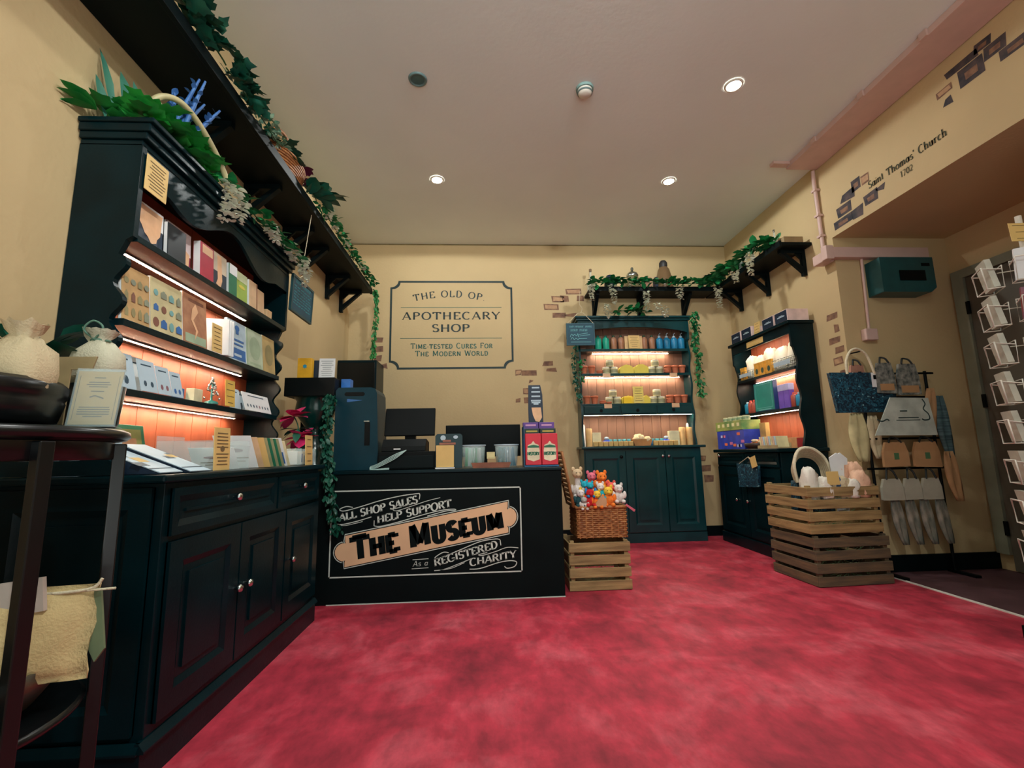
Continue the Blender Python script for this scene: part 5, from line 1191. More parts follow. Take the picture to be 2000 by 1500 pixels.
def tub(label, cx, mats_, seed):
    t = thing('tub', label, 'tub', (cx, 3.52, z)); r = random.Random(seed)
    part('tub_wall', MB().lathe([(.0, 0), (.078, .0), (.09, .165), (.086, .165), (.075, .006), (.0, .005)], (cx, 3.54, z+.001), 28, cap=False), M_CLEARTUB, t)
    part('rim', MB().lathe([(.088, .160), (.094, .162), (.094, .17), (.088, .17)], (cx, 3.54, z), 28, cap=False), M_PALEBLUE, t)
    mb = MB()
    for i in range(22):
        a = r.uniform(0, 6.28); q = r.uniform(.01, .055); mb.obox((cx+q*math.cos(a), 3.54+q*math.sin(a), z+.08), (.010*math.cos(a), .010*math.sin(a), 0), (-.003*math.sin(a), .003*math.cos(a), 0), (r.uniform(-.008, .008), r.uniform(-.008, .008), .068), i % len(mats_))
    k = part('sticks', mb, mats_, t); k['kind'] = 'stuff'
tub('clear round tub of green and white sticks on the sales counter', -.095, [mat('stick_green', (50, 170, 110), .4), M_PAPER, mat('stick_pale', (180, 220, 206), .4)], 1)
tub('clear round tub of blue sticks on the sales counter', .155, [mat('stick_blue', (50, 140, 176), .4), M_PALEBLUE, mat('stick_teal', (30, 120, 130), .4)], 2)
card('price_card', 'small cream price card between the two clear tubs', 'card', (.035, 3.50, z+.065), (1, 0, 0), (0, 0, 1), .06, .05, .004, mat('cream_price', (220, 206, 150), .6), 2)
MB_ = MB().lathe([(.06, 0), (.115, .01), (.13, .034), (.134, .04), (.124, .04), (.1, .016), (.0001, .012)], (.035, 3.535, z+.001), 32)
solo('wooden_tray', MB().lathe([(.05, 0), (.105, .008), (.125, .036), (.118, .036), (.1, .014), (.0001, .012)], (.035, 3.42, 0), 32) if False else MB().prism([(-.13, 0), (.13, 0), (.145, .038), (-.145, .038)], (.035, 3.405, z+.001), (1, 0, 0), (0, 0, 1), (0, 1, 0), .04), mat('tray_wood', (122, 70, 46), .5, var=.2, scale=20), 'shallow reddish wooden tray in front of the clear tubs', 'tray', (.035, 3.42, z), None, .012)
ch = thing('chocolate_rack', 'rack of red, black and purple sweet packs at the sales counter right end', 'rack', (.4, 3.5, z))
part('tray', MB().box(.285, .535, 3.43, 3.62, z+.001, z+.012).box(.280, .285, 3.43, 3.62, z+.001, 1.20), mat('rack_card', (40, 90, 130), .5), ch)
M_RED = mat('red_pack', (206, 36, 56), .4, var=.08); M_PURPLE = mat('purple_pack', (96, 58, 140), .4); M_DKGR = mat('black_green_pack', (14, 42, 34), .4); M_BADGE = mat('badge_cream', (226, 214, 180), .5)
for k, (a, b, l) in enumerate(((.290, .409, 'left red pack'), (.413, .532, 'right red pack'))):
    p_ = part('red_pack', MB().box(a, b, 3.44, 3.49, z+.014, 1.145), M_RED, ch, bv=.003)
    cx = (a+b)/2; f = 3.4385
    part('badge', MB().poly([(x_+cx, f, z_) for x_, z_ in ((-.045, .955), (.0, .94), (.045, .955), (.047, 1.02), (.04, 1.06), (.015, 1.07), (0, 1.09), (-.015, 1.07), (-.04, 1.06), (-.047, 1.02))]), M_BADGE, p_)
    mb = MB(); text(mb, 'HISTORY', (cx-.044, f-.0008, .985), (cx+.044, f-.0008, .985), N_, .024, .3, .16, .0)
    mb.poly([(cx-.042, f-.0008, 1.04), (cx+.042, f-.0008, 1.04), (cx+.042, f-.0008, 1.052), (cx, f-.0008, 1.062), (cx-.042, f-.0008, 1.052)])
    part('badge_lettering', mb, M_DGRN, p_)
    part('black_pack', MB().box(a-.003, b-.003, 3.50, 3.54, z+.014, 1.185), M_DKGR, ch, bv=.003)
    pq = part('purple_pack', MB().box(a-.005, b-.005, 3.55, 3.59, z+.014, 1.235), M_PURPLE, ch, bv=.003)
    mb = MB().box(cx-.045, cx+.04, 3.4985, 3.4995, 1.158, 1.17); part('print', mb, mat('gold_print', (170, 160, 70), .5), ch)
    mb = MB().box(cx-.045, cx+.035, 3.5485, 3.5495, 1.207, 1.22); part('print', mb, mat('lilac_print', (206, 150, 190), .5), ch)
tl_ = thing('leaflet_strip', 'tall narrow navy leaflet strip standing behind the sweet packs', 'leaflet', (.395, 3.66, z))
part('strip', MB().prism([(.345, .901), (.46, .901), (.455, 1.46), (.44, 1.54), (.345, 1.54), (.34, 1.35)], (0, 3.655, 0), (1, 0, 0), (0, 0, 1), (0, 1, 0), .02), M_NAVY, tl_, bv=.002)
mb = MB()
for i, (zz, w2) in enumerate(((1.52, .03), (1.485, .035), (1.45, .035), (1.415, .04), (1.40, .035), (1.388, .02))): mb.box(.402-w2, .402+w2, 3.6535, 3.6545, zz-.006, zz+.006)
part('print', mb, M_PALEBLUE, tl_); part('picture', MB().poly([(x_, 3.654, z_) for x_, z_ in ((.365, 1.36), (.44, 1.36), (.447, 1.28), (.425, 1.245), (.395, 1.25), (.375, 1.30))]), M_SKIN, tl_)

# tall cupboard behind the counter, in the back left corner
cu = thing('cupboard', 'tall black cupboard in the back left corner behind the counter', 'cupboard', (-1.42, 5.3, 0))
part('body', MB().box(XL+.006, -1.205, 5.12, YB-.022, 0.0, 2.06), M_BLACK, cu, bv=.004)
part('door', MB().box(XL+.02, -1.22, 5.10, 5.118, .12, 2.03), mat('gloss_black', (6, 14, 16), .2, var=.1, spec=.3), cu, bv=.004)

# ================================================================== greenery
def petals(mb, p, L, r, rng, d=(0, 0, -1), sway=.15):
    p = Vector(p); d = Vector(d).normalized(); n = max(8, int(L/.010)); off = Vector((0, 0, 0))
    for i in range(n):
        t = i/n; c = p+d*(L*t)+off*t; rr = 1.25*r*(1-.6*t)
        for k in range(3):
            a = rng.uniform(0, 6.28); q = Vector((math.cos(a), math.sin(a), rng.uniform(-.4, .25)))
            s = .035*(1-.35*t)*rng.uniform(.8, 1.2)
            mb.leaf(c+q*rr*.3, q, (0, 0, 1), s*1.15, s*.95)
        if i == 0: off = Vector((rng.uniform(-sway, sway)*L, rng.uniform(-sway, sway)*L, 0))
def garland(name, label, cat, pts, n, spread, size, m, kind, rng, out=(0, -1, 0), clusters=(), group=None, droop=.5, stem=True, dens=None, up=.2, fix=None):
    P = spline(pts, 10); base = P[0]; t = thing(name, label, cat, tuple(base), 0, group)
    mb = MB(); out = Vector(out)
    for i in range(n):
        u = rng.random() if dens is None else dens(rng); f = u*(len(P)-1); k = min(int(f), len(P)-2); p = P[k].lerp(P[k+1], f-k)
        d = Vector((rng.uniform(-1, 1), rng.uniform(-1, 1), rng.uniform(-droop, 1-droop)))+out*.6
        o = Vector((rng.uniform(-1, 1), rng.uniform(-1, 1), rng.uniform(-.4, 1)*(.5+up)))*spread
        o += out*abs(rng.gauss(0, 1))*spread*.3
        s = size*rng.uniform(.65, 1.25); mb.leaf(p+o, d, (rng.uniform(-.5, .5), rng.uniform(-.5, .5), 1), s, s*(.62 if kind == 0 else .85), 0, kind)
    def cl(b):
        if fix: b.v = [fix(*v) for v in b.v]
        return b
    part('foliage', cl(mb), m, t)
    if stem:
        s = cl(MB().tube([p+Vector((0, 0, .004)) for p in P[::3]]+[P[-1]], .004, 5)); part('stem', s, M_STEM, t)
    for (p, L, r) in clusters:
        mb = MB(); petals(mb, p, L, r, rng); part('flower_cluster', cl(mb), M_PETAL, t)
    return t
rg = random.Random(41)
# along the left wall shelf; leaves stop at the wood they lie against
def fixL(x, y, z): return (max(x, -1.284) if 2.845 < z < 2.925 else x, y, z)
def fixB(x, y, z): return (x, min(y, 5.185) if 2.88 < z < 2.952 else min(y, 5.49), z)
def fixR(x, y, z): return (min(x, 2.784) if 2.88 < z < 2.952 else min(x, 3.10), y, z)
def fixD(x, y, z): return (max(x, -1.328) if z < 2.392 else max(x, -1.625), y, z)
def fixK(x, y, z): return (x, min(y, 3.385) if z < .91 else min(y, 3.49), z)
xe = -1.275
garland('ivy', 'dark ivy clump on the long left shelf nearest the camera', 'ivy', [(xe, 1.74, 2.94), (xe, 1.95, 2.95), (xe+.01, 2.10, 2.93)], 34, .05, .085, M_LEAFD, 1, rg, (1, 0, .2), droop=.45, fix=fixL)
garland('ivy', 'dark ivy clump on the long left shelf just beyond the first clump', 'ivy', [(xe, 2.12, 2.93), (xe+.01, 2.26, 2.93), (xe, 2.42, 2.93)], 36, .045, .08, M_LEAFD, 1, rg, (1, 0, .2), droop=.5, fix=fixL)
garland('trailing_plant', 'pale speckled trailing plant on the left shelf before the wicker basket', 'plant', [(xe, 2.44, 2.94), (xe+.01, 2.56, 2.93), (xe, 2.74, 2.93)], 60, .035, .04, mat('speckled_leaf', (60, 120, 100), .45, rgb2=(150, 180, 150), scale=60), 0, rg, (1, 0, .2), fix=fixL)
garland('ivy', 'leafy garland along the far half of the left shelf', 'ivy', [(xe, 3.42, 2.94), (xe+.005, 3.8, 2.93), (xe, 4.3, 2.93), (xe, 4.75, 2.93), (xe, 5.15, 2.93)], 210, .04, .055, M_LEAF, 0, rg, (1, 0, .15), fix=fixL, clusters=[((xe+.03, 3.55, 2.98), .10, .03), ((xe+.03, 3.75, 2.97), .08, .03), ((xe+.03, 4.05, 2.97), .08, .03), ((xe+.03, 4.6, 2.97), .07, .03)])
pb = thing('plant_basket', 'wicker basket with arched handle and purple flowers on the left shelf', 'basket', (-1.40, 3.0, 2.892))
mb = MB()
for i in range(9):
    z = 2.893+i*.016; w = .12+.006*i; mb.tube([(-1.395+w*.75*math.cos(a), 3.02+w*1.5*math.sin(a), z) for a in [k*math.pi/10 for k in range(20)]], .009, 5, closed=True)
part('wicker_body', mb, M_WICK, pb); part('handle', MB().tube(spline([(-1.395, 2.83, 3.02), (-1.39, 2.85, 3.15), (-1.385, 3.02, 3.24), (-1.39, 3.18, 3.15), (-1.395, 3.21, 3.02)], 8), .011, 7), M_WICK, pb)
mb = MB(); mb2 = MB()
for i in range(46):
    a = rg.uniform(0, 6.28); q = rg.uniform(0, .16); mb.leaf((-1.39+q*.6*math.cos(a), 2.90+q*math.sin(a), 3.03), (math.cos(a), math.sin(a), rg.uniform(-.3, 1)), (0, 0, 1), .11, .085, 0, i % 2)
part('foliage', mb, M_LEAFD, pb)
for c in ((-1.30, 3.19, 3.08), (-1.34, 3.12, 3.07), (-1.28, 3.24, 3.0)):
    for i in range(9): mb2.leaf(c, (math.cos(i*.7), math.sin(i*.7), rg.uniform(-.4, .8)), (0, 0, 1), .06, .055)
part('flower', mb2, mat('plum_petal', (112, 30, 74), .5, var=.2), pb)
garland('spiky_plant', 'spiky long leaved plant beyond the wicker basket on the left shelf', 'plant', [(xe-.02, 3.24, 2.93), (xe, 3.30, 2.95), (xe, 3.36, 2.94)], 16, .02, .19, M_LEAFD, 0, rg, (1.2, .4, .3), droop=.3)
# on top of the left dresser
bq = thing('plant_arrangement', 'leafy arrangement with pale handle and blue flower spikes on the dresser near end', 'plant', (-1.5, 1.97, 2.386))
mb = MB()
for i in range(150):
    p = (rg.uniform(-1.58, -1.37), rg.uniform(1.82, 2.32), 2.40+rg.uniform(0, .11)); a = rg.uniform(0, 6.28)
    mb.leaf(p, (math.cos(a)+.4, math.sin(a)-.3, rg.uniform(-.1, .8)), (0, 0, 1), rg.uniform(.08, .14), .095, 0, 1)
for d in ((-.5, -.5, .15), (-.35, -.8, .1), (-.5, -.7, -.15), (-.2, -.9, .3)): mb.leaf((-1.58, 1.80, 2.43), d, (0, 0, 1), .14, .07)
mb.v = [(max(x, -1.628), y, max(z, 2.388)) for x, y, z in mb.v]
part('foliage', mb, mat('fresh_leaf', (26, 126, 58), .45, rgb2=(50, 160, 66), scale=14), bq)
mb = MB()
for x, y, h, w, lx in ((-1.56, 1.86, .34, .035, -.05), (-1.52, 1.90, .27, .06, -.02), (-1.50, 1.93, .25, .05, .05), (-1.57, 1.83, .2, .04, -.1), (-1.44, 2.05, .16, .05, .1)):
    mb.leaf((x, y, 2.41), (lx*.5, -.15, 1), (1, -.3, 0), h, w)
mb.v = [(max(x, -1.628), y, z) for x, y, z in mb.v]
part('blade', mb, mat('blade_leaf', (40, 96, 84), .5, rgb2=(60, 120, 96), scale=8), bq)
mb = MB()
for i in range(9):
    x0, y0 = -1.45+rg.uniform(-.04, .04), 2.04+rg.uniform(-.06, .1); tip = Vector((x0+rg.uniform(-.02, .13), y0+rg.uniform(-.05, .12), 2.70+rg.uniform(-.05, .11))); b0_ = Vector((x0, y0, 2.45))
    mb.tube([b0_, b0_.lerp(tip, .5), tip], [.004, .012, .005], 6)
    for k in range(8): mb.leaf(b0_.lerp(tip, .4+.07*k), (rg.uniform(-1, 1), rg.uniform(-1, 1), .8), (0, 0, 1), .035, .022)
part('flower_spike', mb, mat('lavender_blue', (34, 84, 148), .55, rgb2=(60, 110, 170), scale=20), bq)
mb = MB().tube(spline([(-1.46, 1.86, 2.40), (-1.42, 1.88, 2.55), (-1.38, 1.95, 2.61), (-1.36, 2.06, 2.60), (-1.345, 2.2, 2.53), (-1.335, 2.30, 2.44), (-1.34, 2.32, 2.388)], 7), .014, 8)
part('handle', mb, mat('pale_handle', (176, 164, 122), .5), bq)
part('pale_leaf', MB().prism([(1.83, 2.40), (1.9, 2.41), (1.95, 2.47), (1.93, 2.53), (1.86, 2.53), (1.83, 2.47)], (-1.395, 0, 0), (0, 1, 0), (0, 0, 1), (1, 0, 0), .01), mat('pale_leaf', (120, 134, 84), .5), bq, bv=.004)
cx_ = -1.325
garland('flower_garland', 'white flowering garland draped along the cornice of the left dresser', 'garland', [(cx_-.02, 2.26, 2.41), (cx_, 2.45, 2.40), (cx_, 2.66, 2.39), (cx_, 2.85, 2.395), (cx_, 3.0, 2.385), (cx_+.02, 3.2, 2.36)], 80, .035, .075, M_LEAF, 0, rg, (1, .1, .1), fix=fixD,
        clusters=[((cx_+.04, 2.28, 2.40), .22, .055), ((cx_+.04, 2.36, 2.37), .15, .045), ((cx_+.03, 2.72, 2.41), .08, .04), ((cx_+.03, 2.78, 2.39), .07, .035), ((cx_+.02, 3.0, 2.42), .08, .03), ((cx_+.03, 3.07, 2.41), .10, .035), ((cx_+.05, 3.16, 2.40), .14, .035), ((cx_+.06, 3.22, 2.34), .14, .035)])
# over the green dresser and right shelf
ye = 5.17
garland('flower_garland', 'ivy and white flower garland along the corner shelf above the green dresser', 'garland', [(1.26, ye, 2.96), (1.45, ye, 2.99), (1.7, ye, 2.98), (2.0, ye, 2.98), (2.3, ye, 2.97), (2.6, ye, 2.97), (2.76, ye, 2.99)], 300, .05, .085, M_LEAF, 0, rg, (0, -1, .15), droop=.55, fix=fixB,
        clusters=[((1.25, ye-.05, 2.95), .22, .035), ((1.50, ye-.06, 2.93), .22, .045), ((1.42, ye-.07, 2.70), .16, .05), ((1.90, ye-.06, 2.86), .24, .04), ((2.02, ye-.08, 2.70), .08, .05), ((2.10, ye-.08, 2.66), .14, .05), ((2.30, ye-.06, 2.90), .14, .06)])
gv = MB()
garland('vine', 'leafy vine trailing from the shelf down the right side of the green dresser', 'vine', [(2.49, 5.19, 2.62), (2.50, 5.22, 2.45), (2.49, 5.23, 2.2), (2.505, 5.21, 1.95), (2.51, 5.22, 1.62)], 260, .035, .05, M_LEAF, 0, rg, (.2, -.5, -.5), droop=.9)
garland('vine', 'leafy vine trailing down the left side of the green dresser', 'vine', [(1.06, 5.23, 2.24), (1.04, 5.24, 2.0), (1.055, 5.24, 1.78), (1.08, 5.24, 1.6)], 110, .028, .045, M_LEAFD, 0, rg, (-.1, -.5, -.6), droop=.9)
garland('vine', 'thin leafy vine inside the left edge of the green dresser', 'vine', [(1.14, 5.24, 2.08), (1.10, 5.24, 1.95), (1.13, 5.235, 1.80)], 40, .02, .04, M_LEAF, 0, rg, (.1, -.5, -.5), droop=.9)
garland('ivy', 'two ivy sprays lying over the cornice of the green dresser', 'ivy', [(1.50, 5.22, 2.62), (1.72, 5.22, 2.66), (1.9, 5.22, 2.62)], 30, .03, .1, M_LEAF, 0, rg, (.3, -.6, -.1), droop=.5)
xe2 = 2.77
garland('flower_garland', 'ivy and white flower garland along the right wall shelf', 'garland', [(xe2+.03, 5.14, 2.97), (xe2, 4.95, 3.0), (xe2, 4.7, 3.0), (xe2, 4.45, 3.02), (xe2+.02, 4.22, 3.0), (xe2+.05, 4.1, 2.97)], 230, .055, .095, M_LEAF, 0, rg, (-1, -.1, .15), droop=.5, fix=fixR,
        clusters=[((xe2-.05, 5.02, 2.87), .26, .04), ((xe2-.05, 4.64, 2.92), .15, .04), ((xe2-.05, 4.36, 2.98), .24, .045)])
garland('ivy', 'dark ivy mass in the corner where the two high shelves meet', 'ivy', [(2.74, 5.25, 3.02), (2.86, 5.3, 3.08), (2.93, 5.15, 3.1), (2.93, 4.95, 3.06)], 90, .06, .1, M_LEAFD, 1, rg, (-.5, -.5, .2))
garland('vine', 'green vine hanging from the far end of the left wall shelf', 'vine', [(-1.27, 5.20, 2.90), (-1.255, 5.225, 2.84), (-1.25, 5.225, 2.6), (-1.265, 5.225, 2.3), (-1.275, 5.22, 2.12)], 260, .02, .045, mat('vine_leaf', (28, 110, 58), .5, rgb2=(60, 140, 70), scale=20), 0, rg, (.1, -.2, -1.2), droop=1.0)
garland('vine', 'dark vine hanging from the black display stand down the counter front', 'vine', [(-1.13, 3.42, 1.45), (-1.115, 3.36, 1.38), (-1.12, 3.345, 1.1), (-1.10, 3.35, .9), (-1.08, 3.355, .72), (-1.03, 3.36, .50)], 420, .032, .04, M_LEAFD, 0, rg, (.05, -.4, -1.0), droop=1.0, fix=fixK)

# ================================================================== jars and boxes on the high shelves
z = 2.931
M_SMOKE = mat('smoky_glass', (120, 108, 80), .15, trans=.5, var=.1)
j = thing('storage_jar', 'clear jar with a domed metal lid on the corner shelf', 'jar', (1.83, 5.36, z))
part('jar_body', MB().lathe([(.08, 0), (.085, .01), (.085, .16), (.06, .21)], (1.83, 5.36, z), 20), mat('jar_glass', (150, 140, 104), .15, trans=.5, var=.05), j)
part('lid', MB().lathe([(.072, .2), (.076, .215), (.06, .245), (.03, .265), (.012, .27), (.02, .30), (.015, .32), (.0001, .325)], (1.83, 5.36, z), 20), M_METAL, j)
j = thing('storage_jar', 'amber brown tapered bottle on the corner shelf', 'bottle', (2.23, 5.36, z))
part('jar_body', MB().lathe([(.105, 0), (.11, .02), (.095, .18), (.07, .29), (.05, .32)], (2.23, 5.36, z), 20), mat('amber_glass', (112, 88, 62), .15, var=.1), j)
part('stopper', MB().lathe([(.045, .32), (.05, .34), (.05, .38), (.03, .41), (.0001, .415)], (2.23, 5.36, z), 16), mat('dark_stopper', (40, 40, 42), .5), j)
goods_box('carton', 'pinkish box between the jar and the amber bottle on the corner shelf', 'box', 1.93, 2.07, 5.36, 5.44, z, z+.2, mat('pinkish_box', (176, 126, 100), .5))
goods_box('carton', 'small navy box leaning by the amber bottle on the corner shelf', 'box', 2.085, 2.12, 5.28, 5.36, z, z+.17, M_NAVY)
j = thing('storage_jar', 'slim clear glass bottle at the left end of the corner shelf', 'bottle', (1.31, 5.37, z))
part('jar_body', MB().lathe([(.045, 0), (.05, .01), (.045, .14), (.014, .2), (.012, .27)], (1.31, 5.37, z), 16), M_GLASS, j); part('stopper', MB().lathe([(.016, .27), (.018, .30), (.0001, .31)], (1.31, 5.37, z), 12), mat('cork', (120, 96, 70), .7), j)
for x0, x1, y0, y1, h, l in ((2.86, 3.05, 4.0, 4.16, .07, 'low tan box at the near end of the right wall shelf'), (2.88, 3.06, 4.22, 4.44, .16, 'taller tan box beside the low tan box on the right wall shelf')):
    goods_box('carton', l, 'box', x0, x1, y0, y1, z, z+h, mat('shelf_tan_box', (150, 126, 90), .6))
for x, y, l, h in ((2.90, 4.19, 'small clear bottle between the tan boxes on the right wall shelf', .22), (2.93, 4.62, 'small clear bottle among the ivy on the right wall shelf', .26), (2.9, 4.80, 'second clear bottle among the ivy on the right wall shelf', .24)):
    j = thing('storage_jar', l, 'bottle', (x, y, z)); part('jar_body', MB().lathe([(.022, 0), (.026, .01), (.024, h*.55), (.009, h*.7), (.009, h*.95)], (x, y, z), 14), M_GLASS, j); part('stopper', MB().lathe([(.011, h*.95), (.012, h*1.05), (.0001, h*1.08)], (x, y, z), 10), M_CHROME, j)
# small slate hung at the far end of the left dresser
sl = thing('chalkboard', 'small framed chalkboard hanging beyond the far end of the left dresser', 'chalkboard', (-1.36, 3.45, 2.05))
A_, B_, C_, D_ = [Vector(q) for q in ((-1.375, 3.235, 2.045), (-1.375, 3.61, 2.045), (-1.365, 3.61, 2.30), (-1.365, 3.235, 2.30))]
u_ = (B_-A_).normalized(); v_ = (D_-A_).normalized(); n_ = u_.cross(v_); cc = (A_+C_)/2; hw, hh = (B_-A_).length/2, (D_-A_).length/2
part('slate', MB().obox(cc, u_*hw, v_*hh, n_*.005), M_SLATE, sl)
f_ = MB()
for s_ in (-1, 1): f_.obox(cc+u_*hw*s_, u_*.008, v_*(hh+.008), n_*.009); f_.obox(cc+v_*hh*s_, u_*(hw-.0085), v_*.008, n_*.009)
part('frame', f_, mat('dark_slate_frame', (18, 60, 66), .5), sl)
part('cord', MB().tube([cc+v_*hh-u_*.1, cc+v_*(hh+.07)-n_*.0, cc+v_*hh+u_*.1], .003, 5).tube([cc+v_*(hh+.07), Vector((-1.37, cc.y, 2.5)), Vector((-1.33, cc.y, 2.858))], .003, 5), M_ROPE, sl)
mb = MB(); r_ = random.Random(9); hd = [(-.75, -.25, .78), (-.1, .72, .78)]
for a, b, q in hd:
    k = int((b-a)*10)
    for i in range(k): stroke(mb, [cc+u_*hw*(a+(b-a)*(i+.2)/k)+v_*hh*(q-.1)+n_*.0058, cc+u_*hw*(a+(b-a)*(i+.7)/k)+v_*hh*(q+.1)+n_*.0058], n_, .009)
for i in range(7):
    q = .5-.17*i; a = -.85
    while a < .75:
        b = a+r_.uniform(.12, .3); stroke(mb, [cc+u_*hw*a+v_*hh*(q+r_.uniform(-.02, .02))+n_*.0058, cc+u_*hw*min(b, .85)+v_*hh*(q+r_.uniform(-.02, .02))+n_*.0058], n_, .007); a = b+.06
part('chalk_writing', mb, mat('faint_chalk', (54, 128, 136), .9), sl)

# ================================================================== crates, basket and soft toys
def crate(label, loc, rz, w, d, h, m, ns=4, grp='slatted crates'):
    t = thing('wooden_crate', label, 'crate', loc, rz, grp); p = .012; sh_ = (h-.004)/ns; rr = random.Random(int(loc[0]*100+loc[2]*1000))
    for i in range(ns):
        z0 = .002+i*sh_+.002; z1 = z0+sh_*.74
        for a in (0, 1):
            y0 = a*(d-p); part('slat', MB().box(rr.uniform(-.004, .004), w+rr.uniform(-.004, .004), y0, y0+p, z0, z1), m, t, local=True, bv=.002)
            x0 = a*(w-p); part('slat', MB().box(x0, x0+p, p+.001, d-p-.001, z0, z1), m, t, local=True, bv=.002)
    for x in (p+.001, w-p-.031):
        for y in (p+.001, d-p-.031): part('corner_post', MB().box(x, x+.03, y, y+.03, .004, h-.01), m, t, local=True, bv=.002)
    part('floor_board', MB().box(p+.002, w-p-.002, p+.032, d-p-.032, .004, .014), m, t, local=True)
    return t
crate('slatted wooden crate on the floor under the wicker toy basket', (.597, 3.505, 0), 0, .458, .34, .362, M_WOOD)
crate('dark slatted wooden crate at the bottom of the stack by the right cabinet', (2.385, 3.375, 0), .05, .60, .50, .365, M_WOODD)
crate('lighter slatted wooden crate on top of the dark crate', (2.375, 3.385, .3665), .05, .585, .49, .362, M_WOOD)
def straw(label, c, rz, w, d, z0, z1, n, seed):
    r = random.Random(seed); mb = MB(); ca, sa = math.cos(rz), math.sin(rz)
    def loc(a, b, z): return (c[0]+a*ca-b*sa, c[1]+a*sa+b*ca, z)
    for i in range(n):
        a, b, z = r.uniform(.06, w-.12), r.uniform(.06, d-.07), r.uniform(z0, z1)
        if r.random() < .6: b = .019
        q = r.uniform(0, 6.28); L = r.uniform(.02, .05)
        mb.tube([loc(a, b, z), loc(a+abs(L*math.cos(q)), b+abs(L*.3*math.sin(q)), z+r.uniform(-.02, .02))], .0015, 3)
    o = solo('straw_packing', mb, mat('straw', (130, 160, 104), .7, rgb2=(70, 120, 90), scale=20), label, 'straw', (c[0]+w/2, c[1]+d/2, z0)); o['kind'] = 'stuff'
straw('loose straw packing poking between the slats of the dark crate', (2.385, 3.375), .05, .60, .50, .03, .33, 420, 3)
straw('loose straw packing inside the lighter upper crate', (2.375, 3.385), .05, .585, .49, .40, .66, 300, 4)
straw('loose straw packing inside the crate under the toy basket', (.597, 3.505), 0, .458, .34, .05, .32, 160, 5)
wb = thing('wicker_basket', 'open wicker hamper of soft toys standing on the small crate', 'basket', (.86, 3.67, .364))
bx0, bx1, by0, by1, bz0, bz1 = .672, 1.05, 3.53, 3.83, .365, .592
mb = MB(); nz = 15
def rect_ring(z, ins, wv, ph, nn=14):
    pts = []
    for (a, b) in (((bx0, by0), (bx1, by0)), ((bx1, by0), (bx1, by1)), ((bx1, by1), (bx0, by1)), ((bx0, by1), (bx0, by0))):
        dx, dy = b[0]-a[0], b[1]-a[1]; L = math.hypot(dx, dy); nx, ny = dy/L, -dx/L
        for k in range(nn):
            t = k/nn; e = wv*math.sin((t*nn+ph)*math.pi); pts.append((a[0]+dx*t+nx*(e-ins), a[1]+dy*t+ny*(e-ins), z))
    return pts
for i in range(nz): mb.tube(rect_ring(bz0+.008+i*(bz1-bz0-.02)/(nz-1), .006, .004, i % 2+.5), .0082, 5, closed=True)
part('woven_wall', mb, M_WICK, wb)
mb = MB()
for k in range(8):
    x = bx0+.02+(bx1-bx0-.04)*k/7
    for y in (by0+.004, by1-.004): mb.tube([(x, y, bz0), (x, y, bz1-.01)], .007, 6)
for k in range(1, 6):
    y = by0+(by1-by0)*k/6
    for x in (bx0+.004, bx1-.004): mb.tube([(x, y, bz0), (x, y, bz1-.01)], .007, 6)
part('stake', mb, M_WICK, wb); part('rim', MB().tube(rect_ring(bz1-.004, .003, 0, 0, 8), .013, 7, closed=True), M_WICK, wb)
ld = MB(); lu = Vector((-.075, 0, .40)); ln = Vector((.40, 0, .075)).normalized(); lo = Vector((.652, 3.54, .60))
for i in range(12): ld.tube([lo+lu*(i/11.0), lo+lu*(i/11.0)+Vector((0, .28, 0))], .013, 6)
ld.tube([lo, lo+lu, lo+lu+Vector((0, .28, 0)), lo+Vector((0, .28, 0))], .012, 6, closed=True); part('lid', ld, M_WICK, wb)
part('liner', MB().box(bx0+.02, bx1-.02, by0+.02, by1-.02, bz0+.005, bz0+.10), mat('dark_liner', (60, 40, 30), .8), wb)
def plush(label, c, s, m, m2, seed, name='soft_toy', neck=0):
    r = random.Random(seed); x, y, z = c; t = thing(name, label, 'soft toy', c, 0, 'soft toys in the hamper'); mb = MB(); a = r.uniform(-.5, .5)
    mb.ell((x, y, z), .05*s, .045*s, .055*s, 14, 9)
    hz = z+.075*s+neck; hx_ = x+.01*math.sin(a)
    if neck: mb.tube([(x, y, z+.03*s), (hx_, y-.01, hz)], [.026*s, .02*s], 8)
    part('toy_body', mb, m, t)
    h = MB().ell((hx_, y-.012, hz), .04*s, .038*s, .037*s, 14, 9); h.ell((hx_, y-.045*s, hz-.01*s), .018*s, .018*s, .014*s, 10, 6)
    for k in (-1, 1): h.ell((hx_+k*.03*s, y, hz+.036*s), .014*s, .008*s, .018*s, 8, 6)
    part('toy_head', h, m2, t)
    l = MB()
    for k in (-1, 1):
        l.ell((x+k*.05*s, y-.02*s, z+.02*s), .018*s, .02*s, .034*s, 8, 6); l.ell((x+k*.03*s, y-.045*s, z-.035*s), .02*s, .03*s, .018*s, 8, 6)
    part('limbs', l, m, t)
    e = MB()
    for k in (-1, 1): e.ell((hx_+k*.015*s, y-.047*s, hz+.008*s), .004*s, .004*s, .004*s, 6, 4)
    part('eyes', e, M_PLASTIC, t)
def plushm(n, c): return mat('plush_'+n, c, .9, var=.15, scale=40, bump=.4, bscale=150)
po, pr_, pbu, py, pc, pw, ptl, pgr, ppk = [plushm(n, c) for n, c in (('orange', (236, 124, 40)), ('red', (204, 30, 36)), ('blue', (30, 130, 196)), ('yellow', (236, 190, 60)), ('coral', (228, 92, 80)), ('white', (222, 212, 206)), ('teal', (30, 170, 190)), ('green', (24, 70, 76)), ('pink', (220, 110, 130)))]
zt = .60
plush('cream giraffe soft toy leaning against the raised hamper lid', (.715, 3.66, .70), 1.0, pw, mat('plush_cream', (226, 196, 156), .9), 1, 'soft_toy', .06)
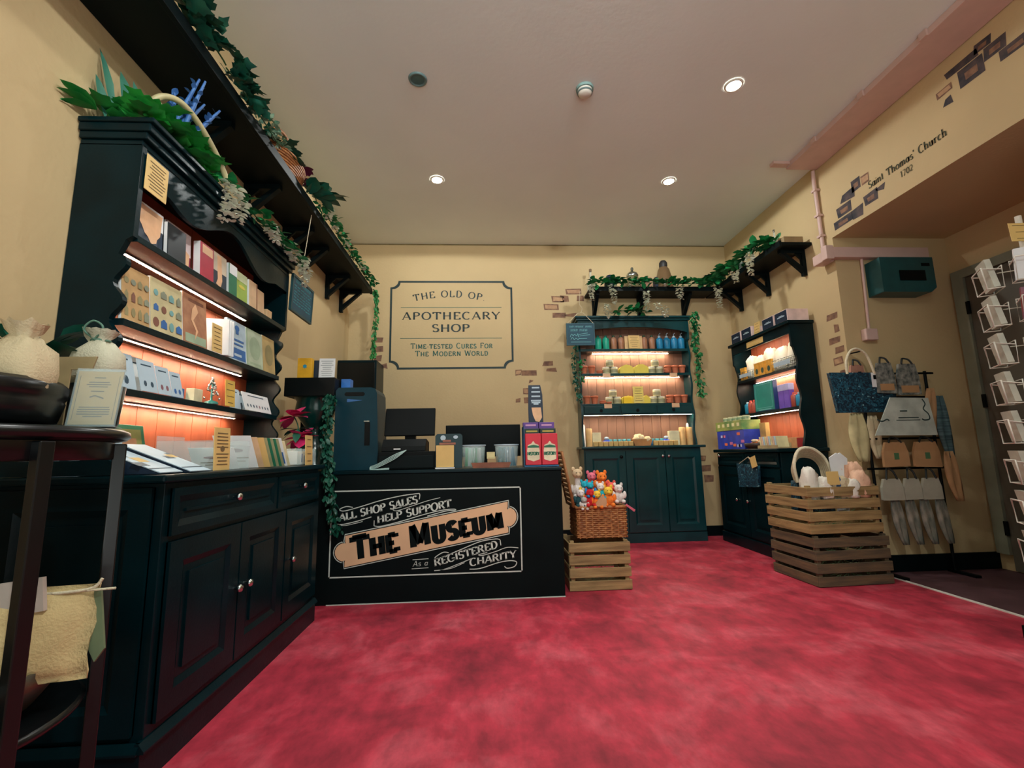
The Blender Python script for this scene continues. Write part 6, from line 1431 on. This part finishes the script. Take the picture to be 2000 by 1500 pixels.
plush('dark green soft toy just below the giraffe in the hamper', (.71, 3.58, .63), .8, pgr, pw, 2)
plush('multicoloured yellow soft toy beside the giraffe', (.755, 3.60, .70), .72, py, ptl, 3)
plush('bright blue soft toy near the left of the toy heap', (.79, 3.57, .695), .7, pbu, ptl, 4)
plush('coral pink soft toy at the top of the toy heap', (.83, 3.70, .74), .9, pc, ppk, 5)
plush('large orange soft toy at the top of the toy heap', (.90, 3.66, .73), 1.0, po, po, 6)
plush('red soft toy at the front left of the toy heap', (.785, 3.56, .635), .8, pr_, pr_, 7)
plush('orange yellow soft toy next to the red one at the front', (.835, 3.555, .62), .8, po, py, 8)
plush('teal soft toy in the middle of the toy heap', (.87, 3.58, .68), .75, ptl, pw, 9)
plush('orange soft toy at the front right of the toy heap', (.925, 3.57, .635), .9, po, py, 10)
plush('coral soft toy at the right side of the toy heap', (.965, 3.62, .665), .9, pc, pc, 11)
plush('white soft toy standing at the right end of the hamper', (1.01, 3.58, .655), .85, pw, pw, 12)
plush('pale grey soft toy at the front left rim of the hamper', (.735, 3.55, .60), .6, pw, mat('plush_grey', (176, 176, 170), .9), 13)
solo('gift_tag', MB().prism([(.80, .60), (.90, .59), (.895, .655), (.86, .675), (.83, .64)], (0, 3.507, 0), (1, 0, 0), (0, 0, 1), (0, 1, 0), .004), mat('tag_tan', (196, 150, 110), .6), 'tan gift tag at the front of the toy heap', 'tag', (.85, 3.507, .59))
solo('ribbon', MB().prism([(1.04, .60), (1.05, .61), (1.115, .565), (1.105, .55)], (0, 3.515, 0), (1, 0, 0), (0, 0, 1), (0, 1, 0), .004), mat('pink_ribbon', (206, 96, 116), .5), 'pink ribbon sticking out at the right rim of the hamper', 'ribbon', (1.07, 3.515, .55))

# ================================================================== things in the stacked crates
M_BUNW = mat('white_cotton', (222, 214, 200), .8, bump=.3, bscale=80, var=.06); M_PEACH = mat('peach_cotton', (226, 180, 150), .8, bump=.3, bscale=80, var=.08)
hd_ = thing('rope_handled_bag', 'white bag with thick coiled rope handles in the upper crate', 'bag', (2.58, 3.58, .60))
part('bag', MB().prism([(2.45, .50), (2.76, .50), (2.74, .74), (2.47, .74)], (0, 3.62, 0), (1, 0, 0), (0, 0, 1), (0, 1, 0), .08), M_FLORAL, hd_, bv=.01)
for k in range(6):
    y = 3.60+.022*k; o = .012*k; part('handle', MB().tube(spline([(2.46+o, y, .73), (2.445+o, y, .87-.008*k), (2.50+o, y, .985-.012*k), (2.61+o, y, .99-.014*k), (2.71+o*.5, y, .90-.01*k), (2.755, y, .74)], 6), .013, 7), M_ROPE, hd_)
M_CREAMC = mat('cream_cotton', (206, 186, 150), .8, bump=.3, bscale=80)
for k, (x, y, z_, w, h, m, l) in enumerate(((2.455, 3.46, .60, .11, .25, M_BUNW, 'upright white cotton bundle at the left front corner of the upper crate'), (2.56, 3.44, .62, .10, .16, M_BUNW, 'small crumpled white bundle in front of the rope handles'),
        (2.70, 3.46, .62, .11, .16, M_CREAMC, 'crumpled cream bundle beside the small blue bottle'), (2.775, 3.44, .62, .09, .14, M_BUNW, 'small white bundle in front of the paper sheaves'), (2.86, 3.47, .62, .13, .20, M_PEACH, 'crumpled peach bundle at the front right of the upper crate'),
        (2.915, 3.58, .64, .12, .24, M_PEACH, 'taller crumpled peach bundle at the right end of the upper crate'), (2.83, 3.60, .64, .12, .24, M_PEACH, 'crumpled peach bundle behind the paper sheaves of the upper crate'))):
    cloth_bag('cotton_bundle', l, 'cloth', (x, y, z_), w, w*.85, h, m, 60+k, None, 'cotton bundles in the upper crate')
for k, (x, l) in enumerate(((2.755, 'white folded paper sheaf standing left in the upper crate'), (2.80, 'white folded paper sheaf standing right in the upper crate'))):
    solo('paper_sheaf', MB().prism([(x-.03, .50), (x+.03, .50), (x+.065, .93-.02*k), (x+.01, .955), (x-.05, .92)], (0, 3.545+.02*k, 0), (1, 0, 0), (0, 0, 1), (0, 1, 0), .012), M_PAPER, l, 'paper', (x, 3.55, .50))
card('price_card', 'tan price card stuck among the bags of the upper crate', 'card', (2.605, 3.40, .72), (1, .05, 0), (0, .1, 1), .10, .10, .003, M_TANCARD, 0)
solo('small_bottle', MB().lathe([(.02, 0), (.022, .06), (.012, .08), (.012, .095)], (2.665, 3.44, .70), 12), M_BLUEP, 'small blue bottle tucked among the crate bags', 'bottle', (2.665, 3.44, .70))

# ================================================================== alcove: hanging floral bag and rack of bags
fb = thing('tote_bag', 'large blue floral tote bag with rope handle hanging by the alcove corner', 'bag', (3.08, 3.6, 1.27))
part('bag', MB().prism([(2.85, 1.275), (3.33, 1.275), (3.345, 1.60), (2.81, 1.605)], (0, 3.575, 0), (1, 0, 0), (0, 0, 1), (0, 1, 0), .03), M_FLORAL, fb, bv=.012)
part('side_gusset', MB().prism([(3.33, 1.285), (3.355, 1.285), (3.37, 1.585), (3.345, 1.60)], (0, 3.577, 0), (1, 0, 0), (0, 0, 1), (0, 1, 0), .03), mat('navy_gusset', (14, 36, 50), .6), fb)
part('handle', MB().tube(spline([(2.96, 3.57, 1.59), (2.965, 3.57, 1.70), (3.03, 3.585, 1.79), (3.10, 3.585, 1.80), (3.16, 3.58, 1.74), (3.195, 3.57, 1.59)], 7), .010, 7), M_ROPE, fb)
tg = part('swing_tag', MB().box(3.165, 3.225, 3.571, 3.574, 1.48, 1.60), M_PAPER, fb); part('tag_print', MB().box(3.18, 3.21, 3.5695, 3.5708, 1.545, 1.58), M_PLASTIC, tg)
solo('wall_hook', MB().tube([(3.12, YA-.001, 1.79), (3.12, 3.60, 1.785), (3.12, 3.58, 1.80)], .006, 6), M_PLASTIC, 'small black hook holding the floral tote bag', 'hook', (3.12, YA, 1.79))
rk = thing('display_rack', 'black tubular rack of hanging bags against the alcove wall', 'rack', (3.4, 3.62, 0))
mb = MB()
for x in (3.13, 3.70): mb.tube([(x, 3.64, .002), (x, 3.64, 1.62)], .011, 8); part('foot', MB().box(x-.02, x+.02, 3.46, 3.68, .002, .02), M_PLASTIC, rk)
part('upright', mb, M_PLASTIC, rk)
for z_ in (1.60, 1.40, 1.06, .82): part('cross_bar', MB().tube([(3.08, 3.63, z_), (3.76, 3.63, z_)], .009, 7), M_PLASTIC, rk)
part('header_card', MB().prism([(3.07, 1.085), (3.59, 1.08), (3.555, 1.378), (3.235, 1.385)], (0, 3.50, 0), (1, 0, 0), (0, 0, 1), (0, 1, 0), .008), mat('header_grey', (176, 184, 172), .6), rk)
mb = MB(); mb.box(3.28, 3.45, 3.4985, 3.4995, 1.218, 1.225).box(3.26, 3.46, 3.4985, 3.4995, 1.20, 1.205).box(3.30, 3.36, 3.4985, 3.4995, 1.27, 1.28)
stroke(mb, spline([(3.50, 3.499, 1.37), (3.52, 3.499, 1.33), (3.50, 3.499, 1.29), (3.535, 3.499, 1.25), (3.54, 3.499, 1.21), (3.50, 3.499, 1.20), (3.475, 3.499, 1.21)], 6), N_, .01); stroke(mb, spline([(3.10, 3.499, 1.21), (3.14, 3.499, 1.195), (3.18, 3.499, 1.21), (3.2, 3.499, 1.2)], 5), N_, .01)
part('header_print', mb, mat('header_ink', (40, 60, 58), .6), rk)
M_KRAFT = mat('kraft_paper', (176, 134, 92), .7, var=.12, scale=6); M_GREYT = mat('grey_canvas', (168, 164, 146), .8, var=.1); M_PRINTB = mat('black_white_print', (40, 52, 52), .6, rgb2=(150, 150, 140), scale=26)
def tote(label, x0, x1, z0, z1, y, m, hm, h=.14, grp='bags on the alcove rack', band=None):
    t = thing('tote_bag', label, 'bag', ((x0+x1)/2, y, z0), 0, grp); w = x1-x0; r = random.Random(int(x0*997))
    pts = [(x0, z0), (x1, z0+r.uniform(-.01, .01)), (x1-.02*w, z0+(z1-z0)*.6), (x1-.14*w, z1), (x0+.14*w, z1), (x0+.02*w, z0+(z1-z0)*.6)]
    part('bag', MB().prism(pts, (0, y, 0), (1, 0, 0), (0, 0, 1), (0, 1, 0), .022), m, t, bv=.006)
    part('handle', MB().tube(spline([(x0+.25*w, y, z1-.005), (x0+.35*w, y+.01, z1+h*.7), ((x0+x1)/2, y+.03, z1+h), (x1-.35*w, y+.01, z1+h*.7), (x1-.25*w, y, z1-.005)], 5), .007, 6), hm, t)
    if band: part('band', MB().box(x0+.02, x1-.02, y-.002, y-.0008, z0+.02, z0+(z1-z0)*.3), band, t)
    return t
M_HAND = mat('black_handle', (18, 26, 26), .6)
tote('dark patterned bag with brown base at the upper left of the alcove rack', 3.20, 3.36, 1.43, 1.68, 3.56, M_PRINTB, M_HAND, .05, band=M_KRAFT)
tote('dark patterned bag with brown base at the upper right of the alcove rack', 3.38, 3.57, 1.41, 1.67, 3.56, M_PRINTB, M_HAND, .05, band=M_KRAFT)
tote('pale pink bag behind the floral tote at the top of the alcove rack', 3.05, 3.19, 1.45, 1.68, 3.65, mat('faded_pink_bag', (170, 120, 100), .7), M_HAND, .05)
b_ = mat('kraft_emblem', (70, 110, 74), .6)
for x0, x1, l in ((3.14, 3.355, 'brown tote bag on the left of the middle row of the alcove rack'), (3.395, 3.62, 'brown tote bag on the right of the middle row of the alcove rack')):
    t = tote(l, x0, x1, .835, 1.03, 3.53, M_KRAFT, M_HAND, .04); cx = (x0+x1)/2
    part('emblem', MB().box(cx-.02, cx+.02, 3.5285, 3.5295, .895, .945), b_, t)
for x0, x1, l in ((3.09, 3.27, 'grey canvas bag at the left of the lower row of the alcove rack'), (3.275, 3.42, 'grey canvas bag in the middle of the lower row of the alcove rack'), (3.425, 3.59, 'grey canvas bag at the right of the lower row of the alcove rack')):
    tote(l, x0, x1, .58, .745, 3.53, M_GREYT, M_HAND, .08)
def hanging(label, x, w, z0, z1, y, m, seed, name='scarf', grp=None, sway=.05):
    r = random.Random(seed); t = thing(name, label, 'scarf', (x, y, z0), 0, grp); mb = MB(); n = 10; rows = []
    for i in range(n+1):
        q = i/n; z = z1+(z0-z1)*q; ww = w*(.35+.65*math.sin(math.pi*(.12+.80*q))); cx = x+sway*q
        rows.append([(cx-ww/2+ww*k/6, y+.012*math.sin(k*2.1+q*3), z) for k in range(7)])
    k7 = 7; vs = [p for rw in rows for p in rw]; nv = len(vs); vs2 = [(a, b+.006, c) for a, b, c in vs]; fs = []
    for i in range(n):
        for k in range(6):
            a = i*k7+k; fs.append((a, a+1, a+8, a+7)); fs.append((nv+a, nv+a+7, nv+a+8, nv+a+1))
    for i in range(n): fs.append((i*k7, (i+1)*k7, nv+(i+1)*k7, nv+i*k7)); fs.append((i*k7+6, nv+i*k7+6, nv+(i+1)*k7+6, (i+1)*k7+6))
    for k in range(6): fs.append((k, nv+k, nv+k+1, k+1)); a = n*k7+k; fs.append((a, a+1, nv+a+1, nv+a))
    mb.add(vs+vs2, fs, 0, True); part('fabric', mb, m, t); return t
M_SILK = mat('pale_silk', (160, 150, 134), .35, rgb2=(70, 84, 78), scale=7, stretch=(3, 3, 1)); M_STRIPE = mat('striped_scarf', (24, 48, 54), .7, rgb2=(90, 120, 124), scale=9, stretch=(.3, .3, 5))
for x, l in ((3.20, 'pale folded scarf hanging leftmost at the bottom of the alcove rack'), (3.32, 'pale folded scarf hanging second from left at the bottom of the alcove rack'), (3.44, 'pale folded scarf hanging third from left at the bottom of the alcove rack'), (3.57, 'pale folded scarf hanging rightmost at the bottom of the alcove rack')):
    hanging(l, x, .10, .24, .60, 3.55, M_SILK, int(x*50), 'scarf', 'pale scarves on the alcove rack', .05)
hanging('dark striped scarf hanging at the right side of the alcove rack', 3.70, .12, .90, 1.40, 3.55, M_STRIPE, 9, 'scarf', None, .03)
hanging('brown scarf tied above the dark striped scarf on the alcove rack', 3.62, .10, 1.1, 1.46, 3.53, M_KRAFT, 10, 'scarf', None, -.03)
hanging('long brown scarf hanging at the lower right of the alcove rack', 3.70, .12, .56, .95, 3.54, M_KRAFT, 11, 'scarf', None, .04)
hanging('cream calico drape hanging under the floral tote bag', 3.02, .17, .88, 1.27, 3.60, mat('pale_calico', (190, 178, 132), .8), 12, 'calico_drape', None, .02)
hanging('pale calico drape beside the cream one under the floral tote', 3.17, .12, .90, 1.25, 3.62, M_CLOTH, 13, 'calico_drape', None, .02)

# ================================================================== round table at the left with bowl and bags
TC = (-1.29, 1.2)
T = thing('round_table', 'tall black round two tier table at the left foreground', 'table', (TC[0], TC[1], 0))
M_TBL = mat('table_black', (10, 16, 18), .28, var=.2, scale=5)
part('table_top', MB().lathe([(.30, 1.052), (.325, 1.056), (.335, 1.066), (.333, 1.078), (.32, 1.085)], (*TC, 0), 56), M_TBL, T)
part('apron', MB().lathe([(.295, 1.005), (.30, 1.01), (.30, 1.051)], (*TC, 0), 48, cap=True), M_TBL, T)
part('lower_shelf', MB().lathe([(.27, .392), (.29, .396), (.295, .406), (.285, .414)], (*TC, 0), 48), M_TBL, T)
for a in (-18, 39, 130, 215):
    q = math.radians(a); r = .312; x, y = TC[0]+r*math.cos(q), TC[1]+r*math.sin(q); ex = Vector((math.cos(q), math.sin(q), 0)); ey = Vector((-ex.y, ex.x, 0)); s_ = .015
    part('leg', MB().obox((x, y, .525), ex*s_, ey*s_, (0, 0, .524)), M_TBL, T, bv=.003)
bo = thing('display_bowl', 'wide black bowl of calico bags on the round table', 'bowl', (-1.25, 1.12, 1.086))
part('bowl', MB().lathe([(.15, 0), (.20, .012), (.212, .06), (.208, .066), (.215, .075), (.217, .1), (.205, .112), (.195, .10), (.18, .02), (.0001, .012)], (-1.25, 1.12, 1.086), 48), M_TBL, bo)
cloth_bag('calico_bag', 'calico drawstring bag in the black bowl on the round table', 'bag', (-1.10, 1.14, 1.155), .12, .11, .18, M_CLOTH, 31, None, 'calico bags on the table')
cloth_bag('calico_bag', 'calico drawstring bag at the left edge of the black bowl', 'bag', (-1.25, 1.09, 1.155), .13, .12, .18, M_CLOTH, 34, None, 'calico bags on the table')
pt = thing('black_pot', 'black pot holding a calico bag behind the acrylic sign', 'pot', (-1.13, 1.38, 1.086)); part('pot_body', MB().lathe([(.05, 0), (.06, .02), (.07, .13), (.062, .13), (.05, .02), (.0001, .014)], (-1.125, 1.385, 1.086), 28), M_TBL, pt)
cloth_bag('calico_bag', 'calico bag with looped green tie in the black pot', 'bag', (-1.125, 1.385, 1.222), .12, .10, .16, mat('white_calico', (196, 192, 168), .85, bump=.3, bscale=200), 32, mat('green_tie', (90, 130, 112), .7), 'calico bags on the table')
hang_ = solo('paper_band', MB().prism([(-1.165, 1.10), (-1.13, 1.10), (-1.125, 1.25), (-1.07, 1.25), (-1.06, 1.285), (-1.165, 1.285)], (0, 1.30, 0), (1, 0, 0), (0, 0, 1), (0, 1, 0), .004), mat('tan_band', (170, 152, 112), .7), 'tan paper band hanging in front of the calico bag in the pot', 'label', (-1.12, 1.30, 1.10))  # plain tan paper colour
garland('potted_leaves', 'dark green leaves behind the calico bags on the round table', 'plant', [(-1.33, 1.36, 1.10), (-1.31, 1.37, 1.25), (-1.24, 1.36, 1.32)], 26, .03, .12, M_LEAFD, 0, rg, (0, -.5, .4), droop=.35)
sg = thing('acrylic_sign', 'tan information card in a clear acrylic stand on the round table', 'sign', (-1.0, 1.23, 1.086))
su = Vector((1, .25, 0)).normalized(); sv = Vector((.02, .10, 1)).normalized(); sn = su.cross(sv); s0 = Vector((-1.005, 1.235, 1.089))
part('card_insert', MB().obox(s0+sv*.075, su*.048, sv*.070, sn*.0008), M_TANCARD, sg)
part('acrylic', MB().obox(s0+sv*.076+sn*.003, su*.051, sv*.076, sn*.0012).obox(s0+sv*.076-sn*.003, su*.051, sv*.076, sn*.0012).obox(s0+sv*.001-sn*.02, su*.051, sn*.02, sv*.0015), M_GLASS, sg)
mb = MB()
for zz, w2 in ((.128, .012), (.116, .022), (.110, .026), (.104, .02), (.092, .014), (.05, .032), (.044, .034), (.038, .034), (.032, .034), (.026, .02)): mb.obox(s0+sv*zz+sn*.0012, su*w2, sv*.0012, sn*.0002)
stroke(mb, spline([s0+sv*.076-su*.014+sn*.0014, s0+sv*.08-su*.004+sn*.0014, s0+sv*.077+su*.006+sn*.0014, s0+sv*.073+su*.016+sn*.0014], 5), sn, .0035)
for s_ in (-1, 1): mb.obox(s0+sv*.075+su*.042*s_+sn*.0012, su*.0005, sv*.058, sn*.0002)
part('print', mb, M_CARDINK, sg)
# lower tier
lb_ = thing('storage_bowl', 'striped wooden bowl of calico bags on the lower tier of the round table', 'bowl', (-1.28, 1.2, .416))
part('bowl', MB().lathe([(.15, 0), (.20, .01), (.245, .07), (.255, .11), (.247, .11), (.225, .06), (.18, .016), (.0001, .012)], (-1.285, 1.2, .416), 44), mat('striped_bowl', (96, 70, 50), .4, rgb2=(40, 70, 70), scale=6, stretch=(.4, .4, 9)), lb_)
bg = thing('calico_bag', 'large cream calico bag in the bowl on the lower tier', 'bag', (-1.13, 1.21, .50), 0, 'calico bags on the lower tier')
def pillow(c, u, v, n, w, h, t, seed):
    mb = MB(); r = random.Random(seed); c = Vector(c); u, v, n = Vector(u).normalized(), Vector(v).normalized(), Vector(n).normalized(); N1 = 12; grid = {}
    vs = []; fs = []
    for s in (1, -1):
        for i in range(N1+1):
            for j in range(N1+1):
                a, b = i/N1*2-1, j/N1*2-1; e = (max(0, 1-a**4)*max(0, 1-b**4))**.6
                vs.append(c+u*a*w/2*(1+.03*math.sin(b*5))+v*b*h/2+n*s*(t/2*e+.002)+n*r.uniform(-.004, .004))
    K = (N1+1)**2
    for s in (0, 1):
        for i in range(N1):
            for j in range(N1):
                a = s*K+i*(N1+1)+j; q = (a, a+N1+1, a+N1+2, a+1); fs.append(q if s == 0 else q[::-1])
    for i in range(N1):
        for (a, b) in ((i*(N1+1), (i+1)*(N1+1)), ((i+1)*(N1+1)+N1, i*(N1+1)+N1), (i+1, i), (N1*(N1+1)+i, N1*(N1+1)+i+1)): fs.append((a, b, K+b, K+a))
    return mb.add(vs, fs, 0, True)
part('bag', pillow((-1.135, 1.21, .60), (1, .30, -.03), (-.02, .16, 1), (.28, -.94, .15), .36, .21, .08, 5), mat('cream_calico', (206, 182, 130), .85, bump=.3, bscale=160, var=.06), bg)
part('drawstring', MB().tube(spline([(-1.08, 1.22, .69), (-1.01, 1.235, .69), (-.965, 1.25, .695), (-.95, 1.255, .715)], 5), .004, 5).tube([(-.98, 1.245, .69), (-.92, 1.26, .69)], .003, 5), M_ROPE, bg)
solo('folded_paper', MB().prism([(-1.33, .63), (-1.03, .66), (-1.04, .735), (-1.34, .70)], (0, 1.30, 0), (1, .1, 0), (0, 0, 1), (0, 1, 0), .01), mat('grey_paper', (176, 166, 156), .7), 'folded grey paper standing behind the large calico bag', 'paper', (-1.18, 1.30, .63))
solo('green_tag', MB().prism([(-.972, .69), (-.957, .69), (-.935, .55), (-.955, .52), (-.972, .55)], (0, 1.262, 0), (1, 0, 0), (0, 0, 1), (0, 1, 0), .006), mat('sage_ribbon', (110, 128, 96), .6), 'sage green ribbon hanging beside the large calico bag', 'ribbon', (-.955, 1.262, .52))
for x, y, h, m, l in ((-1.40, 1.30, .56, mat('cream_roll', (176, 166, 104), .6), 'tall cream paper roll on the lower tier behind the bags'), (-1.345, 1.33, .5, mat('teal_roll', (20, 84, 84), .4), 'tall dark teal roll beside the cream roll on the lower tier')):
    solo('paper_roll', MB().lathe([(.02, 0), (.022, .02), (.022, h)], (x, y, .44), 14), m, l, 'roll', (x, y, .44))

# ================================================================== postcard spinner
SX, SY = 2.78, 2.1
sp = thing('postcard_spinner', 'white wire postcard spinner at the right edge of the shop', 'spinner', (SX, SY, 0))
M_WIRE = mat('white_wire', (206, 200, 186), .4)
part('pole', MB().tube([(SX, SY, .06), (SX, SY, 2.17)], .014, 10), M_WIRE, sp)
for a in (10, 100, 190, 280):
    q = math.radians(a); d = Vector((math.cos(q), math.sin(q), 0)); e = Vector((-d.y, d.x, 0)); part('foot', MB().obox((SX+d.x*.14, SY+d.y*.14, .055), d*.13, e*.022, (0, 0, .03)).ell((SX+d.x*.25, SY+d.y*.25, .02), .022, .022, .02, 12, 6), M_PLASTIC, sp)
ROWZ = [1.905-.197*i for i in range(8)]
art = {0: (M_PAPER, 'white postcard with a green umbrella drawing in the top row of the spinner'), 1: (mat('red_galaxy', (150, 50, 40), .3, rgb2=(24, 50, 90), scale=5), 'dark red and blue postcard in the second row of the spinner'), 2: (mat('teal_photo', (60, 150, 140), .3, rgb2=(190, 200, 190), scale=8), 'teal photo postcard in the third row of the spinner'), 3: (mat('yellow_postcard', (206, 178, 90), .5), 'yellow postcard in the fourth row of the spinner'), 4: (M_BLACK2, 'black framed postcard in the fifth row of the spinner'), 5: (M_BEIGE, 'beige postcard in the sixth row of the spinner'), 6: (M_PALEBLUE, 'pale blue postcard in the seventh row of the spinner'), 7: (M_PAPER, 'white postcard in the lowest row of the spinner')}
for fi, ang in enumerate((145, 235)):
    q = math.radians(ang); d = Vector((math.cos(q), math.sin(q), 0)); e = Vector((-d.y, d.x, 0)); O = Vector((SX, SY, 0))
    for i, z_ in enumerate(ROWZ):
        w2 = .075 if fi == 0 else .098; r0 = .115; mb = MB(); zb = z_-.115; P = lambda a, b, c: O+d*a+e*b+Vector((0, 0, c))
        for (a0, c0, a1, c1) in ((r0+.065, zb, r0+.075, z_),): 
            mb.tube([P(a0, -w2, c0), P(a1, -w2, c1), P(a1, w2, c1), P(a0, w2, c0)], .0038, 6, closed=True)
        mb.tube([P(r0, -w2, zb+.0), P(r0+.065, -w2, zb)], .003, 5).tube([P(r0, w2, zb), P(r0+.065, w2, zb)], .003, 5).tube([P(r0, -w2, z_-.02), P(r0+.074, -w2, z_-.005)], .003, 5).tube([P(r0, w2, z_-.02), P(r0+.074, w2, z_-.005)], .003, 5)
        mb.tube([P(r0, -w2, zb), P(r0, -w2, z_), P(r0, w2, z_), P(r0, w2, zb)], .003, 5, closed=True).tube([P(.0, 0, z_-.02), P(r0, 0, z_-.02)], .003, 5)
        part('wire_pocket', mb, M_WIRE, sp)
        if fi < 2:
            m, l = art[i] if fi == 1 else (mat('pale_card_back', (178, 176, 160), .6), ['plain pale postcard stack in the top left pocket of the spinner', 'plain pale postcard stack in the second left pocket of the spinner', 'plain pale postcard stack in the third left pocket of the spinner', 'plain pale postcard stack in the fourth left pocket of the spinner', 'plain pale postcard stack in the fifth left pocket of the spinner', 'plain pale postcard stack in the sixth left pocket of the spinner', 'plain pale postcard stack in the seventh left pocket of the spinner', 'plain pale postcard stack in the lowest left pocket of the spinner'][i])
            c = P(r0+.03, 0, zb+.006); t = thing('postcard', l, 'postcard', tuple(c), 0, 'postcards on the spinner')
            part('card_stock', MB().obox(c+Vector((0, 0, .078))+d*.006, e*(w2-.006), Vector((0, 0, .076))+d*.012, d*(.012 if fi == 0 else .008)), m, t)
            if fi == 1 and i == 0:
                mb = MB(); k = c+d*.0165; F_ = lambda a, b: k+e*a+Vector((0, 0, b))+d*(.012*(b-.078)/.076)
                for a in (-.06, -.04, -.012, .03, .06): stroke(mb, [F_(0, .125), F_(a, .075)], d, .0025)
                mb.poly([F_(.012*math.cos(j*.8), .13+.01*math.sin(j*.8)) for j in range(8)]); mb.poly([F_(-.002+.008*math.cos(j*.8), .045+.005*math.sin(j*.8)) for j in range(8)]); stroke(mb, [F_(-.045, .04), F_(-.04, .07)], d, .005)
                part('print', mb, M_DGRN, t)
card('price_card', 'tan price card clipped on top of the postcard spinner', 'card', (SX-.03, SY-.03, 2.02), (1, -.1, 0), (0, .05, 1), .12, .10, .003, M_TANCARD, 3)
